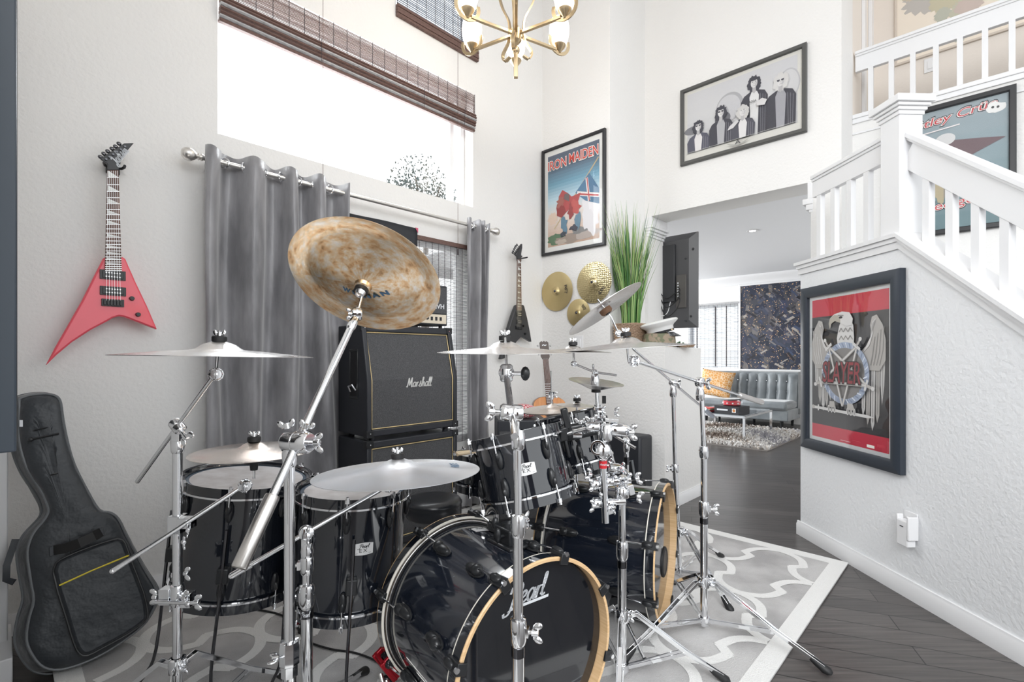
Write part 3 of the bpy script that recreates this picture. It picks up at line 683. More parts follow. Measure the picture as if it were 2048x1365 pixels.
# --- landscape black and white group photograph on the header wall
A2 = 3.969
pl = onA(1363, 185, A2); pr_ = onA(1615, 85, A2); b0_, b1_ = pl.dot(D2), pr_.dot(D2); zb_ = (onA(1368, 334, A2).z+onA(1620, 262, A2).z)/2; zt_ = (pl.z+pr_.z)/2
root, p = picture('wide grey-framed black and white photograph of five long-haired people, high above the opening', AB(A2, b0_, zb_), D2, -D1, b1_-b0_, zt_-zb_, .03, .03, FGRY)
mb = MB(); p.rect(mb, 0, 0, 1, 1, ink(.66, .65, .61))
p.grad(mb, .03, .10, .965, .955, [(.50, .50, .51), (.60, .60, .61), (.58, .58, .60)], 6)
p.poly(mb, ell(.42, .58, .12, .20, 26), ink(.40, .40, .42)); p.poly(mb, ell(.41, .57, .105, .18, 26), ink(.55, .55, .57))
p.poly(mb, ell(.90, .62, .085, .20, 26), ink(.48, .48, .5)); p.poly(mb, ell(.90, .62, .075, .18, 26), ink(.6, .6, .61))
p.poly(mb, ell(.09, .42, .09, .06, 20), ink(.2, .2, .22)); p.poly(mb, ell(.36, .45, .07, .09, 20), ink(.16, .16, .18))
AR = .62
def person_print(cx, hy, sz, body, hair, shirt, glasses, seed, top=.10, bw=2.6):
    c0 = ink(.05, .05, .065); sk = ink(.66, .65, .65); sx = sz*AR; k = lambda pts: [(cx+x*sx, hy+y*sz) for x, y in pts]; bt = (top-hy)/sz
    p.poly(mb, k([(-bw*1.05, bt), (-bw*1.1, -3.6), (-bw*.85, -2.5), (-.9, -1.9), (0, -1.7), (.9, -1.9), (bw*.85, -2.4), (bw*1.1, -3.6), (bw*1.05, bt)]), body)
    if shirt: p.poly(mb, k([(-.8, bt), (-1.0, -3), (-.5, -1.9), (0, -2.2), (.5, -1.9), (1.0, -3), (.7, bt)]), shirt)
    for q in range(3): p.line(mb, k([(bw*(.55+.15*q), bt), (bw*(.5+.2*q), -2.8-.3*q)]), .0018, ink(.22, .22, .25))
    p.poly(mb, [(cx+x*sx, hy+y*sz) for x, y in blob(0, -.4, 1.45, 1.75, 34, .14, seed)], hair)
    p.poly(mb, k([(-.4, -2.1), (-.35, -.8), (.35, -.8), (.4, -2.1), (0, -2.4)]), ink(.45, .44, .45))
    p.poly(mb, [(cx+x*sx, hy+y*sz) for x, y in ell(0, -.25, .72, 1.0, 22)], sk); p.poly(mb, [(cx+x*sx, hy+y*sz) for x, y in ell(0, .62, .85, .35, 16)], hair)
    p.poly(mb, k([(.25, -.2), (.72, -.1), (.6, -.8), (.2, -1.15)]), ink(.5, .49, .5))
    for e_ in (-1, 1):
        if glasses: p.poly(mb, k([(e_*.68, .14), (e_*.6, -.2), (e_*.22, -.24), (e_*.08, .1)]), c0)
        else: p.poly(mb, k([(e_*.5, .02), (e_*.32, -.08), (e_*.18, 0), (e_*.32, .08)]), c0); p.line(mb, k([(e_*.55, .2), (e_*.15, .18)]), .0012, c0)
    p.line(mb, k([(-.2, -.78), (.22, -.78)]), .0018, ink(.28, .26, .26)); p.poly(mb, k([(-.12, -.5), (.14, -.5), (.03, .0)]), ink(.52, .51, .51))
D_ = ink(.055, .055, .07)
person_print(.63, .80, .062, D_, D_, ink(.7, .7, .7), False, 3); person_print(.84, .70, .066, D_, ink(.62, .61, .6), ink(.35, .35, .38), True, 5)
person_print(.14, .46, .060, ink(.09, .09, .12), D_, ink(.68, .66, .66), True, 7); person_print(.35, .55, .060, D_, D_, ink(.4, .4, .42), True, 9); person_print(.54, .46, .058, ink(.08, .08, .1), ink(.55, .54, .53), ink(.68, .67, .67), False, 11)
p.poly(mb, [(.66, .46), (.72, .44), (.74, .50), (.70, .54), (.655, .51)], ink(.62, .61, .61)); p.poly(mb, [(.43, .30), (.49, .36), (.51, .33), (.46, .26), (.41, .25)], ink(.6, .59, .6))
f = p.nx(); text(mb, 'ADDA', f, .595, .52, .655, .55, 0, .02, 1, ink(.08, .08, .08))
p.poly(mb, [(.40, .07), (.47, .035), (.53, .035), (.60, .07), (.56, .03), (.50, .012), (.44, .03)], ink(.4, .4, .38)); f = p.nx(); text(mb, 'A', f, .475, .03, .525, .085, 0, .03, 1, ink(.1, .1, .1))
p.line(mb, [(.03, .10), (.965, .10)], .002, ink(.5, .5, .48)); mb.build('print', root, smooth=False, norm=False)

# --- eagle emblem poster on the stair wall
yl, yr = 3.125, 2.361; zt_ = 1.571; zb_ = .577
Pl = V(stx(yl), yl, zb_); wd = (V(stx(yr), yr, zb_)-Pl).length
root, p = picture('dark-framed poster of a silver eagle between red bands on the white stair wall', Pl, -SG, SN, wd, zt_-zb_, .062, .034, FSLT)
mb = MB(); p.rect(mb, 0, 0, 1, 1, ink(.75, .77, .78))
R_ = ink(.62, .035, .07); p.rect(mb, .04, .025, .96, .975, R_); p.rect(mb, .04, .115, .96, .855, ink(.035, .035, .04))
S1, S2, S3 = ink(.50, .48, .46), ink(.30, .29, .28), ink(.68, .67, .66)
def mir(pts): return [(1-x, y) for x, y in pts]
for k in range(7):   # wing feathers
    x = .075+.048*k; yb2 = .20+.05*abs(k-2.2)+(.09 if k > 4 else 0)-(.0 if k else -.06)
    q = [(x, .60-.01*k), (x+.045, .58-.01*k), (x+.05, yb2+.05), (x+.035, yb2), (x+.012, yb2+.045)]
    p.poly(mb, q, S1 if k % 2 else S3); p.poly(mb, mir([(a, b-.07) if b < .4 else (a, b) for a, b in q]), S1 if k % 2 else S3)
    p.line(mb, [(x+.024, .57), (x+.03, yb2+.05)], .003, S2); p.line(mb, mir([(x+.024, .57), (x+.03, yb2-.02)]), .003, S2)
wing = [(.06, .56), (.06, .68), (.09, .77), (.15, .83), (.20, .82), (.22, .77), (.20, .71), (.24, .66), (.34, .60), (.36, .55), (.26, .50), (.12, .50)]
p.poly(mb, wing, S1); p.poly(mb, mir(wing), S1)
for k in range(4):
    q = [(.075+.03*k, .76-.02*k), (.085+.035*k, .62-.01*k), (.12+.03*k, .53)]; p.line(mb, q, .004, S3); p.line(mb, mir(q), .004, S2)
inner = [(.15, .81), (.19, .79), (.185, .72), (.22, .65), (.30, .60), (.26, .64), (.21, .70), (.20, .77)]; p.poly(mb, inner, S3); p.poly(mb, mir(inner), S3)
neck = [(.42, .62), (.40, .70), (.43, .78), (.47, .83), (.56, .83), (.60, .78), (.61, .70), (.60, .62)]; p.poly(mb, neck, S3)
for k in range(3):
    for j in range(3): p.line(mb, [(.43+.055*j, .64+.05*k), (.457+.055*j, .665+.05*k), (.485+.055*j, .64+.05*k)], .004, S2)
head = [(.45, .80), (.38, .815), (.335, .80), (.315, .765), (.30, .80), (.315, .835), (.37, .86), (.47, .872), (.56, .862), (.60, .82), (.59, .78), (.52, .775)]
p.poly(mb, head, S3); p.poly(mb, [(.45, .80), (.38, .815), (.335, .80), (.315, .765), (.30, .80), (.315, .835), (.37, .855), (.42, .85), (.45, .825)], ink(.45, .42, .36)); p.poly(mb, ell(.455, .835, .022, .008), ink(.05, .05, .05)); p.line(mb, [(.42, .85), (.49, .845)], .004, S2)
ring_c = (.5, .475); 
p.poly(mb, ell(.5, .475, .285, .20, 40), ink(.42, .48, .60)); p.poly(mb, ell(.5, .475, .235, .163, 40), ink(.26, .25, .245))
for k in range(40):
    t_ = 2*math.pi*k/40; p.line(mb, [(.5+.24*math.cos(t_), .475+.166*math.sin(t_)), (.5+.28*math.cos(t_+.09), .475+.196*math.sin(t_+.09))], .004, ink(.74, .78, .86) if k % 2 else ink(.25, .30, .42))
st = [(.5+.29*math.cos(-math.pi/2+2*math.pi*k/5), .475+.21*math.sin(-math.pi/2+2*math.pi*k/5)) for k in range(5)]
for k in range(5):
    a, b = st[k], st[(k+2) % 5]; p.line(mb, [a, b], .010, S1); p.line(mb, [a, b], .004, S3)
for (x, y) in (st[1], st[2], st[3], st[4]):
    dx, dy = x-.5, y-.475; l = math.hypot(dx, dy*1.4); ux, uy = dx/l, dy*1.4/l
    p.line(mb, [(x-uy*.05, y+ux*.035), (x+uy*.05, y-ux*.035)], .010, S3); p.line(mb, [(x, y), (x+ux*.07, y+uy*.05)], .009, S1); p.poly(mb, ell(x+ux*.075, y+uy*.055, .018, .013, 10), S3)
f = p.nx(); text(mb, 'SLAYER', f, .245, .405, .745, .555, .1, .05, .95, ink(.08, .06, .06)); f = p.nx(); text(mb, 'SLAYER', f, .255, .412, .735, .548, .1, .0, .95, ink(.30, .07, .08))
p.line(mb, [(.14, .235), (.80, .225)], .009, S3); p.poly(mb, [(.80, .234), (.87, .224), (.80, .216)], S3); p.line(mb, [(.20, .255), (.20, .215)], .008, S3); p.poly(mb, ell(.13, .236, .02, .014, 10), S1)
for cx in (.34, .38, .42, .58, .62, .66): p.poly(mb, ell(cx, .238, .014, .024, 12), S3); p.poly(mb, ell(cx, .238, .006, .016, 10), S2)
p.poly(mb, [(.36, .29), (.42, .29), (.43, .25), (.35, .25)], S1); p.poly(mb, [(.58, .29), (.64, .29), (.67, .25), (.58, .25)], S1)
p.rect(mb, .80, .045, .88, .062, ink(.8, .8, .75)); p.line(mb, [(.5, .05), (.62, .05)], .0015, ink(.8, .6, .6))
mb.build('print', root, smooth=False, norm=False)

# --- poster on the stairwell wall behind the newel
A3 = 4.354; br_ = onA(2033, 300, A3).dot(D2); bl_ = br_-.66; zt_ = (onA(1863, 214, A3).z+onA(2033, 171, A3).z)/2; zb_ = onA(1940, 463, A3).z
root, p = picture('black-framed grey-blue poster with red script lettering half hidden behind the sloping rail', AB(A3, bl_, zb_), D2, -D1, .66, zt_-zb_, .034, .03, FBLK)
mb = MB(); p.grad(mb, 0, 0, 1, 1, [(.12, .20, .22), (.22, .30, .33), (.30, .35, .38)], 8)
for t_, xa, xb, ya, sh in (('Mötley Crüe', .10, .93, .84, .35), ('Dr. Feelgood', .06, .93, .12, .2)):
    hh = .085; rot = .07
    def fr(f_, xa=xa, ya=ya): return lambda x, y: f_(x, y+(x-xa)*rot)
    text(mb, t_, fr(p.nx()), xa-.012, ya-.012, xb+.012, ya+hh+.012, .8*sh, .075, 1, ink(.02, .02, .02)); text(mb, t_, fr(p.nx()), xa-.004, ya-.004, xb+.004, ya+hh+.004, .8*sh, .045, 1, ink(.75, .72, .7)); text(mb, t_, fr(p.nx()), xa, ya, xb, ya+hh, .8*sh, 0, 1, ink(.50, .05, .06))
p.poly(mb, blob(.90, .905, .07, .045, 16, .2, 2), ink(.75, .75, .74)); p.poly(mb, ell(.88, .91, .012, .01, 8), ink(.05, .05, .05)); p.poly(mb, ell(.92, .905, .012, .01, 8), ink(.05, .05, .05))
p.poly(mb, [(.42, .66), (.58, .72), (.80, .69), (.98, .66), (.80, .60), (.66, .55), (.55, .60)], ink(.14, .09, .10)); p.poly(mb, ell(.50, .74, .085, .05), ink(.6, .6, .6)); p.poly(mb, blob(.5, .5, .09, .16, 18, .2, 3), ink(.36, .32, .30)); p.poly(mb, blob(.46, .33, .05, .12, 18, .2, 5), ink(.42, .36, .24)); p.line(mb, [(.5, .62), (.5, .26)], .015, ink(.30, .28, .24))
p.line(mb, [(.15, .815), (.62, .84)], .005, ink(.75, .7, .7)); mb.build('print', root, smooth=False, norm=False)

# --- big pale world map upstairs
A4 = 5.3; O = onA(1789, 135, A4); bl_ = O.dot(D2)
root, p = picture('large pale watercolour world map on the upstairs gallery wall', AB(A4, bl_, O.z), D2, -D1, 1.75, 1.15, .02, .02, mat('cream_frame', (.62, .55, .48), .6), None, 'map', False)
mb = MB(); p.rect(mb, 0, 0, 1, 1, ink(.82, .74, .64))
for s_, (cx, cy, rx, ry, col) in enumerate([(.16, .70, .11, .12, (.45, .40, .35)), (.10, .78, .06, .08, (.62, .45, .28)), (.21, .62, .06, .08, (.55, .48, .22)), (.25, .73, .05, .06, (.50, .40, .33)), (.20, .52, .03, .05, (.42, .44, .30)), (.27, .34, .045, .12, (.52, .50, .30)), (.29, .40, .05, .06, (.60, .42, .34)), (.26, .22, .02, .07, (.45, .48, .35)), (.50, .50, .06, .12, (.58, .44, .26)), (.54, .40, .045, .09, (.40, .44, .35)), (.52, .72, .06, .05, (.5, .42, .3)), (.66, .74, .14, .10, (.55, .47, .33)), (.74, .62, .08, .08, (.48, .46, .34)), (.84, .34, .06, .06, (.6, .45, .3))]):
    p.poly(mb, blob(cx-.03, max(ry+.01, cy-.27) if cy > .5 else cy-.15, rx, min(ry, .12), 60, .14, 100+s_), ink(*[.5*q+.26 for q in col]))
mb.build('print', root, smooth=False, norm=False)

# --- night city picture above the sofa
def city_mat():
    m = mat('night_city_print', (.03, .04, .08), .4); N, L = m.node_tree.nodes, m.node_tree.links; b = N['Principled BSDF']
    tc = N.new('ShaderNodeTexCoord'); mp = N.new('ShaderNodeMapping'); mp.inputs['Rotation'].default_value = (.5, .3, .7); mp.inputs['Scale'].default_value = (9, 9, 5); L.new(tc.outputs['Object'], mp.inputs[0])
    n0 = N.new('ShaderNodeTexNoise'); n0.inputs['Scale'].default_value = 2; L.new(mp.outputs[0], n0.inputs[0])
    vo = N.new('ShaderNodeTexVoronoi'); vo.distance = 'MANHATTAN'; vo.inputs['Scale'].default_value = 1.1; L.new(mp.outputs[0], vo.inputs[0])
    r = N.new('ShaderNodeValToRGB'); e = r.color_ramp.elements; e[0].position = .0; e[0].color = (.012, .018, .035, 1); e[1].position = 1; e[1].color = (.16, .15, .15, 1)
    for q, c in ((.35, (.015, .02, .045, 1)), (.55, (.03, .04, .07, 1)), (.70, (.06, .055, .055, 1)), (.82, (.02, .03, .08, 1)), (.93, (.10, .09, .09, 1))): x = e.new(q); x.color = c
    sp = N.new('ShaderNodeSeparateXYZ'); L.new(vo.outputs['Color'], sp.inputs[0]); L.new(sp.outputs[0], r.inputs[0])
    v2 = N.new('ShaderNodeTexVoronoi'); v2.inputs['Scale'].default_value = 85; L.new(tc.outputs['Object'], v2.inputs[0])
    r2 = N.new('ShaderNodeValToRGB'); r2.color_ramp.elements[0].position = .945; r2.color_ramp.elements[1].position = .98; s2 = N.new('ShaderNodeSeparateXYZ'); L.new(v2.outputs['Color'], s2.inputs[0]); L.new(s2.outputs[1], r2.inputs[0])
    mx = N.new('ShaderNodeMixRGB'); L.new(r2.outputs[0], mx.inputs[0]); L.new(r.outputs[0], mx.inputs[1]); mx.inputs[2].default_value = (.75, .48, .25, 1); L.new(mx.outputs[0], b.inputs['Base Color']); return m
pl = onA(1478, 570, BWA); pb = onA(1482, 742, BWA); bl_ = pl.dot(D2)
root, p = picture('big dark night view of city towers in a thin white frame above the grey sofa', AB(BWA, bl_, pb.z), D2, -D1, 2.0, pl.z-pb.z, .035, .03, TRIM, None, 'picture', False)
mb = MB(); mb.use(city_mat()); f = p.nx(); mb.poly([f(0, 0), f(1, 0), f(1, 1), f(0, 1)])
rr = random.Random(4)
for k in range(210):
    x, y, t_ = rr.uniform(.02, .95), rr.uniform(.04, .93), rr.choice((-.6, -.9, .5)); l = rr.uniform(.03, .12)
    c = rr.choice([(.20, .19, .19), (.05, .06, .10), (.03, .04, .08), (.35, .32, .29), (.012, .012, .02), (.02, .02, .03), (.04, .06, .12), (.40, .20, .08) if y < .3 else (.10, .10, .13)])
    p.k = rr.randrange(2, 12); mb.use(ink(*c)); strip2(mb, p.at(p.k), [(x, y), (x+l*math.cos(t_)*.7, min(.97, max(.02, y+l*math.sin(t_))))], rr.uniform(.003, .013))
mb.build('print', root, smooth=False, norm=False)

# ------------------------------------------------------------------ cymbals screwed to the back wall
def cymbal_prof(R, k=1):
    up = [(.006, .020), (.02, .019), (R*.17, .012), (R*.22, .004), (R*.26, .001), (R*.6, -.007*k), (R*.9, -.014*k), (R, -.018*k)]
    return up+[(r, h-.0014) for r, h in up[::-1]]
def local_obj(mb, name, loc, nrm, up=None, parent=None, **kw):
    """mesh built around its own origin with +Z the normal, then placed"""
    z = Vector(nrm).normalized(); 
    x = Vector(up or (1, 0, 0)); x = (x-z*x.dot(z)).normalized(); y = z.cross(x)
    o = mb.build(name, None, origin=(0, 0, 0), **kw)
    M = Matrix((x, y, z)).transposed().to_4x4(); M.translation = Vector(loc); o.matrix_world = M
    if parent is not None: o.parent = parent; o.matrix_world = Matrix.Identity(4); o.location = (0, 0, 0); o.rotation_euler = (0, 0, 0)
    return o
def wall_cym(u, v, R, m, label, tang, tr=.62):
    c = onA(u, v, 3.38)
    mb = MB(m); mb.lathe(cymbal_prof(R, .6), n=56, closed=True); o = local_obj(mb, 'wall_cymbal', c, -D1, D2, ang=30); tag(o, label, 'cymbal', 'gold cymbals mounted on the back wall')
    mb = MB(INK); ca, sa = math.cos(tang), math.sin(tang); L_ = R*.42
    def f(x, y):
        r_ = R*tr+y; t_ = x/(R*tr); rad = V(math.cos(tang), math.sin(tang), 0)
        q = V(math.cos(tang+t_)*r_, math.sin(tang+t_)*r_, 0); return q+ZZ*(-.007*(r_/R)-.0005+.0012+ (.001))
    text(mb, 'PAISTE', lambda x, y: f(-x, y), -L_/2, -.012, L_/2, .016, .1, .02); local_obj(mb, 'lettering', c, -D1, D2, parent=o, smooth=False)
    mb = MB(BLKCH); mb.lathe([(0, .028), (.006, .027), (.012, .020), (.012, .016)], n=12); mb.cyl((0, 0, -.022), (0, 0, .022), .004); local_obj(mb, 'screw', c, -D1, D2, parent=o)
wall_cym(1112, 583, .172, CYM4, 'smooth gold cymbal on the back wall, leftmost of the three', .1)
wall_cym(1186, 565, .170, CYM5, 'hammered gold cymbal on the back wall, rightmost and highest of the three', -.75)
wall_cym(1155, 626, .118, CYM4, 'smallest gold cymbal on the back wall, lowest of the three and partly hidden', .6)

# light switch and the plug-in wall devices
def plate(label, c, X, N, ww, hh, name='light_switch', cat='light switch'):
    root = thing(name, label, cat, c, None)
    MB(WHT).box(c, (ww, .006, hh), (X, N, ZZ)).build('cover_plate', root, bev=.0015)
    MB(WHT).box(c+N*.005, (ww*.42, .006, hh*.55), (X, N, ZZ)).build('rocker', root, bev=.001); return root
plate('white light switch on the back wall right of the low gold cymbal', onA(1158, 686, A1-.004), D2, -D1, .085, .12)
plate('small switch plate under the world map upstairs', onA(1860, 130, A4-.004), D2, -D1, .075, .115)
c = onG(1822, 1050, .004); root = plate('white wall outlet low on the stair wall', c, -SG, SN, .075, .118, 'wall_outlet', 'outlet')
c2 = onG(1812, 1062, .03); root = thing('plug_in_adapter', 'white plug-in network extender in the outlet under the eagle poster', 'adapter', c2)
MB(WHT).box(c2-ZZ*.01, (.062, .044, .12), (-SG, SN, ZZ)).build('body', root, bev=.005)
MB(WHT).box(c2+SG*.036+ZZ*.02, (.012, .03, .10), (-SG, SN, ZZ)).build('antenna', root, bev=.004); MB(WHT).box(c2-SG*.037+ZZ*.02, (.012, .05, .11), (-SG, SN, ZZ)).build('antenna', root, bev=.004)
mb = MB(INK); mb.box(c2+SN*.0225+ZZ*.022, (.02, .001, .004), (-SG, SN, ZZ)); mb.build('mark', root)

# ================================================================== GUITARS
def v_guitar(u_, pts_body, bm, nk, head, pick, bridge, knobs, tun, label, inl, wall_b, off, word, flip=1):
    fw = lambda u, v, d: onB(u, v, wall_b+d)
    c = fw(sum(p_[0] for p_ in pts_body)/len(pts_body), sum(p_[1] for p_ in pts_body)/len(pts_body), off)
    root = thing('electric_guitar', label, 'guitar', c, 'guitars on the walls')
    mb = MB(bm); mb.prism([fw(u, v, off) for u, v in pts_body], D2*.038); mb.build('body', root, bev=.007, ang=50)
    n0, n1 = nk  # (left,right) at nut, (left,right) at body end
    d = off+.036
    mb = MB(ROSE); q = [fw(*n0[0], d), fw(*n0[1], d), fw(*n1[1], d), fw(*n1[0], d)]; mb.prism(q, D2*.014); nb = mb.build('neck', root, bev=.002)
    L0, R0, R1, L1 = q
    L0, R0, R1, L1 = [x+D2*.0143 for x in (L0, R0, R1, L1)]
    mb = MB(NICK); tot = 1-2**(-24/12)
    fr_ = [(1-2**(-k/12))/tot for k in range(1, 25)]
    for t_ in fr_: a, b = L0.lerp(L1, t_), R0.lerp(R1, t_); mb.bar([a, b], .0022, .0014, D2)
    mb.build('frets', nb)
    mb = MB(PEARLI)
    for k in (1, 3, 5, 7, 9, 12, 15, 17, 19, 21):
        t0, t1 = ([0]+fr_)[k-1], fr_[k-1]
        if k == 1: t0 = .0
        t0 += .006; t1 -= .006
        mb.poly([L0.lerp(L1, t0).lerp(R0.lerp(R1, t0), .08), L0.lerp(L1, t1).lerp(R0.lerp(R1, t1), .08), L0.lerp(L1, t1).lerp(R0.lerp(R1, t1), .92)])
    o_ = mb.build('inlays', nb, smooth=False); 
    mb = MB(bm if bm is not PINK else GBLK); mb.prism([fw(u, v, d+.002) for u, v in head], D2*.014); hd = mb.build('headstock', root, bev=.002)
    if word:
        mb = MB(SILV); (ua, va), (ub, vb) = word
        A_ = fw(ua, va, d+.0168); B_ = fw(ub, vb, d+.0168); X = B_-A_; l = X.length; X.normalize(); Y = D2.cross(X).normalized(); Y = Y if Y.z > 0 else -Y
        script(mb, 'Jackson', lambda x, y: A_+X*x+Y*y, 0, 0, l, .017, .2, .2); mb.build('lettering', hd, smooth=False)
    sb = fw(*bridge[0], off+.05); 
    mb = MB(NICK)
    for k in range(6):
        t_ = (k+.5)/6; a = fw(*n0[0], d+.018).lerp(fw(*n0[1], d+.018), t_); b = fw(*bridge[0], off+.055).lerp(fw(*bridge[1], off+.055), t_); mb.tube([a, b], .0006, 4)
    mb.build('strings', root)
    for (pa, pb) in pick:   # pickup: left-top, right-bottom
        A_ = fw(*pa, off+.038); B_ = fw(*pb, off+.038); cc = (A_+B_)/2; wd = abs((B_-A_).dot(D1)); hh = abs(B_.z-A_.z)
        mb = MB(BPLAS); mb.box(cc+D2*.003, (wd, .006, hh), (D1, D2, ZZ)); mb.box(cc+D2*.007, (wd*.8, .008, hh*.72), (D1, D2, ZZ)); pk = mb.build('pickup', root, bev=.001)
        mb = MB(NICK)
        for r_ in (-.2, .2):
            for k in range(6): mb.cyl(cc+D1*(wd*.62*((k+.5)/6-.5))+ZZ*hh*r_+D2*.010, cc+D1*(wd*.62*((k+.5)/6-.5))+ZZ*hh*r_+D2*.0118, .0028, n=8)
        mb.build('pole_pieces', pk)
    A_, B_ = fw(*bridge[2], off+.038), fw(*bridge[3], off+.038); cc = (A_+B_)/2; wd = abs((B_-A_).dot(D1)); hh = abs(B_.z-A_.z)
    mb = MB(BPLAS); mb.box(cc+D2*.004, (wd, .008, hh), (D1, D2, ZZ))
    for k in range(6): mb.box(cc+D1*(wd*.85*((k+.5)/6-.5))+D2*.011, (wd*.11, .01, hh*.7), (D1, D2, ZZ))
    mb.build('bridge', root, bev=.001)
    for kx in knobs: q = fw(*kx, off+.037); MB(BPLAS).lathe([(0, .016), (.008, .016), (.0095, .012), (.0105, 0)], q, D2, 18).build('knob', root)
    for (pa, pb) in tun:
        A_, B_ = fw(*pa, d+.004), fw(*pb, d+.004); mb = MB(BLKCH); mb.cyl(A_, B_, .0028, n=8); mb.cyl(A_+D2*.0, A_+D2*.022, .004, n=10); dd = (B_-A_).normalized()
        mb.ball(B_, .010, (1, .55, .9), 10, (dd, D2, dd.cross(D2))); mb.build('tuning_peg', root)
    hg = fw(*n0[0], 0).lerp(fw(*n0[1], 0), .5)+ZZ*.012
    hk = thing('guitar_hanger', 'black wall hanger holding the neck of the %s' % ('coral pink guitar' if bm is PINK else 'small black guitar'), 'guitar hanger', hg, 'guitar wall hangers')
    mb = MB(BPLAS); mb.box(hg+D2*.008, (.05, .016, .06), (D1, D2, ZZ)); mb.build('wall_block', hk, bev=.004)
    for s_ in (-1, 1):
        MB(RUBR).tube([hg+D2*.015, hg+D1*.030*s_+D2*.02, hg+D1*.036*s_+D2*.05, hg+D1*.034*s_+D2*.075], .006, 8).build('prong', hk)
    return root
cv = lambda pts: [(x*.3737, 250+y*.3737) for x, y in pts]
body = cv([(556, 712), (545, 722), (500, 810), (430, 950), (350, 1090), (290, 1195), (241, 1290), (300, 1232), (380, 1165), (480, 1100), (560, 1058), (598, 1036), (630, 1027), (660, 1032), (740, 1062), (833, 1098), (780, 975), (720, 850), (665, 725), (652, 712)])
head = cv([(571, 246), (574, 215), (536, 186), (540, 180), (662, 103), (713, 101), (690, 128), (662, 165), (645, 200), (632, 246)])
v_guitar(0, body, PINK, (cv([(572, 246), (632, 246)]), cv([(560, 783), (649, 783)])), head, [tuple(cv([(533, 773), (672, 836)])), tuple(cv([(534, 861), (674, 919)]))],
         cv([(562, 940), (652, 940), (542, 930), (663, 976)]), cv([(705, 930), (738, 1016)]), [tuple(cv([a, b])) for a, b in (((565, 190), (538, 172)), ((582, 178), (556, 155)), ((602, 164), (577, 142)), ((622, 150), (600, 128)), ((643, 138), (618, 116)), ((665, 122), (637, 101)))],
         'coral pink V-shaped electric guitar hanging on the wall left of the curtain', None, WB, .05, cv([(625, 215), (690, 140)]))
c3 = lambda pts: [(940+x*.293, 470+y*.293) for x, y in pts]
body = c3([(312, 476), (296, 484), (275, 540), (240, 650), (214, 760), (190, 850), (214, 845), (262, 780), (300, 728), (328, 699), (345, 700), (400, 733), (388, 660), (370, 570), (350, 490), (344, 480)])
head = c3([(317, 168), (314, 150), (295, 132), (318, 100), (342, 64), (349, 64), (349, 90), (342, 130), (341, 168)])
v_guitar(0, body, GBLK, (c3([(318, 168), (340, 168)]), c3([(315, 515), (345, 515)])), head, [tuple(c3([(314, 525), (350, 562)])), tuple(c3([(316, 578), (352, 612)]))],
         c3([(318, 630), (346, 630), (310, 622), (354, 648)]), c3([(362, 622), (374, 676)]), [tuple(c3([a, b])) for a, b in (((302, 134), (290, 122)), ((307, 124), (294, 112)), ((312, 112), (300, 98)), ((318, 102), (306, 86)), ((325, 92), (312, 76)), ((332, 82), (320, 68)))],
         'small black V-shaped electric guitar hanging in the corner right of the narrow curtain', None, WB, .05, None)

# acoustic guitar standing in the corner behind the drums
ORNG = mat('orange_spruce_top', (.62, .22, .05), .3, 0, .4, var=(8, (.72, .30, .08), .3, .7, (6, 1, .4)))
cb_ = P(1108, 995, 3.95); cb_.z = .42
X = V(1, .1, 0).normalized(); Zg = (P(1087, 683, 4.02)-cb_).normalized(); Ng = X.cross(Zg).normalized(); Ng = Ng if Ng.y < 0 else -Ng
LG = (P(1087, 683, 4.02)-cb_).length
G_ = lambda x, y, n=0: cb_+X*x+Zg*y+Ng*n
bs = LG/1.03
half = [(0, 0), (.08, .004), (.14, .03), (.18, .09), (.187, .16), (.165, .22), (.132, .265), (.128, .30), (.150, .35), (.163, .40), (.14, .45), (.08, .482), (0, .487)]
half = smooth_pts(half, 3)
out = [(x*bs, y*bs) for x, y in half]+[(-x*bs, y*bs) for x, y in half[::-1][1:-1]]
root = thing('acoustic_guitar', 'orange-brown acoustic guitar standing in the corner behind the small cymbals', 'guitar', cb_)
mb = MB(mat('mahogany_side', (.20, .07, .03), .3, 0, .4)); mb.prism([G_(x, y, -.09) for x, y in out], Ng*.088); bd = mb.build('body', root, bev=.003)
mb = MB(ORNG); mb.prism([G_(x*.985, y*.99+.002, -.002) for x, y in out], Ng*.004); tp = mb.build('top', root)
mb = MB(OUTM); mb.lathe([(0, .0025), (.048*bs, .0025)], G_(0, .33*bs, 0), Ng, 32); mb.use(ROSE); mb.lathe([(.048*bs, .0028), (.058*bs, .0028)], G_(0, .33*bs, 0), Ng, 32); mb.build('sound_hole', tp)
mb = MB(ROSE); mb.prism([G_(-.028, .37*bs, .002), G_(.028, .37*bs, .002), G_(.022, .85*bs, .006), G_(-.022, .85*bs, .006)], Ng*.012); nk = mb.build('neck', root)
mb = MB(NICK)
for k in range(1, 19):
    y = .85*bs-(1-2**(-k/12))*.65*bs; mb.bar([G_(-.026, y, .0155), G_(.026, y, .0155)], .0022, .0012, Ng)
mb.build('frets', nk)
mb = MB(NICK)
for k in range(6): mb.tube([G_(-.02+.008*k, .13*bs, .014), G_(-.016+.0064*k, .86*bs, .022)], .0006, 4)
mb.build('strings', root)
mb = MB(ROSE); mb.box(G_(0, .13*bs, .006), (.16, .03, .012), (X, Zg, Ng)); mb.build('bridge', root)
mb = MB(mat('dark_headstock', (.05, .025, .015), .35)); mb.prism([G_(x, y*bs, .002) for x, y in ((-.024, .85), (-.036, .875), (-.036, 1.015), (-.02, 1.03), (-.012, 1.02), (0, 1.032), (.012, 1.02), (.02, 1.03), (.036, 1.015), (.036, .875), (.024, .85))], Ng*.014); hd = mb.build('headstock', root)
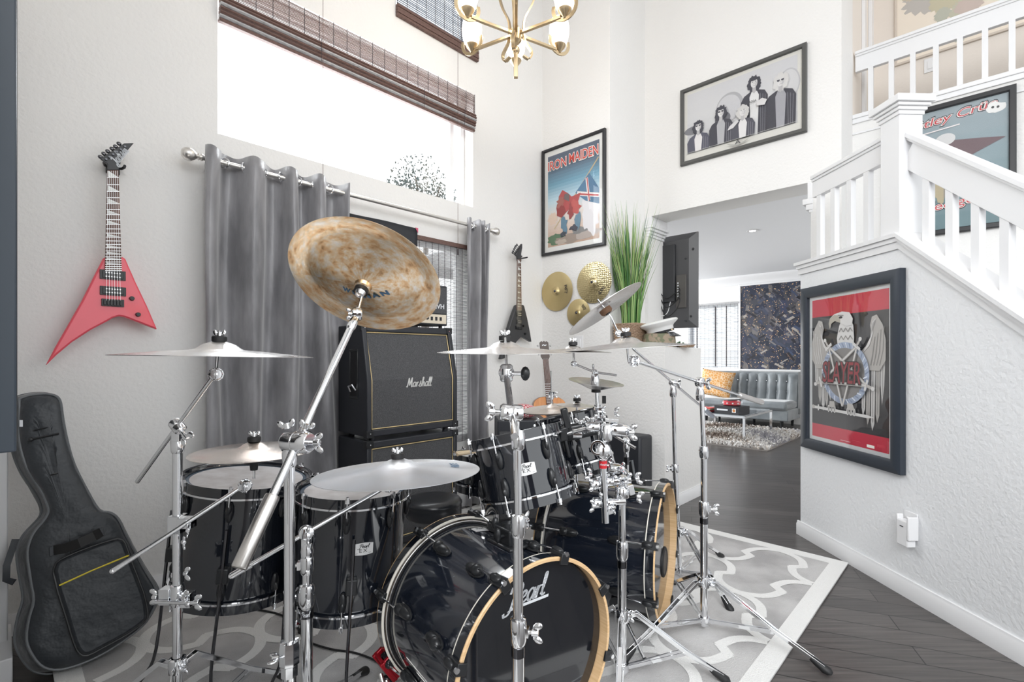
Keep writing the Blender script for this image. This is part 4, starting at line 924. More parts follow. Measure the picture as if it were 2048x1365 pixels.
mb = MB(SILV); strip2(mb, lambda x, y: G_(x, y, .0175), [(-.018, .985*bs), (-.006, .993*bs), (.004, .985*bs), (.018, .992*bs)], .003); mb.build('emblem', hd)
for s_ in (-1, 1):
    for k in range(3): mb = MB(NICK); y = (.90+.042*k)*bs; mb.cyl(G_(.03*s_, y, .009), G_(.048*s_, y, .009), .003, n=8); mb.ball(G_(.052*s_, y, .009), .008); mb.build('tuning_peg', root)

# ================================================================== SPEAKER STACK
def cab(label, a0, a1, bf, bk, z0, z1, slant, logo, wheels):
    root = thing('speaker_cabinet', label, 'speaker cabinet', AB((a0+a1)/2, (bf+bk)/2, z0), 'stacked guitar speaker cabinets')
    zk = z0+(z1-z0)*.5; sb = .062 if slant else 0
    prof = [(bk, z0), (bf, z0), (bf, zk), (bf-sb, z1), (bk, z1)]
    t = .03
    mb = MB(TOLEX)   # side walls protrude beyond the grille
    for s_ in (a0, a1-t): mb.prism([AB(s_, b, z) for b, z in prof], D1*t)
    for (p0, p1, dn) in (((bf, z0), (bk, z0), 1), ((bf-sb, z1), (bk, z1), -1)):
        mb.prism([AB(a0+t, p0[0], p0[1]), AB(a0+t, p1[0], p1[1]), AB(a0+t, p1[0], p1[1]+t*1.3*dn), AB(a0+t, p0[0], p0[1]+t*1.3*dn)], D1*(a1-a0-2*t))
    mb.abox(a0+t, a1-t, bk, bk+.012, z0+t, z1-t); mb.build('cabinet_shell', root, bev=.006)
    mb = MB(GRILL); r_ = .014
    front = [(bf-r_, z0+t*1.3), (bf-r_, zk), (bf-sb-r_, z1-t*1.3)]
    for (p, q) in zip(front[:-1], front[1:]): mb.poly([AB(a0+t, *p), AB(a1-t, *p), AB(a1-t, *q), AB(a0+t, *q)])
    mb.build('grille_cloth', root, smooth=False)
    mb = MB(GOLD); e = .004
    loop = [AB(a0+t+e, front[0][0]+.006, front[0][1]+e), AB(a1-t-e, front[0][0]+.006, front[0][1]+e), AB(a1-t-e, front[1][0]+.006, front[1][1]), AB(a1-t-e, front[2][0]+.006, front[2][1]-e), AB(a0+t+e, front[2][0]+.006, front[2][1]-e), AB(a0+t+e, front[1][0]+.006, front[1][1])]
    mb.tube(loop, .0032, 6, True); mb.build('piping', root)
    for a in (a0, a1):
        for (b, z, bz) in ((bf, z0, 1), (bf-sb, z1, -1)):
            mb = MB(BPLAS); s_ = 1 if a == a0 else -1
            mb.abox(min(a-s_*.004, a+s_*.04), max(a-s_*.004, a+s_*.04), b-.03, b+.004, min(z-bz*.004, z+bz*.035), max(z-bz*.004, z+bz*.035)); mb.use(CHROME); mb.cyl(AB(a+s_*.02, b+.003, z+bz*.018), AB(a+s_*.02, b+.0065, z+bz*.018), .004, n=8); mb.build('corner_protector', root, bev=.004)
    # recessed side handle
    hz0, hz1 = z0+(z1-z0)*(.33), z0+(z1-z0)*.78; hb = (bf+bk)/2+.02
    mb = MB(BPLAS)
    hw = .05
    for q in ((hb-hw, hb-hw+.012, hz0, hz1), (hb+hw-.012, hb+hw, hz0, hz1), (hb-hw, hb+hw, hz0, hz0+.014), (hb-hw, hb+hw, hz1-.014, hz1)): mb.abox(a0-.004, a0+.002, *q)
    hp = mb.build('side_handle', root, bev=.002)
    mb = MB(OUTM); mb.abox(a0-.0015, a0, hb-hw+.012, hb+hw-.012, hz0+.014, hz1-.014); mb.build('recess', hp)
    mb = MB(CHROME); zc = hz0+.06; mb.tube([AB(a0-.003, hb-.03, zc-.02), AB(a0-.02, hb-.02, zc+.01), AB(a0-.02, hb+.02, zc+.02), AB(a0-.003, hb+.03, zc-.01)], .007, 8); mb.build('grip', hp)
    if logo:
        mb = MB(mat('white_logo', (.85, .85, .83), .35)); d = V(0, 0, 0)
        zc = zk-.045; ac = (a0+a1)/2-.05
        script(mb, 'Marshall', lambda x, y: AB(ac+x, bf-r_+.004, zc+y), -.008, 0, .172, .026, .15, .15); mb.build('lettering', root, smooth=False)
    if wheels:
        for a in (a0+.07, a1-.07):
            for b in (bf-.06, bk+.06): MB(RUBR).cyl(AB(a, b-.012, .0275), AB(a, b+.012, .0275), .0275).cyl(AB(a, b, .04), AB(a, b, z0), .012).build('caster', root)
    return root
CA0, CA1, CBF, CBK = 1.397, 2.037, -2.443, -2.775
cab('black straight-fronted speaker cabinet at the bottom of the stack, half hidden by drums', CA0, CA1, CBF, CBK, .06, .675, False, False, True)
cab('black slant-fronted speaker cabinet with white script lettering, on top of the stack', CA0, CA1, CBF, CBK, .70, 1.325, True, True, False)
mb = MB(TOLEX)
for a in (CA0+.06, CA1-.06):
    for b in (CBF-.05, CBK+.05): mb.cyl(AB(a, b, .675), AB(a, b, .70), .018)
o = mb.build('cabinet_feet'); o.parent = [q for q in bpy.data.objects if q.name.startswith('speaker_cabinet') and 'slant' in q['label']][0]; o.location = o.location-o.parent.location
h0, h1, hz = 1.70, 2.02, 1.325
root = thing('amplifier_head', 'small black amplifier head with cream control strip on top of the speaker stack', 'amplifier', AB(1.86, -2.6, hz))
MB(TOLEX).abox(h0, h1, -2.70, -2.525, hz+.018, hz+.275).build('case', root, bev=.006)
MB(GRILL).abox(h0+.012, h1-.012, -2.525, -2.521, hz+.095, hz+.262).build('grille', root)
mb = MB(mat('cream_panel', (.70, .62, .50), .5)); mb.abox(h0+.014, h1-.014, -2.525, -2.519, hz+.03, hz+.088); mb.use(INK); text(mb, 'EVH', lambda x, y: AB(x, -2.5205+.0015, y), h0+.21, hz+.125, h0+.29, hz+.155, 0, .03, 1, SILV); cpn = mb.build('control_panel', root)
for k in range(7):
    c = AB(h0+.05+.035*k, -2.519, hz+.06)
    if k < 4: MB(INK if k != 2 else REDP).lathe([(0, .012), (.007, .012), (.009, 0)], c, D2, 14).build('knob', cpn)
    else: MB(INK).box(c+D2*.002, (.014, .006, .022), (D1, D2, ZZ)).build('switch', cpn)
for a in (h0+.03, h1-.03): MB(RUBR).cyl(AB(a, -2.56, hz), AB(a, -2.56, hz+.018), .012).build('foot', root)
MB(RUBR).tube([AB(h0+.09, -2.61, hz+.275), AB(h0+.1, -2.61, hz+.295), AB(h1-.1, -2.61, hz+.295), AB(h1-.09, -2.61, hz+.275)], .007, 8).build('carry_handle', root)

# ================================================================== ON THE HALF WALL: plant, television, hats
HW = 1.215
pc = P(1262, 690, 3.93); pc.z = HW
root = thing('potted_grass', 'tall artificial green grass in a square brown wicker basket on the half wall', 'plant', pc)
WICK = mat('brown_wicker', (.30, .19, .12), .7, var=(70, (.52, .38, .27), .35, .65, (1, 1, 2.5)), bump=(90, 1, .006, (1, 1, 2.5)))
def bas(k0, k1, z0, z1): return [(-k0, -k0, z0), (k0, -k0, z0), (k0, k0, z0), (-k0, k0, z0), (-k1, -k1, z1), (k1, -k1, z1), (k1, k1, z1), (-k1, k1, z1)]
mb = MB(WICK); NR = 18
for i in range(NR):
    z = .006+i*.0105; k = .086+.013*i/NR
    loop = []
    for sx, sy, dx, dy in ((-1, -1, 1, 0), (1, -1, 0, 1), (1, 1, -1, 0), (-1, 1, 0, -1)):
        for j in range(8):
            t_ = j/8*2; wv_ = .0035*(1 if (j+i) % 2 else -1); x = sx*k+dx*t_*k; y = sy*k+dy*t_*k; nx, ny = dy, -dx
            loop.append(pc+D1*(x+nx*wv_)+D2*(y+ny*wv_)+ZZ*z)
    mb.tube(loop, .0062, 5, True)
mb.build('basket', root)
MB(mat('dark_moss', (.05, .05, .03), .9)).box(pc+ZZ*.09, (.165, .165, .17), (D1, D2, ZZ)).build('soil', root)
GR = [mat('grass_green', (.10, .24, .06), .45), mat('grass_light', (.30, .44, .16), .45), mat('grass_dark', (.045, .13, .045), .45), mat('grass_yellow', (.50, .48, .22), .5)]
mb = MB(); rr = random.Random(11)
for i in range(330):
    mb.use(rr.choice([GR[0]]*4+[GR[1]]*4+[GR[2]]*3+[GR[3]])); ang = rr.uniform(0, 2*math.pi); r0 = rr.uniform(0, .07); L_ = rr.choice([rr.uniform(.5, .8), rr.uniform(.65, .98)]); ln = rr.uniform(.0, .17)*(1 if rr.random() < .9 else 1.6)
    base = pc+V(math.cos(ang)*r0, math.sin(ang)*r0, .17); out_ = V(math.cos(ang+rr.uniform(-.7, .7)), math.sin(ang+rr.uniform(-.7, .7)), 0)
    side = V(-out_.y, out_.x, 0); side = (side+V(rr.uniform(-.6, .6), rr.uniform(-.6, .6), 0)).normalized(); w0 = rr.uniform(.003, .0065); prev = None
    for k in range(7):
        t_ = k/6; p_ = base+out_*(ln*t_**1.8+.02*t_)+ZZ*(L_*t_*(1-.12*ln*t_)); ww = w0*(1-t_**2.2)+.0003
        pa_, pb_ = p_.dot(D1), p_.dot(D2)
        if pb_ < -2.165: p_ = AB(pa_, -2.165, p_.z)
        a_, b_ = mb.bm.verts.new(p_-side*ww), mb.bm.verts.new(p_+side*ww)
        if prev: mb.face([prev[0], prev[1], b_, a_])
        prev = (a_, b_)
mb.build('grass_blades', root, norm=False)['kind'] = 'stuff'

# television seen from behind
ta = 4.275; tb1 = onA(1393, 500, ta).dot(D2); tb0 = tb1-1.42; tz0, tz1 = 1.402, 2.255
root = thing('television', 'large black television seen from behind, hung over the half wall beside the grass', 'television', AB(ta, tb1-.6, tz0), 'televisions')
TVB = mat('tv_back_plastic', (.07, .07, .075), .38); TVD = mat('tv_back_dark', (.03, .031, .035), .4); TVP = mat('tv_port_panel', (.09, .085, .08), .5)
mb = MB(TVB); ch = .07
def fr3(b0, b1, z0, z1, a): return [AB(a, b0, z0), AB(a, b1, z0), AB(a, b1, z1), AB(a, b0, z1)]
A_ = fr3(tb0, tb1, tz0, tz1, ta+.045); B_ = fr3(tb0, tb1, tz0, tz1, ta+.03); C_ = fr3(tb0+ch, tb1-ch, tz0+ch, tz1-ch*.8, ta)
va, vb, vc = [[mb.bm.verts.new(p_) for p_ in q] for q in (A_, B_, C_)]
mb.face(va); mb.face(vc)
for k in range(4): j = (k+1) % 4; mb.face([va[k], va[j], vb[j], vb[k]]); mb.face([vb[k], vb[j], vc[j], vc[k]])
mb.build('casing', root, ang=20)
bx = lambda b0, b1, z0, z1, d, m, nm, pr=None: MB(m).abox(ta-d, ta+.002, b0, b1, z0, z1).build(nm, pr or root, bev=.004)
bx(tb1-1.1, tb1-.19, tz0+.24, tz1-.09, .035, TVD, 'electronics_box'); pp = bx(tb1-.186, tb1-.09, tz0+.18, tz0+.48, .012, TVP, 'port_panel')
mb = MB(SILV)
for k in range(6): mb.abox(ta-.0145, ta-.011, tb1-.172, tb1-.160, tz0+.28+.024*k, tz0+.292+.024*k)
mb.build('sockets', pp)
for k, (b, z) in enumerate([(.10, .06), (.10, .25), (.10, .45), (.10, .62), (.03, .70), (.25, .04), (.05, .10)]): MB(TVD).cyl(AB(ta+.004, tb1-b, tz0+z), AB(ta-.004, tb1-b, tz0+z), .009, n=10).build('screw_hole', root)
bx(tb1-.42, tb1-.34, tz0-.0, tz0+.20, .03, TVP, 'stand_socket')
mb = MB(RUBR)
for dz, dd in ((0, .05), (.05, .02), (.09, -.02)): mb.tube([tuple(q) for q in smooth_pts([tuple(q) for q in (AB(ta-.02, tb1-.16, tz0+.28+dz), AB(ta-.05, tb1-.13, tz0+.24+dz), AB(ta-.06, tb1-.17, tz0+.20+dz-dd), AB(ta-.06, tb1-.26, tz0+.16+dz-dd), AB(ta-.06, tb1-.33, tz0+.26+dz), AB(ta-.06, tb1-.42, tz0+.42+dz*.5))], 5)], .0042, 6)
mb.build('cables', root)
mb = MB(WHT); mb.tube([tuple(q) for q in smooth_pts([tuple(q) for q in (AB(ta-.03, tb1-.23, tz0+.24), AB(ta-.05, tb1-.25, tz0+.14), AB(ta-.05, tb1-.31, tz0+.12), AB(ta-.05, tb1-.36, tz0+.22), AB(ta-.05, tb1-.38, tz0+.40))], 5)], .0035, 6); mb.build('white_cable', root)
MB(TVD).abox(3.96, ta-.03, tb1-.95, tb1-.75, tz0+.3, tz0+.5).build('wall_bracket', root)
# near television edge at the far left of the frame
root = thing('television', 'dark slate edge of a wall-mounted television at the left border of the photo', 'television', AB(0, -1.5, .99), 'televisions')
MB(DARKW).abox(-.012, .0215, -2.35, -1.2, .985, 1.93).build('casing', root, bev=.003)
MB(BPLAS).abox(-.035, -.012, -2.3, -1.22, 1.0, 1.9).build('back_shell', root)
MB(BPLAS).abox(.0215, .0225, -2.34, -1.21, 1.0, 1.915).build('screen', root)

# hats
hc = P(1318, 690, 3.85); hc.z = HW
CAMO = mat('camouflage_cloth', (.18, .19, .12), .8, var=(22, (.34, .27, .20), .47, .53))
root = thing('camouflage_cap', 'camouflage cloth cap under the white peaked cap on the half wall', 'hat', hc, 'military caps')
mb = MB(CAMO); mb.lathe([(.0, .118), (.08, .116), (.118, .10), (.125, .06), (.128, .0), (.12, 0), (.118, .05), (.0, .10)], hc, ZZ, 28); mb.build('crown', root)
def brim(mb, c, R, fwd, z0, w_, dz):
    sd = fwd.cross(ZZ); pts = []
    for k in range(13): t_ = -1.1+2.2*k/12; pts.append((math.sin(t_), math.cos(t_)))
    inn = [c+sd*(x*R)+fwd*(y*R)+ZZ*z0 for x, y in pts]; out_ = [c+sd*(x*R*1.02)+fwd*(y*R+w_*math.cos(t*.5-1.5+1.5) if False else y*(R+w_))+ZZ*(z0-dz) for t, (x, y) in enumerate(pts)]
    n = len(pts)
    for k in range(n-1):
        mb.prism([inn[k], inn[k+1], out_[k+1], out_[k]], ZZ*.003)
fwd = (D2*.8+D1*.6).normalized()
mb = MB(CAMO); brim(mb, hc, .118, V(1, -.25, 0).normalized(), .03, .06, .02); mb.build('visor', root)
wc = hc+V(.012, -.005, .112)
root = thing('peaked_cap', 'white military peaked cap with black visor resting on the camouflage cap', 'hat', wc, 'military caps')
tl = Quaternion(V(0, 1, 0), -.24); ax = tl@ZZ
mb = MB(mat('white_cap_cloth', (.80, .80, .79), .6)); mb.lathe([(0, .098), (.10, .098), (.138, .092), (.149, .083), (.146, .074), (.112, .050), (.103, .038), (.102, .0), (0, .0)], wc, ax, 36); mb.build('crown', root)
mb = MB(BPLAS); mb.lathe([(.104, .0), (.105, .016), (.102, .017), (.100, 0)], wc, ax, 36, True); mb.build('chin_strap', root)
mb = MB(LACQ); brim(mb, wc, .10, V(1, -.3, 0).normalized(), .004, .055, .03); mb.build('visor', root)
MB(BRASS).ball(wc+V(.055, -.10, .022), .009, (1, .5, 1)).build('button', root)
tc_ = P(1352, 690, 3.85); tc_.z = HW
mb = MB(WICK); mb.lathe([(0, .004), (.055, .004), (.075, .022), (.079, .022), (.06, 0), (0, 0)], tc_+V(.07, .0, 0), ZZ, 28); tag(mb.build('tray'), 'small round woven tray at the right end of the half wall', 'tray')
root = thing('succulent', 'tiny dark green succulent beside the caps on the woven tray', 'plant', tc_+V(.03, -.01, .006)); mb = MB(GR[2]); rr = random.Random(2)
for i in range(26): d = V(rr.gauss(0, 1), rr.gauss(0, 1), abs(rr.gauss(0, 1))).normalized(); c = tc_+V(.03, -.01, .016); mb.tube([c, c+d*.028, c+d*.036], [.004, .005, .0006], 5)
mb.build('leaves', root)
MB(BPLAS).lathe([(0, .0), (.018, 0), (.022, .014), (0, .014)], tc_+V(.03, -.01, .0055), ZZ, 16).build('pot', root)

# ================================================================== LIVING ROOM
SOF = mat('grey_sofa_velvet', (.155, .175, .19), .4, sheen=.6, var=(3, (.26, .285, .30), .4, .65), bump=(6, .3, .02))
sb0, sb1 = onA(1424, 745, 8.95).dot(D2), -2.2
root = thing('sofa', 'long grey velvet tufted sofa under the city picture in the living room', 'sofa', AB(8.3+SO, (sb0+sb1)/2, 0))
nch = int((sb1-sb0)/.145)
def back_fn(s, t):
    b = sb0+(sb1-sb0)*s; z = .42+.46*t; ph = (s*nch) % 1
    d = .045*math.sin(math.pi*ph)**.6
    for zb2 in (.30, .68):   # tufting buttons in the creases
        e = math.exp(-((t-zb2)/.12)**2)*math.exp(-((min(ph, 1-ph))/.25)**2); d -= .018*e
    d *= min(1, 6*(1-t)+.1)**.5
    return AB(8.52+SO-.08*(1-t)-.03-d+.05*t**6, b, z)
mb = MB(SOF); mb.grid(back_fn, nch*8, 24); mb.abox(8.5+SO, 8.66+SO, sb0, sb1, .2, .88); mb.build('backrest', root, ang=80)
mb = MB(CHROME)
for i in range(1, nch):
    for z in (.56, .73): mb.ball(AB(8.455+SO, sb0+(sb1-sb0)*i/nch, z), .011, (1, 1, 1), 8)
mb.build('buttons', root)
for k in range(2):
    q0 = sb0+(sb1-sb0)*k/2; q1 = sb0+(sb1-sb0)*(k+1)/2
    MB(SOF).abox(7.88+SO, 8.5+SO, q0-.35*(1-k), q1-.008, .30, .435).build('seat_cushion', root, bev=.04)
MB(SOF).abox(7.93+SO, 8.62+SO, sb0-.35, sb1, .13, .30).build('base', root, bev=.015)
for b in (sb0+.1, (sb0+sb1)/2, sb1-.1):
    for a in (7.98+SO, 8.56+SO): MB(BPLAS).cyl(AB(a, b, 0), AB(a, b, .13), .018, .026).build('leg', root)
# patterned pillow
pc2 = onA(1430, 768, 8.60); root = None
PIL = mat('orange_pattern_cloth', (.62, .36, .13), .8); N_, L_n = PIL.node_tree.nodes, PIL.node_tree.links
vo = N_.new('ShaderNodeTexVoronoi'); vo.inputs['Scale'].default_value = 22; vo.feature = 'DISTANCE_TO_EDGE'; tcn = N_.new('ShaderNodeTexCoord'); L_n.new(tcn.outputs['Object'], vo.inputs[0]); rp = N_.new('ShaderNodeValToRGB'); rp.color_ramp.elements[0].color = (.70, .55, .38, 1); rp.color_ramp.elements[1].color = (.58, .28, .08, 1); rp.color_ramp.elements[0].position = .03; rp.color_ramp.elements[1].position = .12; L_n.new(vo.outputs[0], rp.inputs[0]); L_n.new(rp.outputs[0], N_['Principled BSDF'].inputs[0])
pX = (D2+V(0, 0, -.12)).normalized(); pZ = (ZZ+D1*.35+D2*.12).normalized(); pN = pX.cross(pZ).normalized()
def pil(sgn):
    def f(s, t):
        x, y = (s*2-1), (t*2-1); pinch = 1-.10*(abs(x)**2)*(1-abs(y)**2)-.0; px = x*(1-.10*(1-x*x)*0-.07*(1-y*y)*abs(x)); py = y*(1-.07*(1-x*x)*abs(y))
        th = .075*((1-x**4)*(1-y**4))**.6
        return AB(8.64, pc2.dot(D2), .67)+pX*px*.29+pZ*py*.24+pN*th*sgn
    return f
mb = MB(PIL); mb.grid(pil(1), 20, 20); mb.grid(pil(-1), 20, 20); bmesh.ops.remove_doubles(mb.bm, verts=mb.bm.verts, dist=.0005)
tag(mb.build('pillow', ang=180), 'orange and cream patterned pillow leaning on the left end of the grey sofa', 'pillow')
# coffee table
root = thing('coffee_table', 'low chrome-legged glass coffee table standing on the shaggy rug', 'table', AB(7.6, -2.6, .0))
q = P(1490, 832, 6.45); ta0, tb_r = q.dot(D1), q.dot(D2); ta1 = ta0+1.15; tb_l = tb_r-.85
mb = MB(CHROME); zt_ = .355
for (x0, x1, y0, y1) in ((ta0, ta1, tb_r-.03, tb_r), (ta0, ta1, tb_l, tb_l+.03), (ta0, ta0+.03, tb_l, tb_r), (ta1-.03, ta1, tb_l, tb_r)): mb.abox(x0, x1, y0, y1, zt_-.03, zt_)
mb.build('frame', root, bev=.002)
MB(mat('smoked_glass', (.25, .28, .30), .08, 0, .8)).abox(ta0+.03, ta1-.03, tb_l+.03, tb_r-.03, zt_-.008, zt_+.004).build('table_top', root)
for a in (ta0, ta1-.03):
    for b in (tb_l, tb_r-.03): MB(CHROME).abox(a, a+.03, b, b+.03, .04, zt_-.03).build('leg', root)
bq = AB(ta0+.20, tb_r-.24, zt_+.004); X1 = (D2*.98-D1*.2).normalized(); Y1 = ZZ.cross(X1)
def obox(c, sx, sy, sz, m, nm, par=None, bev=.002): return MB(m).box(c+ZZ*sz/2, (sx, sy, sz), (X1, Y1, ZZ)).build(nm, par, bev=bev)
root = thing('game_box', 'black box with white lettering on the coffee table', 'box', bq)
obox(bq, .36, .26, .11, INK, 'carton', root)
mb = MB(SILV); mb.box(bq-Y1*.131-X1*.06+ZZ*.055, (.16, .001, .022), (X1, Y1, ZZ)); mb.use(WHT); mb.box(bq-Y1*.131+X1*.11+ZZ*.055, (.055, .001, .055), (X1, Y1, ZZ)); mb.use(ORNG); mb.cyl(bq-Y1*.1315+X1*.11+ZZ*.055, bq-Y1*.1325+X1*.11+ZZ*.055, .02); mb.build('labels', root)
gq = bq+ZZ*.11
mb = MB(mat('red_gloss', (.55, .01, .03), .15, 0, 1)); mb.lathe([(0, .004), (.10, .004), (.112, .012), (.112, .06), (.104, .064), (.10, .03), (0, .02)], gq, ZZ, 32); mb.use(WHT)
for k in range(10): t_ = 2*math.pi*k/10; mb.ball(gq+V(math.cos(t_)*.112, math.sin(t_)*.112, .036), .012, (1, 1, 1), 8)
tag(mb.build('bowl'), 'round glossy red bowl with pale dots standing on the black box', 'bowl')
mb = MB(mat('dark_grey_plastic', (.06, .06, .065), .4)); mb.box(gq+V(.02, -.03, .078), (.17, .05, .022), ((X1+ZZ*.12).normalized(), Y1, ZZ)); tag(mb.build('remote_control', bev=.006), 'dark grey remote control lying across the red bowl', 'remote control')
mg = AB(ta0+.20, tb_r-.60, zt_+.004); root = thing('magazine_stack', 'small pile of red and dark magazines left of the black box', 'magazines', mg)
for k, m in enumerate([INK, REDP, INK, ink(.5, .35, .2), REDP]): MB(m).box(mg+ZZ*(.006+.012*k), (.24-.008*k, .2, .011), ((X1+Y1*.05*k).normalized(), (Y1-X1*.05*k).normalized(), ZZ)).build('magazine', root)
# shaggy rug
rr = random.Random(21); RA0, RA1, RB0, RB1 = 6.40, 8.30, -4.8, -1.9
root = thing('shag_rug', 'shaggy mottled brown and white rug in front of the sofa', 'rug', AB(7.1, -3.2, 0))
MB(mat('rug_backing', (.35, .32, .30), .95)).abox(RA0, RA1, RB0, RB1, .0, .015).build('backing', root)
SH = [mat('shag_white', (.74, .72, .70), .9), mat('shag_grey', (.40, .39, .42), .9), mat('shag_brown', (.22, .17, .14), .9), mat('shag_cream', (.62, .56, .50), .9)]
mb = MB()
for i in range(19000):
    a, b = rr.uniform(RA0, RA1), rr.uniform(RB0, RB1); k = math.sin(a*5+2*math.sin(b*3))+math.sin(b*4.2+a)+rr.gauss(0, .7)
    mb.use(SH[2] if k > 1.25 else SH[3] if k > .5 else SH[1] if k < -1.4 else SH[0])
    c = AB(a, b, .012); d = V(rr.gauss(0, .6), rr.gauss(0, .6), 1).normalized(); s_ = d.cross(V(rr.gauss(0, 1), rr.gauss(0, 1), .2)).normalized()*.010; t_ = c+d*rr.uniform(.03, .055)
    mb.poly([c-s_, c+s_, t_+s_*.8, t_+d.cross(s_)*.3-s_*.8])
mb.build('pile', root, smooth=False, norm=False)['kind'] = 'stuff'
# recessed ceiling lamp in the living room
rc = P(1505, 462, 5.64); rc.z = 2.578
root = thing('recessed_light', 'small lit recessed spotlight in the living room ceiling', 'ceiling light', rc)
MB(TRIM).lathe([(.035, -.002), (.06, -.004), (.064, .0), (.035, 0)], rc, ZZ, 28, True).build('trim_ring', root)
MB(mat('lamp_glow', (1, 1, 1), .5, emis=((1, .98, .95), 12))).lathe([(0, -.001), (.034, -.001)], rc, ZZ, 24).build('bulb', root)

# ================================================================== CHANDELIER
CH = V(.02, 2.6, 2.845)
root = thing('chandelier', 'brushed brass six-armed chandelier with white glass shades hanging from above', 'chandelier', CH-ZZ*.22)
MB(BRASS).cyl(CH+ZZ*.62, V(CH.x, CH.y, CZ-.02), .006, n=10).build('hanging_rod', root)
MB(BRASS).lathe([(0, 0), (.06, 0), (.055, -.02), (.02, -.035), (0, -.035)], V(CH.x, CH.y, CZ), ZZ, 24).build('ceiling_canopy', root)
mb = MB(BRASS); mb.lathe([(0, -.05), (.018, -.05), (.030, -.035), (.030, .02), (.018, .03), (.010, .05), (.010, .55), (.02, .58), (.02, .62), (0, .62)], CH, ZZ, 24); mb.build('centre_column', root)
mb = MB(BRASS); mb.box(CH-ZZ*.16, (.022, .022, .14)); mb.ball(CH-ZZ*.085, .022); mb.build('bottom_finial', root, bev=.002)
for k in range(3):
    t_ = 2*math.pi*k/3+.35; d = V(math.cos(t_), math.sin(t_), 0); sdd = V(-d.y, d.x, 0)
    pts = smooth_pts([tuple(CH+d*r_+ZZ*z) for r_, z in ((.012, .56), (.10, .50), (.135, .36), (.10, .20), (.045, .08), (.05, -.02), (.09, -.075), (.075, -.115), (.04, -.105))], 5)
    MB(BRASS).sweep(pts, [(-.009, -.004), (.009, -.004), (.009, .004), (-.009, .004)], sdd.cross(ZZ)).build('scroll', root)
SHADE = mat('opal_glass_lit', (.9, .88, .84), .25, emis=((1, .93, .82), 1.6))
for k in range(6):
    t_ = math.pi/2+2*math.pi*k/6; d = V(math.cos(t_), math.sin(t_), 0); sdd = V(-d.y, d.x, 0); c = CH+d*.28
    arm = MB(BRASS).box(CH+d*.135+ZZ*.0, (.25, .016, .014), (d, sdd, ZZ)).build('arm', root, bev=.001)
    pts = [tuple(c+d*(.062*math.sin(q))+ZZ*(.045-.062*math.cos(q)-.0)) for q in [(-1.9+3.8*j/16) for j in range(17)]]
    MB(BRASS).sweep(pts, [(-.009, -.0035), (.009, -.0035), (.009, .0035), (-.009, .0035)], V(d.y, -d.x, 0)).build('crescent', arm)
    MB(BRASS).lathe([(0, -.012), (.008, -.012), (.012, -.004), (.030, .016), (.036, .03), (.030, .03), (.0, .016)], c, ZZ, 24).build('cup', arm)
    MB(SHADE).lathe([(.030, .022), (.044, .045), (.054, .085), (.056, .12), (.050, .155), (.046, .168), (.043, .168), (.047, .153), (.053, .12), (.051, .086), (.041, .047), (.026, .025)], c, ZZ, 28, True).build('glass_shade', arm)
for k in range(3):
    t_ = math.pi/2+2*math.pi*(2*k)/6
    ld = bpy.data.lights.new('bulb_light', 'POINT'); ld.energy = 5; ld.color = (1, .86, .68); ld.shadow_soft_size = .05; lo = bpy.data.objects.new('bulb_light', ld); sc.collection.objects.link(lo); lo.location = CH+V(math.cos(t_), math.sin(t_), 0)*.28+ZZ*.20

# ================================================================== DRUM RUG
ra0, ra1, rb0, rb1 = .135, 3.236, -2.80, -.547; RT = .012
root = thing('area_rug', 'grey and white trellis-patterned rug under the whole drum kit', 'rug', AB((ra0+ra1)/2, (rb0+rb1)/2, 0))
MB(RUGG).abox(ra0, ra1, rb0, rb1, 0, RT).build('pile', root, bev=.004)
mb = MB(RUGW); bw = .075; e = .0012
for q in ((ra0, ra1, rb0, rb0+bw), (ra0, ra1, rb1-bw, rb1), (ra0, ra0+bw, rb0+bw, rb1-bw), (ra1-bw, ra1, rb0+bw, rb1-bw)): mb.abox(*q, RT-.002, RT+e)
LA, LB = .345, .255   # half cell sizes
ta_, tb_ = 3.153, -.86
half_ = [(1, 0), (.965, .18), (.89, .36), (.76, .50), (.56, .59)]
rrz = random.Random(3)   # tip to the step in the line, unit cell
sym = [(1-x, 1-y) for x, y in half_[::-1]]; zig = []
def clip(a, b): return ra0+bw < a < ra1-bw and rb0+bw < b < rb1-bw
for i in range(-12, 4):
    for j in range(-12, 4):
        if (i+j) % 2: continue
        ca, cb2 = ta_-LA+i*LA, tb_+j*LB
        for sa in (-1, 1):
            for sb in (-1, 1):
                pts = [(ca+sa*x*LA, cb2+sb*y*LB) for x, y in smooth_pts(half_, 3)+zig+smooth_pts(sym, 3)]
                for k in range(len(pts)-1):
                    (x0, y0), (x1, y1) = pts[k], pts[k+1]
                    if not (clip(x0, y0) and clip(x1, y1)): continue
                    dx, dy = x1-x0, y1-y0; l = math.hypot(dx, dy) or 1; wv_ = .021; nx, ny = -dy/l*wv_, dx/l*wv_; ex, ey = dx/l*.008, dy/l*.008
                    zz = RT+.0012+rrz.uniform(0, .0006)
                    mb.poly([AB(x0+nx-ex, y0+ny-ey, zz), AB(x0-nx-ex, y0-ny-ey, zz), AB(x1-nx+ex, y1-ny+ey, zz), AB(x1+nx+ex, y1+ny+ey, zz)])
mb.build('white_trellis', root, smooth=False)

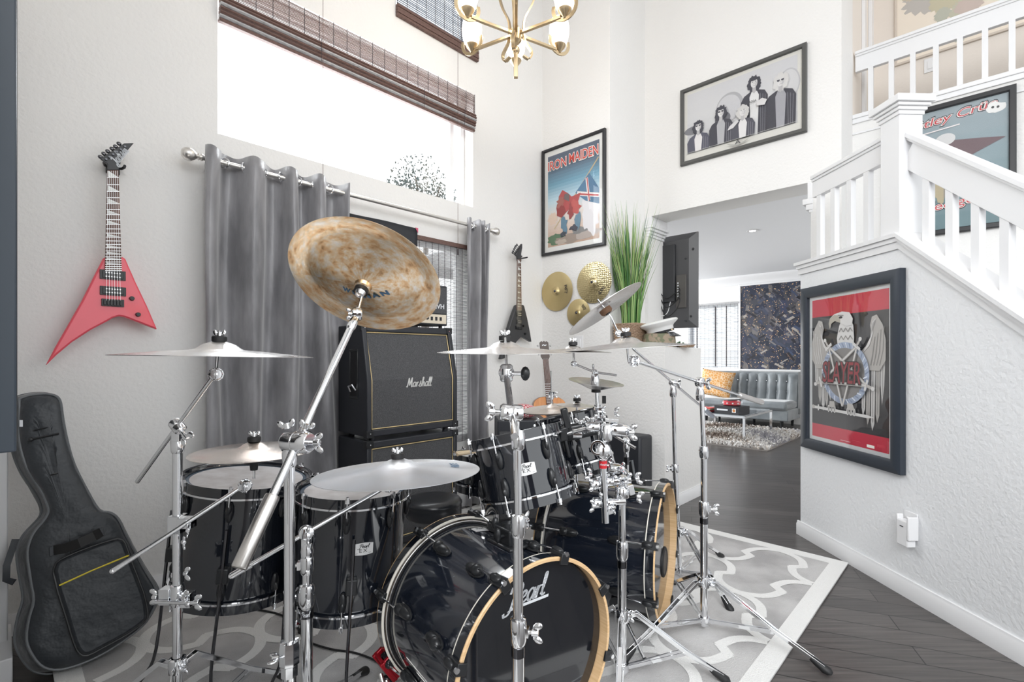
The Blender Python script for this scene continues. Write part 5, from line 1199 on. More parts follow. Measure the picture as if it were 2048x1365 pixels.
# ================================================================== GIG BAG
def bagY(u, v): return 1.70+.22*(u-60)/255+.15*(1340-v)/550
def bp_(x, y, n=0):
    u, v = x*.4506, 750+y*.4506; p_ = P(u, v, bagY(u, v)); return p_
bn = (bp_(200, 1200)-bp_(600, 1200)).cross(bp_(200, 1200)-bp_(200, 400)).normalized(); bn = bn if bn.y < 0 else -bn
fo = [(88, 108), (125, 94), (180, 86), (225, 88), (255, 100), (270, 128), (280, 200), (300, 300), (330, 400), (390, 520), (440, 600), (490, 613), (525, 640), (556, 705), (600, 790), (650, 880), (690, 950), (692, 1010), (645, 1100), (570, 1165), (480, 1225), (380, 1275), (270, 1308), (195, 1298), (145, 1245), (118, 1175), (130, 1080), (150, 1000), (135, 900), (122, 790), (145, 710), (200, 640), (215, 595), (190, 530), (150, 465), (108, 385), (85, 280)]
root = thing('guitar_gig_bag', 'black padded guitar gig bag with yellow-trimmed pocket leaning against the left wall', 'guitar bag', V(-1.5, 1.85, .012))
import itertools
sm = smooth_pts([tuple(q) for q in fo+[fo[0]]], 3)[:-1]
cx_, cy_ = 330, 800
back = -bn*.145+D1*-.03
mb = MB(FABR)
N_o = len(sm)
def ctr(x, y):  # nearest spine point for the padding
    kp = [(100, 180), (300, 205), (500, 255), (650, 300), (850, 370), (1120, 400)]; y_ = min(max(y, 230), 1050); sx = kp[-1][1]
    for (ya, xa), (yb, xb) in zip(kp[:-1], kp[1:]):
        if ya <= y_ <= yb: sx = xa+(xb-xa)*(y_-ya)/(yb-ya)
    return sx, y_
rings = []
for (k, s_, dn) in ((0, 1.0, None),):
    pass
def ringpts(scale, off):
    o = []
    for x, y in sm:
        sx, sy = ctr(x, y); o.append(bp_(sx+(x-sx)*scale, sy+(y-sy)*scale)+off)
    return o
specs = [(1.02, back*1.0), (1.10, back*.85), (1.14, back*.5), (1.08, back*.15), (1.0, V(0, 0, 0)), (.93, bn*.014), (.75, bn*.022), (.45, bn*.026), (.15, bn*.027)]
prev = None; rr = random.Random(9)
for s_, off in specs:
    ring = [mb.bm.verts.new(V(p_.x, p_.y, max(p_.z, .016))) for p_ in ringpts(s_, off)]
    if prev:
        for i in range(N_o): j = (i+1) % N_o; mb.face([prev[i], prev[j], ring[j], ring[i]])
    else: mb.face(ring[::-1])
    prev = ring
mb.face(prev)
tx = bpy.data.textures.new('wrinkle', 'CLOUDS'); tx.noise_scale = .13; tx.noise_depth = 2
mb.build('padded_shell', root, ang=60, mods=[('SUBSURF', dict(levels=1, render_levels=1)), ('DISPLACE', dict(texture=tx, strength=.012, mid_level=.5))])
mb = MB(mat('grey_piping', (.16, .17, .18), .35)); mb.tube([p_+bn*.004 for p_ in ringpts(1.0, V(0, 0, 0))], .0045, 6, True); mb.tube([p_ for p_ in ringpts(1.125, back*.45)], .004, 6, True); mb.build('piping', root)
def bag_patch(pts, n0, n1, m, nm, par=root, bev=.006):
    mb = MB(m); mb.prism([bp_(x, y)+bn*n0 for x, y in pts], bn*(n1-n0)); return mb.build(nm, par, bev=bev, ang=50)
pk = [(238, 870), (250, 830), (300, 800), (400, 760), (500, 728), (530, 728), (550, 745), (580, 830), (630, 960), (648, 1050), (635, 1085), (560, 1140), (450, 1200), (385, 1232), (350, 1222), (325, 1175), (290, 1060), (255, 950)]
pkt = bag_patch(smooth_pts(pk+[pk[0]], 2)[:-1], .018, .055, FABR, 'front_pocket', bev=.012)
mb = MB(YEL); mb.tube([bp_(263, 928)+bn*.0565, bp_(400, 865)+bn*.0575, bp_(566, 797)+bn*.0565], .003, 6); mb.build('yellow_trim', pkt)
mb = MB(BPLAS); mb.tube([bp_(x, y)+bn*.056 for x, y in smooth_pts(pk+[pk[0]], 2)[:-1]], .0035, 6, True); mb.build('pocket_piping', pkt)
mb = MB(BPLAS); mb.tube([bp_(95, 265)+bn*.010, bp_(180, 245)+bn*.031, bp_(276, 222)+bn*.010], .003, 6); mb.tube([bp_(165, 464)+bn*.010, bp_(240, 443)+bn*.031, bp_(322, 420)+bn*.010], .003, 6); mb.build('seam', root)
mb = MB(BPLAS); mb.tube([bp_(135, 292)+bn*.031, bp_(262, 264)+bn*.028], .004, 6); mb.ball(bp_(138, 292)+bn*.032, .008); mb.build('zip', root)
bag_patch([(218, 765), (270, 745), (275, 790), (222, 805)], .030, .036, FABR2, 'handle_patch', bev=.001); bag_patch([(418, 690), (455, 675), (462, 710), (425, 727)], .030, .036, FABR2, 'handle_patch', bev=.001)
mb = MB(RUBR); mb.bar([bp_(245, 775)+bn*.035, bp_(290, 765)+bn*.065, bp_(350, 742)+bn*.085, bp_(410, 715)+bn*.075, bp_(440, 700)+bn*.035], .034, .012, bn); mb.build('carry_handle', root)
mb = MB(FABR2); mb.bar([bp_(90, 730)+back*.5, bp_(52, 850)+back*.55, bp_(48, 915)+back*.5, bp_(80, 925)+back*.4], .02, .006, bn); mb.build('side_strap', root)
mb = MB(SILV); text(mb, 'G', lambda x, y: bp_(92+x, 232-y)+bn*.028, 0, 0, 12, 28) if False else mb.prism([bp_(88, 205)+bn*.024, bp_(103, 205)+bn*.024, bp_(103, 234)+bn*.024, bp_(88, 234)+bn*.024], bn*.001); mb.build('brand_tab', root)

# ================================================================== DRUMS
def plate_on(root, c, a, R, th, h, wd, ht, lines, ref):
    """small white badge following the shell; th around the axis, h along it"""
    a = a.normalized(); x = ref; x = (x-a*x.dot(a)).normalized(); y = a.cross(x)
    def f(k):
        def g(u, v):
            t_ = th+u/R; return c+a*(h+v)+(x*math.cos(t_)+y*math.sin(t_))*(R+.0015+.0006*k)
        return g
    mb = MB(BADGE); q = 12
    shape = lambda s: (.84+.16*math.sin(math.pi*min(1, max(0, s))))
    mb.grid(lambda s, t: f(0)((s-.5)*wd, (t-.5)*ht*shape(s)), q, 4)
    b_ = mb.build('badge', root)
    mb = MB(INK); g = f(1.5)
    script(mb, 'Pearl', g, -wd*.22, ht*.10, wd*.28, ht*.15, .13, .2)
    if lines: text(mb, 'EX', g, -wd*.20, -ht*.26, wd*.20, ht*.02, 0, 0, 1.3); strip2(mb, g, [(-wd*.4, -ht*.33), (wd*.4, -ht*.33)], ht*.012)
    mb.build('badge_lettering', b_, smooth=False)
def drum(name, label, c, a, R, L, nl, off=0, legs=None, badge=None, head=HEADW, group='black lacquered toms', cat='drum', bot=True, lugw=.013):
    """c centre of the top rim, a unit axis pointing up"""
    a = Vector(a).normalized(); c = Vector(c); base = c-a*L; root = thing(name, label, cat, base, group)
    x = V(1, 0, 0); x = (x-a*x.dot(a)).normalized(); y = a.cross(x); rd = lambda t: x*math.cos(t)+y*math.sin(t); tn = lambda t: y*math.cos(t)-x*math.sin(t)
    Rs = R-.010
    MB(LACQ).lathe([(Rs-.008, .012), (Rs, .010), (Rs, L-.010), (Rs-.008, L-.012)], base, a, 64).build('shell', root, ang=60)
    for nm, h, sg in (('top_hoop', L, 1), ('bottom_hoop', 0, -1)):
        o = base+a*h
        MB(LACQ).lathe([(R-.004, 0), (R+.002, .002), (R+.002, -.030), (R-.004, -.034), (R-.008, -.034), (R-.008, -.004)], o, a*sg, 64, True).build(nm, root, ang=50)
        mb = MB(CHROME); mb.lathe([(R+.0015, -.028), (R+.0045, -.029), (R+.0045, -.035), (R-.003, -.036)], o, a*sg, 64); mb.build('chrome_rim', root)
    mb = MB(); mb.lathe([(0, .0), (R*.74, 0), (R-.03, 0), (R-.012, -.001), (R-.007, .003)], base+a*(L-.014), a, 64, mats=[head, head, HEADR, HEADR]); mb.build('drum_head', root)
    if bot: MB(HEADR).lathe([(0, 0), (R-.008, 0)], base+a*.012, a, 48).build('bottom_head', root)
    for i in range(nl):
        t = off+2*math.pi*i/nl; d = rd(t); s = tn(t)
        for (h, sg) in ((L, -1), (0, 1)):
            lug_c = base+a*(h+sg*(.075 if L > .2 else .062)); ln = .034 if L > .2 else .028
            mb = MB(BPLAS); mb.ball(lug_c+d*(Rs+.006), 1, (.010, lugw, ln), 12, (d, s, a)); mb.ball(lug_c+d*(Rs+.010)+a*(-sg*.012), 1, (.012, lugw*.7, ln*.55), 10, (d, s, a)); lg = mb.build('lug', root)
            mb = MB(CHROME); mb.cyl(lug_c+d*(Rs+.017)-a*sg*.015, base+a*h+d*(R+.008), .0026, n=8); mb.cyl(base+a*(h+sg*.006)+d*(R+.008), base+a*(h-sg*.012)+d*(R+.008), .0048, n=6); mb.box(base+a*(h+sg*.002)+d*(R+.004), (.014, .012, .012), (d, s, a)); mb.build('tension_rod', lg)
    if badge: plate_on(root, base, a, Rs, badge[0], badge[1]*L, .062, .040, True, x)
    for (t, zl, out) in (legs or []):
        d = rd(t); p0 = base+d*(Rs+.022)
        mb = MB(BPLAS); mb.box(base+a*.13+d*(Rs+.012), (.028, .034, .05), (d, tn(t), a)); mb.build('leg_bracket', root, bev=.004)
        zf = lambda q: base+d*(Rs+.022)+a*q
        kn = p0-a*(p0.z-zl-.10); ft = V(p0.x+d.x*out, p0.y+d.y*out, zl+.028)
        kn.z = zl+.13
        mb = MB(BLKCH); mb.tube([tuple(q) for q in smooth_pts([tuple(p0+a*.28), tuple(p0+a*.1), tuple(kn), tuple(kn.lerp(ft, .6)-ZZ*.015), tuple(ft)], 4)], .0052, 8); lg = mb.build('leg', root)
        MB(RUBR).lathe([(0, .03), (.009, .03), (.011, .014), (.019, .010), (.019, 0), (0, 0)], V(ft.x, ft.y, zl), ZZ, 16).build('rubber_foot', lg)
    return root, base, a, x, y
PI = math.pi
GY = RT
drum('floor_tom', 'large black floor tom standing leftmost beside the gig bag', V(-.959, 1.80, .719), V(.10, .010, 1), .213, .405, 8, .25, [(math.radians(205), GY, .07), (math.radians(285), GY, .03), (math.radians(60), GY, .05)], None)
drum('floor_tom', 'black floor tom with white badge under the flat ride cymbal, left of the bass drum', V(-.557, 1.735, .695), V(.05, .01, 1), .190, .400, 8, .22, [(math.radians(200), GY, .05), (math.radians(290), GY, .02), (math.radians(70), GY, .04)], (math.radians(-60), .60))
T1c = V(.0126, 1.77, .876); T1a = V(-.22, .15, 1).normalized()
drum('rack_tom', 'tilted black rack tom with white badge above the front bass drum', T1c, T1a, .163, .245, 6, .05, None, (math.radians(-87), .50))
T2c = V(.235, 2.07, .905); drum('rack_tom', 'smaller tilted black rack tom hung behind the clamp cluster', T2c, V(-.22, .10, 1), .142, .225, 6, .5, None, None)
# mounting rails of the toms
r0 = [o for o in bpy.data.objects if o.name.startswith('rack_tom') and 'smaller' in o['label']][0]
mb = MB(BPLAS); a2 = V(-.22, .10, 1).normalized(); f2 = (V(.35, -.94, .15)); f2 = (f2-a2*f2.dot(a2)).normalized(); s2 = a2.cross(f2)
def arcp(t, h, r): return T2c+a2*h+(f2*math.cos(t)+s2*math.sin(t))*r
mb.grid(lambda s, t: arcp(-.75+1.5*s, -.035-.06*t-.0, .158), 14, 4)
mb.build('suspension_mount', r0, mods=[('SOLIDIFY', dict(thickness=.005))])
mb = MB(SILV)
loop = [arcp(-.2, -.05, .163), arcp(.25, -.05, .163), arcp(.25, -.078, .163), arcp(-.2, -.078, .163)]; mb.tube(loop, .0016, 5, True); strip2(mb, lambda x, y: arcp(x, y, .1632), [(-.12, -.064), (.0, -.058), (.05, -.07), (.17, -.063)], .003); mb.build('mount_plate', r0)
# snare
r_, sb_, sa_, sx_, sy_ = drum('snare_drum', 'shallow black and chrome snare drum glimpsed behind the tilted rack tom', V(-.072, 2.22, .715), V(0, .05, 1), .182, .155, 8, .2, None, None, group=None)
mb = MB(CHROME); mb.box(sb_+V(-.03, -.19, .08), (.03, .02, .07)); mb.cyl(sb_+V(-.03, -.2, .05), sb_+V(.0, -.23, .09), .006); mb.build('throw_off', r_)
rs = thing('snare_stand', 'chrome basket stand carrying the snare drum', 'drum stand', V(-.072, 2.22, GY))
MB(CHROME).cyl(V(-.072, 2.22, .16), V(-.072, 2.22, .47), .013).build('tube', rs)
for k in range(3):
    t = .6+2*PI*k/3; d = V(math.cos(t), math.sin(t), 0)
    MB(CHROME).tube([V(-.072, 2.22, .47), V(-.072, 2.22, .49)+d*.06, V(-.072, 2.22, .545)+d*.200, V(-.072, 2.22, .59)+d*.203], .006, 8).build('basket_arm', rs)
    lg = MB(CHROME).bar([V(-.072, 2.22, .30), V(-.072, 2.22, .16)+d*.13, V(-.072, 2.22, GY+.015)+d*.27], .014, .004).build('leg', rs); MB(RUBR).cyl(V(-.072, 2.22, GY)+d*.262, V(-.072, 2.22, GY+.022)+d*.262, .012).build('rubber_foot', lg)
for k, (p0, p1) in enumerate([(V(-.235, 2.12, .724), V(.02, 2.36, .724)), (V(-.245, 2.16, .724), V(.03, 2.30, .724))]):
    mb = MB(mat('hickory', (.72, .58, .40), .5)); mb.tube([p0, p0.lerp(p1, .8), p0.lerp(p1, .95), p1], [.007, .007, .0035, .004], 10); mb.ball(p1, .006); tag(mb.build('drumstick'), 'pale wooden drumstick lying across the snare drum', 'drumstick', 'pair of drumsticks on the snare')
# throne
tc0 = V(-.385, 2.43, .455)
root = thing('drum_throne', 'round black drum stool with chrome post in front of the speaker stack', 'stool', V(tc0.x, tc0.y, GY))
MB(mat('black_vinyl', (.02, .022, .026), .28, bump=(12, .1, .005))).lathe([(0, 0), (.09, .0), (.128, -.008), (.138, -.022), (.139, -.03), (.134, -.036), (.137, -.045), (.136, -.085), (.128, -.095), (0, -.095)], tc0, ZZ, 48).build('seat', root, ang=60)
MB(CHROME).cyl(V(tc0.x, tc0.y, .10), tc0-ZZ*.09, .0127).cyl(V(tc0.x, tc0.y, .26), V(tc0.x, tc0.y, .32), .02).build('post', root)
for k in range(3):
    t = .9+2*PI*k/3; d = V(math.cos(t), math.sin(t), 0); o = V(tc0.x, tc0.y, 0)
    lg = MB(CHROME).bar([o+ZZ*.27, o+d*.14+ZZ*.13, o+d*.27+ZZ*(GY+.014)], .018, .005).build('leg', root); MB(RUBR).cyl(o+d*.262+ZZ*GY, o+d*.262+ZZ*(GY+.025), .014).build('rubber_foot', lg)

# ---- bass drums
def kick(label, X, Y, z, yaw, R, L, angs, front, spur_t):
    c = V(X, Y, z); a = V(math.sin(yaw), math.cos(yaw), 0); sd = V(math.cos(yaw), -math.sin(yaw), 0)   # a runs to the rear
    root = thing('bass_drum', label, 'bass drum', c+a*L/2-ZZ*R, 'twin bass drums')
    Rs = R-.022; hw_ = .042; pos = lambda t, r, h: c+(sd*math.cos(t)+ZZ*math.sin(t))*r+a*h
    MB(LACQB).lathe([(Rs-.008, hw_*.8), (Rs, hw_*.8), (Rs, L-hw_*.8), (Rs-.008, L-hw_*.8)], c, a, 96).build('shell', root, ang=60)
    for nm, h0_, sg in (('front_hoop', 0, 1), ('rear_hoop', L, -1)):
        pr2 = [(R-.011, .001), (R-.003, 0), (R, .003), (R, .006), (R, hw_-.005), (R, hw_-.001), (R-.003, hw_), (R-.007, hw_), (R-.011, hw_-.002)]
        mts = [MAPLE, MAPLE, MAPLE, LACQ, PALEW, PALEW, PALEW, LACQ, MAPLE]
        mb = MB(); mb.lathe(pr2, c+a*h0_, a*sg, 96, True, mats=mts); mb.build(nm, root, ang=40)
        mb = MB(mat('chrome_hoop_line', (.6, .62, .65), .2, 1)) if False else MB(STEEL); mb.lathe([(R-.0115, hw_-.003), (R-.0125, hw_+.002), (R-.015, hw_+.003)], c+a*h0_, a*sg, 96); mb.use(RUBR); mb.lathe([(R-.015, hw_+.0028), (Rs+.001, hw_+.004)], c+a*h0_, a*sg, 96); mb.build('head_collar', root)
    if front:
        MB(HEADB).lathe([(0, hw_-.012), (R-.015, hw_-.012), (R-.014, hw_-.002)], c, a, 96).build('front_head', root)
    MB(HEADW).lathe([(0, hw_-.012), (R-.015, hw_-.012)], c+a*L, -a, 64).build('batter_head', root)
    for t in angs:
        for h0_, sg in ((0, 1), (L, -1)):
            d = (sd*math.cos(t)+ZZ*math.sin(t)); s = a.cross(d); o = c+a*h0_
            A_ = a*sg
            mb = MB(BPLAS)   # claw over the hoop
            mb.box(o+d*(R+.005)+A_*.020, (.012, .030, .052), (d, s, A_)); mb.box(o+d*(R-.004)-A_*.005, (.030, .030, .008), (d, s, A_)); mb.ball(o+d*(R+.012)+A_*.030, 1, (.010, .013, .022), 10, (d, s, A_))
            cl = mb.build('claw_hook', root, bev=.004)
            mb = MB(CHROME); mb.cyl(o+d*(R+.011)-A_*.012, o+d*(R+.011)-A_*.004, .007, n=8); mb.cyl(o+d*(R+.011)+A_*.04, o+d*(Rs+.022)+A_*.135, .0030, n=8); mb.build('tension_rod', cl)
            mb = MB(BPLAS); lc = o+d*(Rs+.010)+A_*.150; mb.ball(lc, 1, (.015, .016, .040), 12, (d, s, A_)); mb.ball(lc-A_*.018+d*.006, 1, (.015, .018, .022), 12, (d, s, A_)); mb.ball(lc-d*.006, 1, (.008, .020, .044), 10, (d, s, A_)); mb.build('lug', root)
    for s_ in (-1, 1):
        t = -PI/2+s_*.95; o = pos(t, Rs+.012, .16); ft = o+sd*(s_*.13)-a*.14; ft.z = GY+.012
        mb = MB(BPLAS); mb.cyl(o-sd*s_*.01, o+sd*s_*.014, .028); mb.build('spur_bracket', root)
        mb = MB(CHROME); mb.tube([o+(o-ft)*.12, o, ft], [.008, .008, .006], 10); sp = mb.build('spur', root); MB(RUBR).ball(ft, .012).build('rubber_tip', sp)
    return root, c, a, sd, Rs, pos, hw_
AN = [math.radians(q) for q in (163, 118, 73, 28, -17, -62, -107, -152)]
rk, c, a, sd, Rs, pos, hw_ = kick('front black bass drum with maple-edged hoops and silver script lettering on its head', .083, 1.366, .304, -.652, .28, .486, AN, True, 0)
zl = .458
mb = MB(SILV); fh = lambda x, y: c+sd*x+ZZ*(zl-c.z+y)+a*(hw_-.0135)
script(mb, 'Pearl', fh, -.095, .012, .035, .029, .13, .25); mb.poly([fh(-.10, 0), fh(.048, .0), fh(.050, .008), fh(-.085, .008)]); mb.build('head_lettering', rk, smooth=False)
plate_on(rk, c, a, Rs, 0, .10+.0, .001, .001, False, sd) if False else None
# badge on top of the shell
xx = ZZ.copy(); plate_on(rk, c, a, Rs, .14, .36, .058, .042, False, ZZ)
# tom mount bracket on top of the front bass drum
mo = pos(PI/2-.12, Rs+.004, .20); mb = MB(BPLAS); mb.box(mo, (.075, .125, .012), (sd, a, ZZ)); mb.box(mo+ZZ*.028, (.05, .085, .05), (sd, a, ZZ)); mt = mb.build('tom_bracket', rk, bev=.005)
mb = MB(BPLAS); mb.cyl(mo+ZZ*.052, mo+ZZ*.064, .018); mb.ball(mo-sd*.045-a*.01+ZZ*.035, 1, (.010, .008, .024), 10); mb.cyl(mo-sd*.045-a*.01+ZZ*.03, mo-sd*.02-a*.01+ZZ*.03, .006); mb.ball(mo-sd*.005+a*.06+ZZ*.045, 1, (.012, .010, .022), 10); mb.build('wing_screw', mt)
rk2, c, a, sd, Rs, pos, hw_ = kick('rear black bass drum with pale maple hoop and ported head, right of the front one', .668, 2.126, .309, -1.106, .285, .509, [math.radians(q) for q in (157.5, 112.5, 67.5, 22.5, -22.5, -67.5, -112.5, -157.5)], True, 0)
po = c+sd*.10-ZZ*.09+a*(hw_-.016)
mb = MB(RUBR); mb.lathe([(.050, -.0), (.058, .004), (.066, .0), (.066, -.01), (.05, -.01)], po, -a, 40, True); pr3 = mb.build('port_ring', rk2); MB(OUTM).lathe([(0, .0015), (.05, .0015)], po, -a, 32).build('port_hole', pr3)
# bass drum pedal with red hoop clamp at the rear hoop of the front drum
pc_ = P(778, 1290, 1.50)
ck, ak, sk_ = V(.083, 1.366, .304), V(math.sin(-.652), math.cos(-.652), 0), V(math.cos(-.652), -math.sin(-.652), 0)
rp_ = ck+ak*.486; t_ = math.radians(213); cp0 = rp_+(sk_*math.cos(t_)+ZZ*math.sin(t_))*.285
root = thing('hoop_clamp', 'red clamp with two silver tubes gripping the rear hoop of the front bass drum', 'clamp', cp0)
d_ = (sk_*math.cos(t_)+ZZ*math.sin(t_)); tg = ak.cross(d_)
mb = MB(RED); mb.box(cp0+d_*.012, (.010, .085, .075), (d_, tg, ak)); mb.box(cp0-ak*.030, (.05, .085, .012), (d_, tg, ak)); mb.box(cp0+ak*.030, (.05, .085, .012), (d_, tg, ak)); mb.build('jaws', root, bev=.003)
dn = (V(.35, -.45, -.62)).normalized(); q0 = cp0-ak*.02+d_*.02-ZZ*.03
for q in (0, .035): mb = MB(STEEL); e0 = q0+tg*q; l = (e0.z-GY-.02)/-dn.z; mb.cyl(e0, e0+dn*l, .010-.003*(q > 0)); mb.build('tube', root)
MB(BPLAS).ball(cp0+d_*.03-tg*.03-ZZ*.01, 1, (.02, .012, .014), 10).build('wing_screw', root)
# foot pedal behind the front drum
fpd = ck+ak*.62; root = thing('bass_pedal', 'black and chrome bass pedal standing behind the front bass drum', 'pedal', V(fpd.x, fpd.y, GY))
mb = MB(BLKCH); mb.box(fpd+ak*.11-ZZ*(fpd.z-GY-.01), (.09, .34, .012), (sk_, ak, ZZ)); mb.build('base_plate', root, bev=.003)
mb = MB(STEEL); fo_ = (ak*.97+ZZ*-.24).normalized(); mb.box(V(fpd.x, fpd.y, GY+.075)+ak*.13, (.08, .26, .008), (sk_, fo_, sk_.cross(fo_))); mb.build('footboard', root, bev=.002)
for s_ in (-1, 1): MB(CHROME).cyl(V(fpd.x, fpd.y, GY+.01)+sk_*.05*s_, V(fpd.x, fpd.y, GY+.22)+sk_*.045*s_, .008).build('post', root)
MB(CHROME).cyl(V(fpd.x, fpd.y, GY+.215)-sk_*.07, V(fpd.x, fpd.y, GY+.215)+sk_*.07, .007).cyl(V(fpd.x, fpd.y, GY+.215), V(fpd.x, fpd.y, GY+.36)-ak*.02, .004).build('axle', root)
MB(mat('felt_beater', (.6, .58, .55), .9)).ball(V(fpd.x, fpd.y, GY+.365)-ak*.02, .026, (1, 1, 1)).build('beater', root)

# ================================================================== CYMBALS AND STANDS
def frame_n(n): n = Vector(n).normalized(); return n
def cymbal(label, c, n, R, m, prof=None, word=None, up=None, bell=1):
    mb = MB(m)
    if prof is None:
        # bell top at +.028, rim at 0
        k = R/.2
        u_ = [(.006, .034*k), (.016*k, .033*k), (.034*k, .026*k), (.044*k, .018*k), (.052*k, .0145*k), (.09*k, .0115*k), (.14*k, .0065*k), (.18*k, .0025*k), (R, 0)]
        prof = u_+[(r, h-.0012) for r, h in u_[::-1]]
    mb.lathe(prof, n=72, closed=True); o = local_obj(mb, 'cymbal', c, n, up, ang=30); tag(o, label, 'cymbal', 'cymbals of the drum kit')
    if word:
        t, r_, tang, L_, hh, ink_, sg = word; mb = MB(ink_)
        def f(x, y):
            tt = tang+sg*x/r_; rr_ = r_+sg*y*-1; h = .0092+(.16-rr_)*.095+.0006
            return V(math.cos(tt)*rr_, math.sin(tt)*rr_, h)
        text(mb, t, f if not isinstance(t, tuple) else f, -L_/2, -hh/2, L_/2, hh/2, .1, .03); local_obj(mb, 'lettering', c, n, up, parent=o, smooth=False)
    return o
def wing(mb, c, ax, ear, s=1):
    """wing nut: hub along ax, ears along ear"""
    s *= .74; ax = ax.normalized(); ear = (ear-ax*ear.dot(ax)).normalized(); th = ax.cross(ear)
    mb.lathe([(0, 0), (.0075*s, 0), (.0065*s, .014*s), (0, .015*s)], c, ax, 14)
    mb.box(c+ax*.008*s, (.026*s, .006*s, .008*s), (ear, th, ax))
    for q in (-1, 1): mb.ball(c+ax*.012*s+ear*.014*s*q, 1, (.0085*s, .0040*s, .0115*s), 10, (ear, th, (ax+ear*.25*q).normalized()))
def mount(root, tilt, c, n, R=.2, sleeve=None, felt_lo=.004, top=.0335, dark=True):
    """rod from tilter through the cymbal with felts and a wing nut"""
    n = Vector(n).normalized(); k = R/.2
    mb = MB(CHROME); mb.cyl(tilt, c+n*(top*k+.03), .0038, n=8); mb.build('cymbal_rod', root)
    mb = MB(RUBR); mb.lathe([(0, 0), (.017, 0), (.018, .003), (.018, .012), (.016, .0145), (0, .0145)], c+n*(top*k+.0005), n, 24); mb.lathe([(0, 0), (.015, .0), (.016, .003), (.016, .012), (0, .013)], c+n*(top*k-.017), n, 20); mb.build('felt_washer', root)
    mb = MB(CHROME); x = V(1, .2, 0); wing(mb, c+n*(top*k+.015), n, x, .95); mb.build('wing_nut', root)
def tilter(root, p, axis=None, s=1):
    axis = (axis or V(.9, -.4, 0)).normalized(); mb = MB(CHROME)
    mb.lathe([(0, -.012*s), (.013*s, -.012*s), (.016*s, -.009*s), (.016*s, .009*s), (.013*s, .012*s), (0, .012*s)], p, axis, 24); mb.lathe([(.016*s, -.002), (.018*s, -.002), (.018*s, .002), (.016*s, .002)], p, axis, 16)
    for k in range(10): t = 2*PI*k/10; e = axis.cross(ZZ).normalized(); mb.ball(p+(e*math.cos(t)+ZZ*math.sin(t))*.0165*s, .003*s, (1, 1, 1), 6)
    wing(mb, p+axis*.012*s, axis, ZZ, .9*s); mb.build('tilter', root)
def tri(root, x, y, hz, legs, R, z0=GY, bar=.017, tube=.0155, hb=.055):
    o = V(x, y, 0)
    mb = MB(CHROME); mb.lathe([(tube, -.022), (tube+.008, -.020), (tube+.009, .0), (tube+.006, .018), (tube, .020)], o+ZZ*hz, ZZ, 24); wing(mb, o+V(tube+.004, -.004, hz), V(1, -.5, 0).normalized(), ZZ, 1.3); mb.build('tripod_collar', root); MB(CHROME).lathe([(tube, -.012), (tube+.007, -.012), (tube+.007, .012), (tube, .012)], o+ZZ*hb, ZZ, 20).build('lower_collar', root)
    for q in legs:
        ang, Rr = q if isinstance(q, tuple) else (q, R)
        t = math.radians(ang); d = V(math.cos(t), math.sin(t), 0); s = V(-d.y, d.x, 0)
        mb = MB(CHROME); zz0 = z0+.018
        pts = [o+d*(tube+.004)+ZZ*(hz-.004), o+d*.05+ZZ*(hz+.006), o+d*(Rr*.33)+ZZ*(hz*.80), o+d*(Rr*.62)+ZZ*(hz*.44+.006), o+d*(Rr*.97)+ZZ*zz0]
        for sg in (-1, 1):
            off = s*(.0095*sg)
            pp = [p_+off*(1 if 0 < i < 4 else .75) for i, p_ in enumerate(pts)]
            mb.bar(pp, .0028, bar*.8, ZZ)
        mb.bar([pts[2]+ZZ*.002, pts[3]+ZZ*.002], .014, .004)
        lg = mb.build('leg', root, bev=.0008)
        mb = MB(CHROME)
        mid = o+d*(Rr*.60)+ZZ*(hz*.46)
        for sg in (-1, 1): mb.bar([o+d*(tube+.006)+s*.006*sg+ZZ*hb, mid+s*.010*sg], .0025, .012)
        mb.build('brace', lg)
        mb = MB(RUBR); f0 = o+d*(Rr*.93)+ZZ*(z0+.02); dd = (pts[4]-pts[3]).normalized()
        mb.lathe([(0, -.03), (.010, -.03), (.013, -.01), (.017, .022), (.018, .034), (.012, .044), (0, .046)], f0, (dd+ZZ*-.15).normalized(), 12)
        f_ = mb.build('rubber_foot', lg)
        for v_ in f_.data.vertices:
            if v_.co.z+f_.parent.parent.location.z < z0+.001: v_.co.z = z0+.001-f_.parent.parent.location.z
def collar(root, o, r, ear=None, s=1, band=None):
    mb = MB(CHROME); mb.lathe([(r-.002, -.030*s), (r+.003, -.028*s), (r+.006, -.018*s), (r+.006, .018*s), (r+.004, .026*s), (r-.002, .028*s)], o, ZZ, 24)
    ear = (ear or V(.8, -.6, 0)).normalized(); mb.cyl(o+ear*r, o+ear*(r+.022), .005, n=10); mb.box(o+ear*(r+.006), (.012, .018, .022), (ear, ear.cross(ZZ), ZZ)); wing(mb, o+ear*(r+.02), ear, ZZ, 1.35*s); mb.build('height_collar', root)
    if band: MB(BLKCH).lathe([(r+.0005, -.012), (r+.0015, -.012), (r+.0015, .012), (r+.0005, .012)], o-ZZ*.05, ZZ, 24).build('black_band', root)
def vtube(root, x, y, z0, z1, r, nm='tube', x1=None, y1=None):
    MB(CHROME).lathe([(0, 0), (r, 0), (r, z1-z0-.002), (r-.002, z1-z0), (0, z1-z0)], V(x, y, z0), V((x1 if x1 is not None else x)-x, (y1 if y1 is not None else y)-y, z1-z0), 24).build(nm, root)
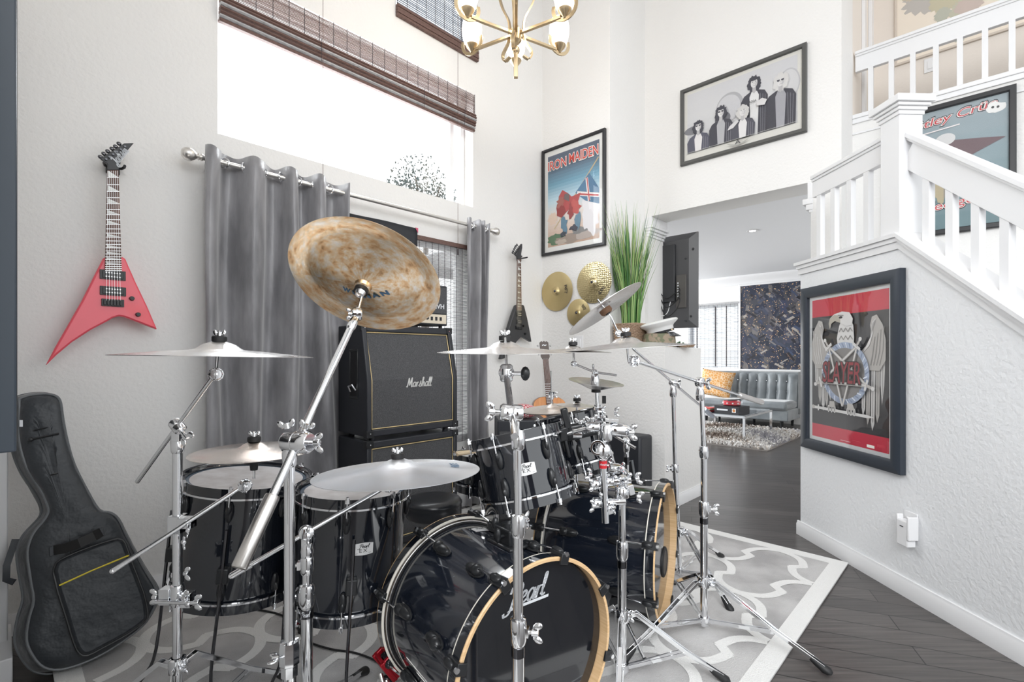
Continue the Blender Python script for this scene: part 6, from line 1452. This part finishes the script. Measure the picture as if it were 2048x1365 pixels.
def boomclamp(root, p, d, post_top, r=.022, ear=V(.9, -.3, 0), L_=.032):
    """barrel joint holding the boom direction d"""
    ear = (ear-d*ear.dot(d)).normalized(); mb = MB(CHROME)
    mb.lathe([(0, -L_), (r*.8, -L_), (r, -L_*.8), (r, -.002), (r*.93, 0), (r, .002), (r, L_*.8), (r*.8, L_), (0, L_)], p, ear, 28)
    mb.cyl(p+ear*L_, p+ear*(L_+.018), .006, n=10); wing(mb, p+ear*(L_+.012), ear, ZZ, 1.5)
    mb.lathe([(.013, 0), (.016, .004), (.018, .03), (.014, .05)], post_top-ZZ*.05, ZZ, 20); mb.box((p+post_top)/2-ZZ*.01, (.022, .022, max(.02, (p-post_top).length)), (V(1, 0, 0), V(0, 1, 0), ZZ)); mb.build('boom_clamp', root, bev=.001)
def stand(label, x, y, cat='cymbal stand', grp='chrome cymbal stands'): return thing('cymbal_stand', label, cat, V(x, y, GY), grp)

# --- left stand with upright boom and edge-on crash
x, y = (355-1024)/F*1.42, 1.42; s1 = stand('leftmost chrome stand with two boom arms next to the gig bag', x, y)
hz = .262; tri(s1, x, y, hz, [62, 178, 300], .37); zt = P(355, 872, 1.42).z
vtube(s1, x, y, .03, zt, .0127); collar(s1, V(x, y, P(0, 1190, 1.42).z), .0127, V(.9, -.5, 0), 1.1)
pj = P(355, 853, 1.40); pu = P(428, 752, 1.33); d = (pu-pj).normalized(); lo = pj-d*(pj-P(262, 977, 1.46)).length
MB(CHROME).tube([lo, pu], .0062, 12).build('boom_arm', s1); boomclamp(s1, pj, d, V(x, y, zt), .017, L_=.02)
tilter(s1, P(432, 749, 1.325), V(.5, -.85, 0)); cc = P(438, 713, 1.30); nn = V(.012, .01, 1); mount(s1, P(432, 749, 1.325), cc, nn, .228, top=.0335)
cymbal('thin crash cymbal seen edge-on at the far left, in front of the curtain', cc, nn, .232, CYM3)
# its lower arm with the small splash
pj = P(360, 1055, 1.39); e1 = P(225, 1143, 1.30); d = (pj-e1).normalized(); pu = pj+d*(P(500, 972, 1.46)-pj).length
MB(CHROME).tube([e1, pu], .0065, 12).build('boom_arm', s1); mb = MB(CHROME); mb.ball(e1, .007); mb.box(V(x, y, pj.z), (.036, .036, .05)); mb.box(V(x+.03, y-.005, pj.z+.005), (.04, .028, .03)); wing(mb, V(x+.045, y-.02, pj.z-.01), V(.4, -.9, 0), ZZ, 1.2); wing(mb, V(x+.03, y-.02, pj.z-.045), V(.7, -.7, 0), ZZ, 1.2); mb.build('arm_clamp', s1, bev=.003)
mb = MB(CHROME); zc = P(0, 1195, 1.41).z; mb.box(V(x-.03, y, zc), (.03, .03, .045)); mb.box(V(x+.03, y, zc-.01), (.028, .03, .04)); mb.cyl(V(x-.05, y-.02, zc-.01), V(x+.06, y-.02, zc-.012), .005); wing(mb, V(x+.06, y-.02, zc-.01), V(1, 0, 0), ZZ, 1.4); wing(mb, V(x-.05, y-.01, zc), V(-1, 0, 0), ZZ, 1.4); wing(mb, V(x+.03, y-.015, zc+.07), V(1, -.2, 0), ZZ, 1.2); mb.build('spare_clamp', s1, bev=.003)
tp_ = P(508, 958, 1.46); tilter(s1, P(490, 972, 1.455), V(.6, -.8, 0), 1.1); cc = P(508, 903, 1.44); mount(s1, tp_, cc, V(0, .02, 1), .165); 
mb = MB(RUBR); mb.lathe([(0, 0), (.010, 0), (.012, .02), (.026, .022), (.027, .034), (0, .034)], cc-ZZ*.055, ZZ, 24); mb.build('cup_washer', s1)
cymbal('small splash cymbal over the head of the leftmost floor tom', cc, V(.0, .0, 1), .166, CYM1)
# --- big boom stand with the china cymbal
x, y = (579-1024)/F*1.2, 1.2; s2 = stand('tall chrome boom stand carrying the huge tilted cymbal with its long diagonal arm', x, y)
zc = P(0, 1310, 1.2).z; tri(s2, x, y, .22, [40, 160, 280], .36, tube=.0165); vtube(s2, x, y, .03, zc, .016); vtube(s2, x, y, zc, .93, .0127, 'upper_tube')
mb = MB(CHROME); mb.lathe([(.0127, .035), (.022, .033), (.024, .022), (.024, -.02), (.020, -.024), (.020, -.05), (.016, -.052)], V(x, y, zc), ZZ, 8); wing(mb, V(x-.02, y-.012, zc), V(-1, -.3, 0), D1, 1.4); mb.build('height_collar', s2)
pj = P(595, 885, 1.2); pu = V(-.452, 1.44, 1.272); d = (pu-pj).normalized(); lo = pj-d*.30
MB(CHROME).tube([pj-d*.16, pu], .0098, 20).build('boom_arm', s2); MB(STEEL).lathe([(.0098, 0), (.0155, 0), (.0165, .004), (.0165, .155), (.0145, .158), (.0145, .05), (0, .05)], pj-d*.135, -d, 28).build('counterweight_sleeve', s2)
boomclamp(s2, pj, d, V(x, y, .93), .027, V(.93, -.3, .05), .038)
mb = MB(CHROME); wing(mb, pj+V(-.02, -.01, .035), V(-.2, -.1, 1), V(1, 0, 0), 1.3); wing(mb, pj+V(.02, 0, .033), V(.3, -.1, 1), V(1, 0, 0), 1.2); mb.build('wing_nut', s2)
dn_ = V(.099, .612, .785).normalized(); m_ = -dn_; dc = V(-.448, 1.515, 1.387)
tilter(s2, pu, V(-.9, -.3, 0), 1.15); mb = MB(CHROME); mb.lathe([(.010, 0), (.013, .01), (.012, .05), (.009, .055)], pu-d*.06, d, 20); mb.build('boom_tip', s2)
hub = dc+m_*.056; MB(CHROME).cyl(pu, dc-m_*.01, .0045, n=10).build('cymbal_rod', s2); MB(RUBR).lathe([(0, .0), (.019, 0), (.021, .004), (.021, .022), (0, .024)], hub-m_*.018, m_, 24).build('felt_washer', s2)
MB(CHROME).lathe([(0, .014), (.012, .012), (.017, 0)], hub+m_*.004, m_, 24).build('steel_washer', s2)
Rc = .231
u_ = [(.006, .046), (.020, .047), (.0255, .044), (.0270, .032), (.034, .030), (.05, .0255), (.09, .0172), (.14, .0085), (.168, .0035), (.182, .0025), (.20, .0038), (.22, .0056), (Rc, .006)]
prof = u_+[(r, h-.0014) for r, h in u_[::-1]]
mb = MB(CHINA); mb.lathe(prof, n=96, closed=True); ch = local_obj(mb, 'cymbal', dc, m_, V(1, 0, 0), ang=30); tag(ch, 'huge mottled bronze china cymbal tilted high in front of the curtain', 'cymbal', 'cymbals of the drum kit')
# lettering in blue below the bell
x_ = V(1, 0, 0); x_ = (x_-m_*x_.dot(m_)).normalized(); y_ = m_.cross(x_)   # y_ direction check: make text read upright
sgn = 1 if y_.z > 0 else -1
mb = MB(BLUEI)
def fch(x, y):
    X_, Y_ = x, sgn*y; r_ = math.hypot(X_, Y_); h = .0255+(.05-r_)*.235 if r_ > .05 else .031
    return V(X_, Y_, h+.0012)
for ch_, xc_, rot in (('W', -.064, -.3), ('U', -.034, -.15), ('H', -.003, 0), ('A', .027, .15), ('N', .057, .28)):
    def fl(x, y, xc_=xc_, rot=rot): X_ = x*math.cos(rot)-y*math.sin(rot); Y_ = x*math.sin(rot)+y*math.cos(rot); return fch(xc_+X_+.0, -.052+Y_+abs(xc_)*.28)
    text(mb, ch_, fl, -.0125, -.011, .0125, .011, 0, .05)
local_obj(mb, 'lettering', dc, m_, V(1, 0, 0), parent=ch, smooth=False)
# --- low boom stand with the ride
x, y = (614-1024)/F*1.37, 1.37; s3 = stand('short chrome boom stand under the ride cymbal, just right of the tall boom stand', x, y)
za, zb_ = P(0, 1065, 1.37).z, P(0, 1190, 1.37).z; tri(s3, x, y, .17, [84, 204, 324], .40, tube=.0165); vtube(s3, x, y, .03, zb_, .0155); vtube(s3, x, y, zb_, za-.03, .0127, 'upper_tube'); collar(s3, V(x, y, zb_), .0155, V(-.9, -.4, 0), 1.1, True); collar(s3, V(x, y, P(0, 1130, 1.37).z), .0125, V(-.95, -.2, 0), .9)
mb = MB(SILV); xb = V(x, y, zb_-.05); script(mb, 'Pearl', lambda u, v: xb+V(math.sin(u/.0175)*.0176, -math.cos(u/.0175)*.0176, v), -.010, -.004, .014, .007, .13, .2); mb.build('band_lettering', s3, smooth=False)
pj = V(x, y-.005, za); e1 = P(462, 1153, 1.27); d = (pj-e1).normalized(); pu = pj+d*(P(782, 986, 1.40)-pj).length
mb = MB(CHROME); mb.tube([e1, pu], .0062, 12); mb.ball(e1, .0068); mb.tube([e1, e1+d*.05], .0085, 12); mb.build('boom_arm', s3); boomclamp(s3, pj, d, V(x, y, za-.03), .020, V(.3, -.95, 0), .012)
rc_ = V(-.32, 1.385, .822); rn = V(-.033, .047, .998).normalized(); tilter(s3, pu, V(.4, -.9, 0), 1.1); mount(s3, pu, rc_, rn, .229)
cymbal('wide grey-brown ride cymbal lying nearly flat over the badge-bearing floor tom', rc_, rn, .229, CYM2, word=('PAISTE', .16, .22, .070, .024, BLUEI, 1))
# --- centre stand
x, y = (1036-1024)/F*1.22, 1.22; s4 = stand('chrome stand in front of the lettered bass drum head carrying the central crash', x, y)
z1, z2 = P(0, 1262, 1.22).z, P(0, 1035, 1.22).z; tri(s4, x, y, .20, [-52, 10, -132], .36, tube=.0165); vtube(s4, x, y, .03, z1, .0155); vtube(s4, x, y, z1, z2, .0127, 'middle_tube'); zt = P(0, 868, 1.22).z; vtube(s4, x, y, z2, zt, .0098, 'upper_tube', (1034-1024)/F*1.22)
collar(s4, V(x, y, z1), .0155, V(1, -.25, 0), 1.15, True); collar(s4, V(x, y, z2-.02), .0127, V(.5, .8, 0), 1.0)
pj = P(1023, 826, 1.20); pu = P(1013, 750, 1.38); d = (pu-pj).normalized(); lo = pj-d*.10
MB(CHROME).tube([lo, pu], .0088, 16).build('boom_arm', s4); boomclamp(s4, pj, d, V(x, y, zt+.01), .021, V(-.95, -.25, 0), .028)
mb = MB(CHROME); mb.lathe([(0, -.02), (.015, -.02), (.018, -.014), (.018, .024), (.014, .03), (0, .03)], pu, ZZ, 16); mb.lathe([(0, -.02), (.013, -.02), (.013, .02), (0, .02)], pu+ZZ*.006, V(.9, -.4, 0), 16); mb.cyl(pu+V(.0, 0, .004), pu+V(.045, -.02, .004), .0055); mb.use(BPLAS); mb.ball(pu+V(.052, -.024, .004), 1, (.013, .010, .020), 12); mb.build('tilter', s4, bev=.004)
cc = P(1010, 705, 1.45); nn = V(.0, -.03, 1).normalized(); mount(s4, pu+ZZ*.02, cc, nn, .205)
cymbal('shiny crash cymbal seen from the edge above the centre of the kit', cc, nn, .198, CYM3)
# --- stands right of centre
x, y = (1244-1024)/F*1.74, 1.74; s6 = stand('chrome stand with a big cluster of clamps between the two bass drums', x, y)
z1, z2 = P(0, 1100, 1.74).z, P(0, 985, 1.74).z; tri(s6, x, y, .236, [(-2, .36), 104, 255], .37, tube=.0165); vtube(s6, x, y, .03, z1, .0152); vtube(s6, x, y, z1, z2+.03, .0127, 'upper_tube'); collar(s6, V(x, y, z1), .0155, V(.2, .95, 0), 1.15, True)
kx = V(x, y, z2)
mb = MB(CHROME)
mb.lathe([(0, -.02), (.022, -.02), (.025, -.016), (.025, .016), (.022, .02), (0, .02)], kx, ZZ, 20); mb.cyl(kx+V(-.115, 0, .03), kx+V(.03, 0, .045), .014, n=16); mb.cyl(kx+V(-.11, -.01, -.035), kx+V(.01, -.01, -.03), .012, n=16)
for (dx, dy, dz, r1) in ((-.095, -.005, .03, .021), (-.045, 0, .038, .018), (-.09, -.01, -.035, .019), (-.05, -.01, -.035, .016), (-.02, .02, .075, .017)): mb.lathe([(0, -.015), (r1*.9, -.015), (r1, -.011), (r1, .011), (r1*.9, .015), (0, .015)], kx+V(dx, dy, dz), V(1, 0, .1), 20)
for (dx, dy, dz, sx, sy, sz) in ((.0, -.01, .048, .03, .036, .022), (.03, 0, .01, .02, .026, .035), (-.07, 0, .058, .05, .03, .010), (-.05, -.012, -.06, .022, .03, .022), (-.075, -.01, .0, .014, .03, .05)): mb.box(kx+V(dx, dy, dz), (sx, sy, sz), (V(.96, .1, .26), V(-.1, .99, 0), V(-.26, 0, .96)))
mb.lathe([(0, -.01), (.03, -.01), (.032, 0), (.03, .012), (0, .014)], kx+V(-.03, 0, .085), ZZ, 8)
for (dx, dy, dz, ax_) in ((.045, -.01, .05, V(1, -.3, .2)), (.05, -.01, -.01, V(1, -.4, -.3)), (-.10, -.02, .03, V(-1, -.3, 0)), (-.11, -.02, .065, V(-1, -.2, .3)), (-.10, -.03, -.04, V(-1, -.4, .1)), (-.04, -.035, -.04, V(.3, -1, -.2)), (.0, -.035, .045, V(.2, -1, 0)), (-.01, -.03, .09, V(.5, -.8, .2))): wing(mb, kx+V(dx, dy, dz), ax_.normalized(), ZZ, 1.35)
for (dx, dz) in ((-.08, .0), (-.03, .06), (.02, .07)): mb.cyl(kx+V(dx, -.03, dz), kx+V(dx, .035, dz), .005, n=8); mb.ball(kx+V(dx, -.034, dz), .008)
mb.build('multi_clamp', s6, bev=.003)
# tom arm post with red band, held by the cluster
xp = (1211-1024)/F*1.71; pz0, pz1 = P(0, 1046, 1.71).z, P(0, 870, 1.71).z
s5 = thing('tom_holder', 'chrome tom arm post with a red band held in the clamp cluster', 'tom holder', V(xp, 1.71, pz0))
MB(CHROME).lathe([(0, 0), (.0127, 0), (.0127, pz1-pz0), (.0105, pz1-pz0), (.0105, .02), (0, .02)], V(xp, 1.71, pz0), V(-.012, 0, .3), 24).build('post', s5)
zr = P(0, 929, 1.71).z; MB(REDP).lathe([(.0128, -.013), (.0138, -.013), (.0138, .013), (.0128, .013)], V(xp-.008, 1.71, zr), V(-.012, 0, .3), 24).build('red_band', s5)
mb = MB(SILV); text(mb, 'gibraltar', lambda u, v: V(xp-.008, 1.71, zr)+V(math.sin(u/.0140)*.0142, -math.cos(u/.0140)*.0142, v), -.016, -.005, .016, .005, .15, .02); mb.build('band_lettering', s5, smooth=False)
kb = V(xp-.012, 1.70, pz1+.02); mb = MB(CHROME); mb.lathe([(0, -.03), (.018, -.03), (.021, -.024), (.021, .022), (.017, .028), (0, .028)], kb+V(.012, 0, -.01), ZZ, 22); mb.lathe([(0, -.024), (.015, -.024), (.018, -.02), (.018, .02), (.015, .024), (0, .024)], kb+V(-.035, 0, .008), V(1, 0, .1), 22); mb.lathe([(0, -.036), (.019, -.036), (.024, -.028), (.024, .028), (.019, .036), (0, .036)], kb+V(.06, .02, -.005), V(1, .2, -.15), 22); mb.box(kb+V(.03, .01, .03), (.05, .024, .012), (V(.97, .2, -.1), V(-.2, .97, 0), V(.1, 0, .99))); mb.cyl(kb+V(-.05, .02, .0), P(1135, 868, 1.75), .0085, n=16); mb.ball(kb+V(-.0, -.01, -.075), 1, (.028, .012, .03), 18); mb.lathe([(.018, -.014), (.026, -.014), (.026, -.008), (.018, -.008)], kb+V(-.02, -.006, -.06), V(0, 1, 0), 24, True); mb.cyl(P(1150, 868, 1.75)-V(.01, 0, 0), P(1163, 868, 1.75), .017, n=18)
wing(mb, kb+V(.09, -.0, -.01), V(1, -.2, 0).normalized(), ZZ, 1.8); wing(mb, kb+V(-.04, -.02, .03), V(-.2, -.3, 1).normalized(), V(1, 0, 0), 1.4); wing(mb, kb+V(-.08, -.015, .022), V(0, -.4, 1).normalized(), V(1, 0, 0), 1.3); wing(mb, kb+V(.02, -.02, -.11), V(.3, -1, -.2).normalized(), ZZ, 1.3); wing(mb, kb+V(.04, 0, .06), V(1, -.5, 0).normalized(), ZZ, 1.1); mb.build('ball_clamp', s5, bev=.003)
mb = MB(BPLAS); q = P(1127, 868, 1.76); mb.box(q, (.03, .04, .05), (V(.97, .1, .22), V(0, 1, 0), ZZ)); mb.box(q+V(.008, .0, .055), (.025, .03, .075), (V(.97, .1, .22), V(0, 1, 0), V(-.22, 0, .97))); mb.box(q+V(.012, 0, -.05), (.012, .03, .07), (V(.97, .1, .22), V(0, 1, 0), V(-.22, 0, .97))); mb.cyl(q-V(.03, -.02, 0), q, .010); mb.build('tom_bracket', s5, bev=.005)
# splash post behind, carrying an upside-down splash and a small boom with crash
x9, y9 = .350, 1.93; s9 = stand('upright chrome rod carrying the upside-down splash, clamped behind the red-banded post', x9, y9, 'cymbal rod', 'chrome cymbal stands'); s9.location = V(x9, y9, .58)
zt9 = P(0, 745, 1.93).z; xt9 = (1192-1024)/F*1.93
MB(CHROME).lathe([(0, 0), (.0095, 0), (.0095, .26), (.0075, .26), (.0075, zt9-.58), (0, zt9-.58)], V(x9, y9, .58), V(xt9-x9, 0, zt9-.58), 20).build('rod', s9)
mb = MB(CHROME)
for v_ in (840, 820, 900): o = P(1196, v_, 1.92); mb.box(o, (.028, .028, .02)); wing(mb, o+V(.012, -.012, 0), V(1, -.3, 0).normalized(), ZZ, 1.0)
mb.use(BPLAS); mb.box(P(1208, 800, 1.93), (.014, .012, .03)); mb.build('memory_lock', s9, bev=.002)
isp = P(1192, 768, 1.93); inr = V(-.10, .10, -1).normalized()
MB(RUBR).lathe([(0, 0), (.018, 0), (.018, .014), (0, .014)], isp+V(0, 0, -.034), ZZ, 20).build('felt_washer', s9)
cymbal('small upside-down splash cymbal like a shallow bowl, right of the central crash', isp+V(0, 0, .004), inr, .108, CYM3, prof=[(.006, .026), (.03, .024), (.055, .014), (.085, .004), (.108, -.002), (.108, -.0032), (.085, .0028), (.055, .0128), (.03, .0228), (.006, .0248)])
pjh = P(1190, 745, 1.93); e1 = P(1148, 728, 1.97); e2 = P(1233, 751, 1.90); mb = MB(CHROME); mb.tube([e1, pjh, e2], .0045, 10); mb.build('boom_arm', s9); boomclamp(s9, pjh, (e2-e1).normalized(), pjh-ZZ*.012, .011, V(.3, -.9, 0), .01)
tilter(s9, e1, V(.4, -.9, 0), .7); cc = P(1146, 704, 1.98); mount(s9, e1, cc, V(0, .0, 1), .15)
cymbal('small crash cymbal seen edge-on behind the central crash, right of the acoustic guitar neck', cc, V(.02, -.02, 1), .152, CYM3)
# hi-hat
xh, yh = (1103-1024)/F*2.55, 2.55; sh = thing('hi_hat_stand', 'hi-hat stand with tall pull rod behind the rack toms', 'hi-hat stand', V(xh, yh, GY), None)
tri(sh, xh, yh, .2, [30, 150, 270], .25, tube=.0127); vtube(sh, xh, yh, .03, .80, .0127); MB(CHROME).cyl(V(xh, yh, .8), V(xh-.002, yh, P(0, 742, 2.55).z), .0032, n=8).build('pull_rod', sh); mb = MB(CHROME); q = P(1103, 790, 2.55); mb.cyl(q-ZZ*.022, q+ZZ*.012, .012, n=12); mb.box(q, (.03, .02, .03)); wing(mb, q+V(.014, -.01, 0), V(1, -.3, 0).normalized(), ZZ, 1); mb.build('clutch', sh)
hn = V(-.07, -.03, 1).normalized(); hc_ = P(1107, 820, 2.55); cymbal('upper hi-hat cymbal in front of the acoustic guitar', hc_+hn*.004, hn, .170, CYM1); 
u_ = [(.006, -.030), (.03, -.026), (.045, -.014), (.09, -.009), (.168, 0)]; cymbal('lower hi-hat cymbal nested under the upper one', hc_, hn, .168, CYM1, prof=u_+[(r, h-.0012) for r, h in u_[::-1]])
xk, yk = (1154-1024)/F*2.3, 2.3; sk9 = stand('thin chrome rod holding the little splash beside the hi-hat', xk, yk, 'cymbal rod'); MB(CHROME).cyl(V(xk, yk, GY), V(xk, yk, P(0, 800, 2.3).z-.01), .0052, n=10).build('rod', sk9); MB(RUBR).lathe([(0, .0), (.08, 0), (.075, .012), (0, .016)], V(xk, yk, GY), ZZ, 24).build('base', sk9)
cc = P(1154, 811, 2.3); mount(sk9, V(xk, yk, cc.z-.02), cc, V(.0, 0, 1), .11, top=.0335); cymbal('little splash cymbal overlapping the right side of the hi-hat', cc, V(.03, 0, 1), .100, CYM3)
# small stand behind the rear bass drum
x, y = (1253-1024)/F*2.62, 2.62; s10 = stand('small chrome stand standing behind the rear bass drum in front of the black case', x, y); tri(s10, x, y, .2, [60, 180, 300], .26, tube=.0127); vtube(s10, x, y, .03, P(0, 900, 2.62).z, .0127); vtube(s10, x, y, P(0, 900, 2.62).z, P(0, 885, 2.62).z, .015, 'upper_tube')
pj = P(1253, 882, 2.6); e1, e2 = P(1212, 862, 2.68), P(1271, 897, 2.56); MB(CHROME).tube([e1, e2], .008, 12).build('boom_arm', s10); boomclamp(s10, pj, (e2-e1).normalized(), pj-ZZ*.01, .018, V(.3, -.9, 0), .012)
MB(BLKCH).lathe([(.013, -.02), (.0135, -.02), (.0135, .02), (.013, .02)], V(x, y, P(0, 922, 2.62).z), ZZ, 20).build('black_band', s10)
# --- right front stand with long boom
x, y = (1408-1024)/F*2.05, 2.05; s8 = stand('rightmost chrome stand with tripod legs spread wide over the white rug border', x, y)
z1, z2, zt = P(0, 1025, 2.05).z, P(0, 905, 2.05).z, P(0, 782, 2.05).z; tri(s8, x, y, .212, [(-40, .44), (209, .44), 96], .40, tube=.0158); vtube(s8, x, y, .03, z1, .0150); vtube(s8, x, y, z1, z2, .0127, 'middle_tube'); vtube(s8, x, y, z2, zt, .0098, 'upper_tube', (1403-1024)/F*2.05); collar(s8, V(x, y, z1+.015), .0150, V(.95, -.3, 0), 1.1, True); collar(s8, V(x, y, z2), .0122, V(.0, .95, 0), .9)
pj = P(1400, 765, 2.04); pu = P(1268, 722, 1.80); d = (pu-pj).normalized(); lo = pj-d*(P(1542, 795, 2.30)-pj).length
mb = MB(CHROME); mb.tube([lo, pu], .0066, 14); mb.build('boom_arm', s8); MB(STEEL).tube([pj-d*.19, pj-d*.30], .0125, 16).build('counterweight_sleeve', s8) if False else MB(mat('satin_white_metal', (.72, .70, .68), .35, .7)).tube([lo+d*.20, lo], .0122, 16).build('counterweight_sleeve', s8)
boomclamp(s8, pj, d, V(pj.x, pj.y, zt+.01), .021, V(.2, -.95, 0), .014); tilter(s8, pu, V(.2, -.95, 0), 1.2)
cc = P(1253, 696, 1.72); nn = V(-.055, -.01, 1).normalized(); mount(s8, P(1257, 724, 1.76), cc, nn, .235); cymbal('crash cymbal seen edge-on right of the central one, in front of the half wall', cc, nn, .228, CYM3)
# --- rear stand with the steeply tilted crash
x, y = (1360-1024)/F*2.53, 2.53; s7 = stand('slim leaning chrome stand rising between the rear bass drum and the half wall', x, y)
zt = P(0, 775, 2.50).z; zm = P(0, 940, 2.52).z; tri(s7, x, y, .245, [(39, .42), 160, 290], .34, tube=.0127, hb=.05); xt = (1346-1024)/F*2.5; xm = x+(xt-x)*.55
vtube(s7, x, y, .03, zm, .0125, 'tube', xm, y); vtube(s7, xm, y, zm, zt, .0098, 'upper_tube', xt, 2.5); collar(s7, V(xm, y, zm+.005), .0122, V(-1, -.2, 0), .8)
pj = P(1346, 766, 2.50); pu = P(1268, 700, 2.36); d = (pu-pj).normalized(); lo = pj-d*(P(1432, 824, 2.66)-pj).length
MB(CHROME).tube([lo, pu], .0062, 12).build('boom_arm', s7); MB(mat('blue_grey_metal', (.5, .55, .62), .3, .9)).tube([lo+d*.08, lo], .012, 14).build('counterweight_sleeve', s7)
boomclamp(s7, pj, d, V(xt, 2.5, zt), .017, V(.2, -.95, .1), .016)
gn = V(-.545, .187, .817).normalized(); gc = V(.436, 2.318, 1.368); t0 = P(1237, 667, 2.35); tilter(s7, t0, V(.2, -.95, 0), .9); MB(CHROME).tube([pu, t0], .005, 10).build('tilter_arm', s7)
bel = gc-gn*.0; mb = MB(CHROME); mb.cyl(t0, P(1222, 634, 2.335), .0042, n=8); mb.cyl(P(1222, 634, 2.335), gc+gn*.06, .004, n=8); mb.build('cymbal_rod', s7)
MB(RUBR).lathe([(0, 0), (.012, 0), (.013, .012), (0, .012)], gc-gn*.028, gn, 16).build('felt_washer', s7)
MB(mat('brown_felt', (.22, .12, .07), .8)).lathe([(0, -.03), (.022, -.03), (.030, -.022), (.030, -.004), (.0, -.004)], gc+gn*.006, gn, 24).build('brown_felt', s7)
cymbal('steeply tilted silvery crash cymbal in front of the wicker grass basket', gc, gn, .203, CYM3, prof=[(.006, .030), (.035, .026), (.045, .017), (.09, .012), (.15, .006), (.203, 0), (.203, -.0012), (.15, .0048), (.09, .0108), (.045, .0158), (.035, .0248), (.006, .0288)])

# ================================================================== SMALL THINGS
# black hard case leaning beside the half wall
q = P(1262, 952, 3.45); ca, cb3 = 3.20, q.dot(D2)
root = thing('carrying_case', 'black hard carrying case with grey handle standing against the white half wall', 'case', AB(3.25, -1.85, 0)); z1c = P(1262, 872, 3.62).z
bl, br2 = onA(1180, 900, 3.2).dot(D2), onA(1281, 900, 3.2).dot(D2)
MB(TOLEX).abox(3.20, 3.385, bl, br2, .0, z1c).build('shell', root, bev=.02)
mb = MB(BPLAS); bm_ = br2-.07
mb.tube([AB(3.19, bm_-.03, z1c-.30), AB(3.17, bm_-.03, z1c-.19), AB(3.17, bm_+.02, z1c-.17), AB(3.19, bm_+.03, z1c-.30)], .009, 8); o = mb.build('handle', root); o.data.materials[0] = mat('grey_handle', (.16, .17, .18), .4)
# checked cushion and small black box by the acoustic guitar
cq = P(1046, 836, 3.35); root = None
CHK = mat('red_checked_cloth', (.55, .05, .07), .8); N_, L_n = CHK.node_tree.nodes, CHK.node_tree.links; ck_ = N_.new('ShaderNodeTexChecker'); ck_.inputs['Scale'].default_value = 75; ck_.inputs['Color1'].default_value = (.50, .03, .06, 1); ck_.inputs['Color2'].default_value = (.78, .62, .60, 1); tcn = N_.new('ShaderNodeTexCoord'); L_n.new(tcn.outputs['Object'], ck_.inputs[0]); L_n.new(ck_.outputs[0], N_['Principled BSDF'].inputs[0])
zs = P(0, 838, 3.35).z
st_ = thing('side_cabinet', 'low black box standing under the red checked cushion behind the toms', 'cabinet', V(cq.x, 3.4, 0)); MB(TOLEX).box(V(cq.x-.02, 3.42, (zs)/2), (.34, .30, zs), (V(.98, .1, 0), V(-.1, .98, 0), ZZ)).build('body', st_, bev=.01); mb = MB(GRILL); mb.box(V(cq.x-.02, 3.27, zs*.5), (.28, .012, zs*.8), (V(.98, .1, 0), V(-.1, .98, 0), ZZ)); mb.build('front_grille', st_)
mb = MB(CHK); mb.ball(V(cq.x, 3.40, zs+.046), 1, (.105, .09, .05), 20); tag(mb.build('cushion'), 'small round red and cream checked cushion next to the acoustic guitar', 'cushion')
# cables on the rug
def cable(label, pts, r=.0038): tag(MB(RUBR).tube([tuple(q) for q in smooth_pts([(p_.x, p_.y, RT+.0055) for p_ in pts], 5)], r, 6).build('cable', ang=180), label, 'cable', 'black cables on the rug')
fl = lambda u, v: P(u, v, (H-.015)*F/(v-712))
cable('black cable snaking over the rug between the two floor toms and the bass drum', [fl(505, 1219), fl(560, 1231), fl(592, 1252), fl(612, 1282), fl(660, 1300), fl(710, 1308), fl(755, 1326), fl(775, 1350), fl(800, 1400)])
cable('black cable curving on the rug behind the front bass drum', [fl(955, 1040), fl(985, 1030), fl(1010, 1046), fl(1000, 1070)])
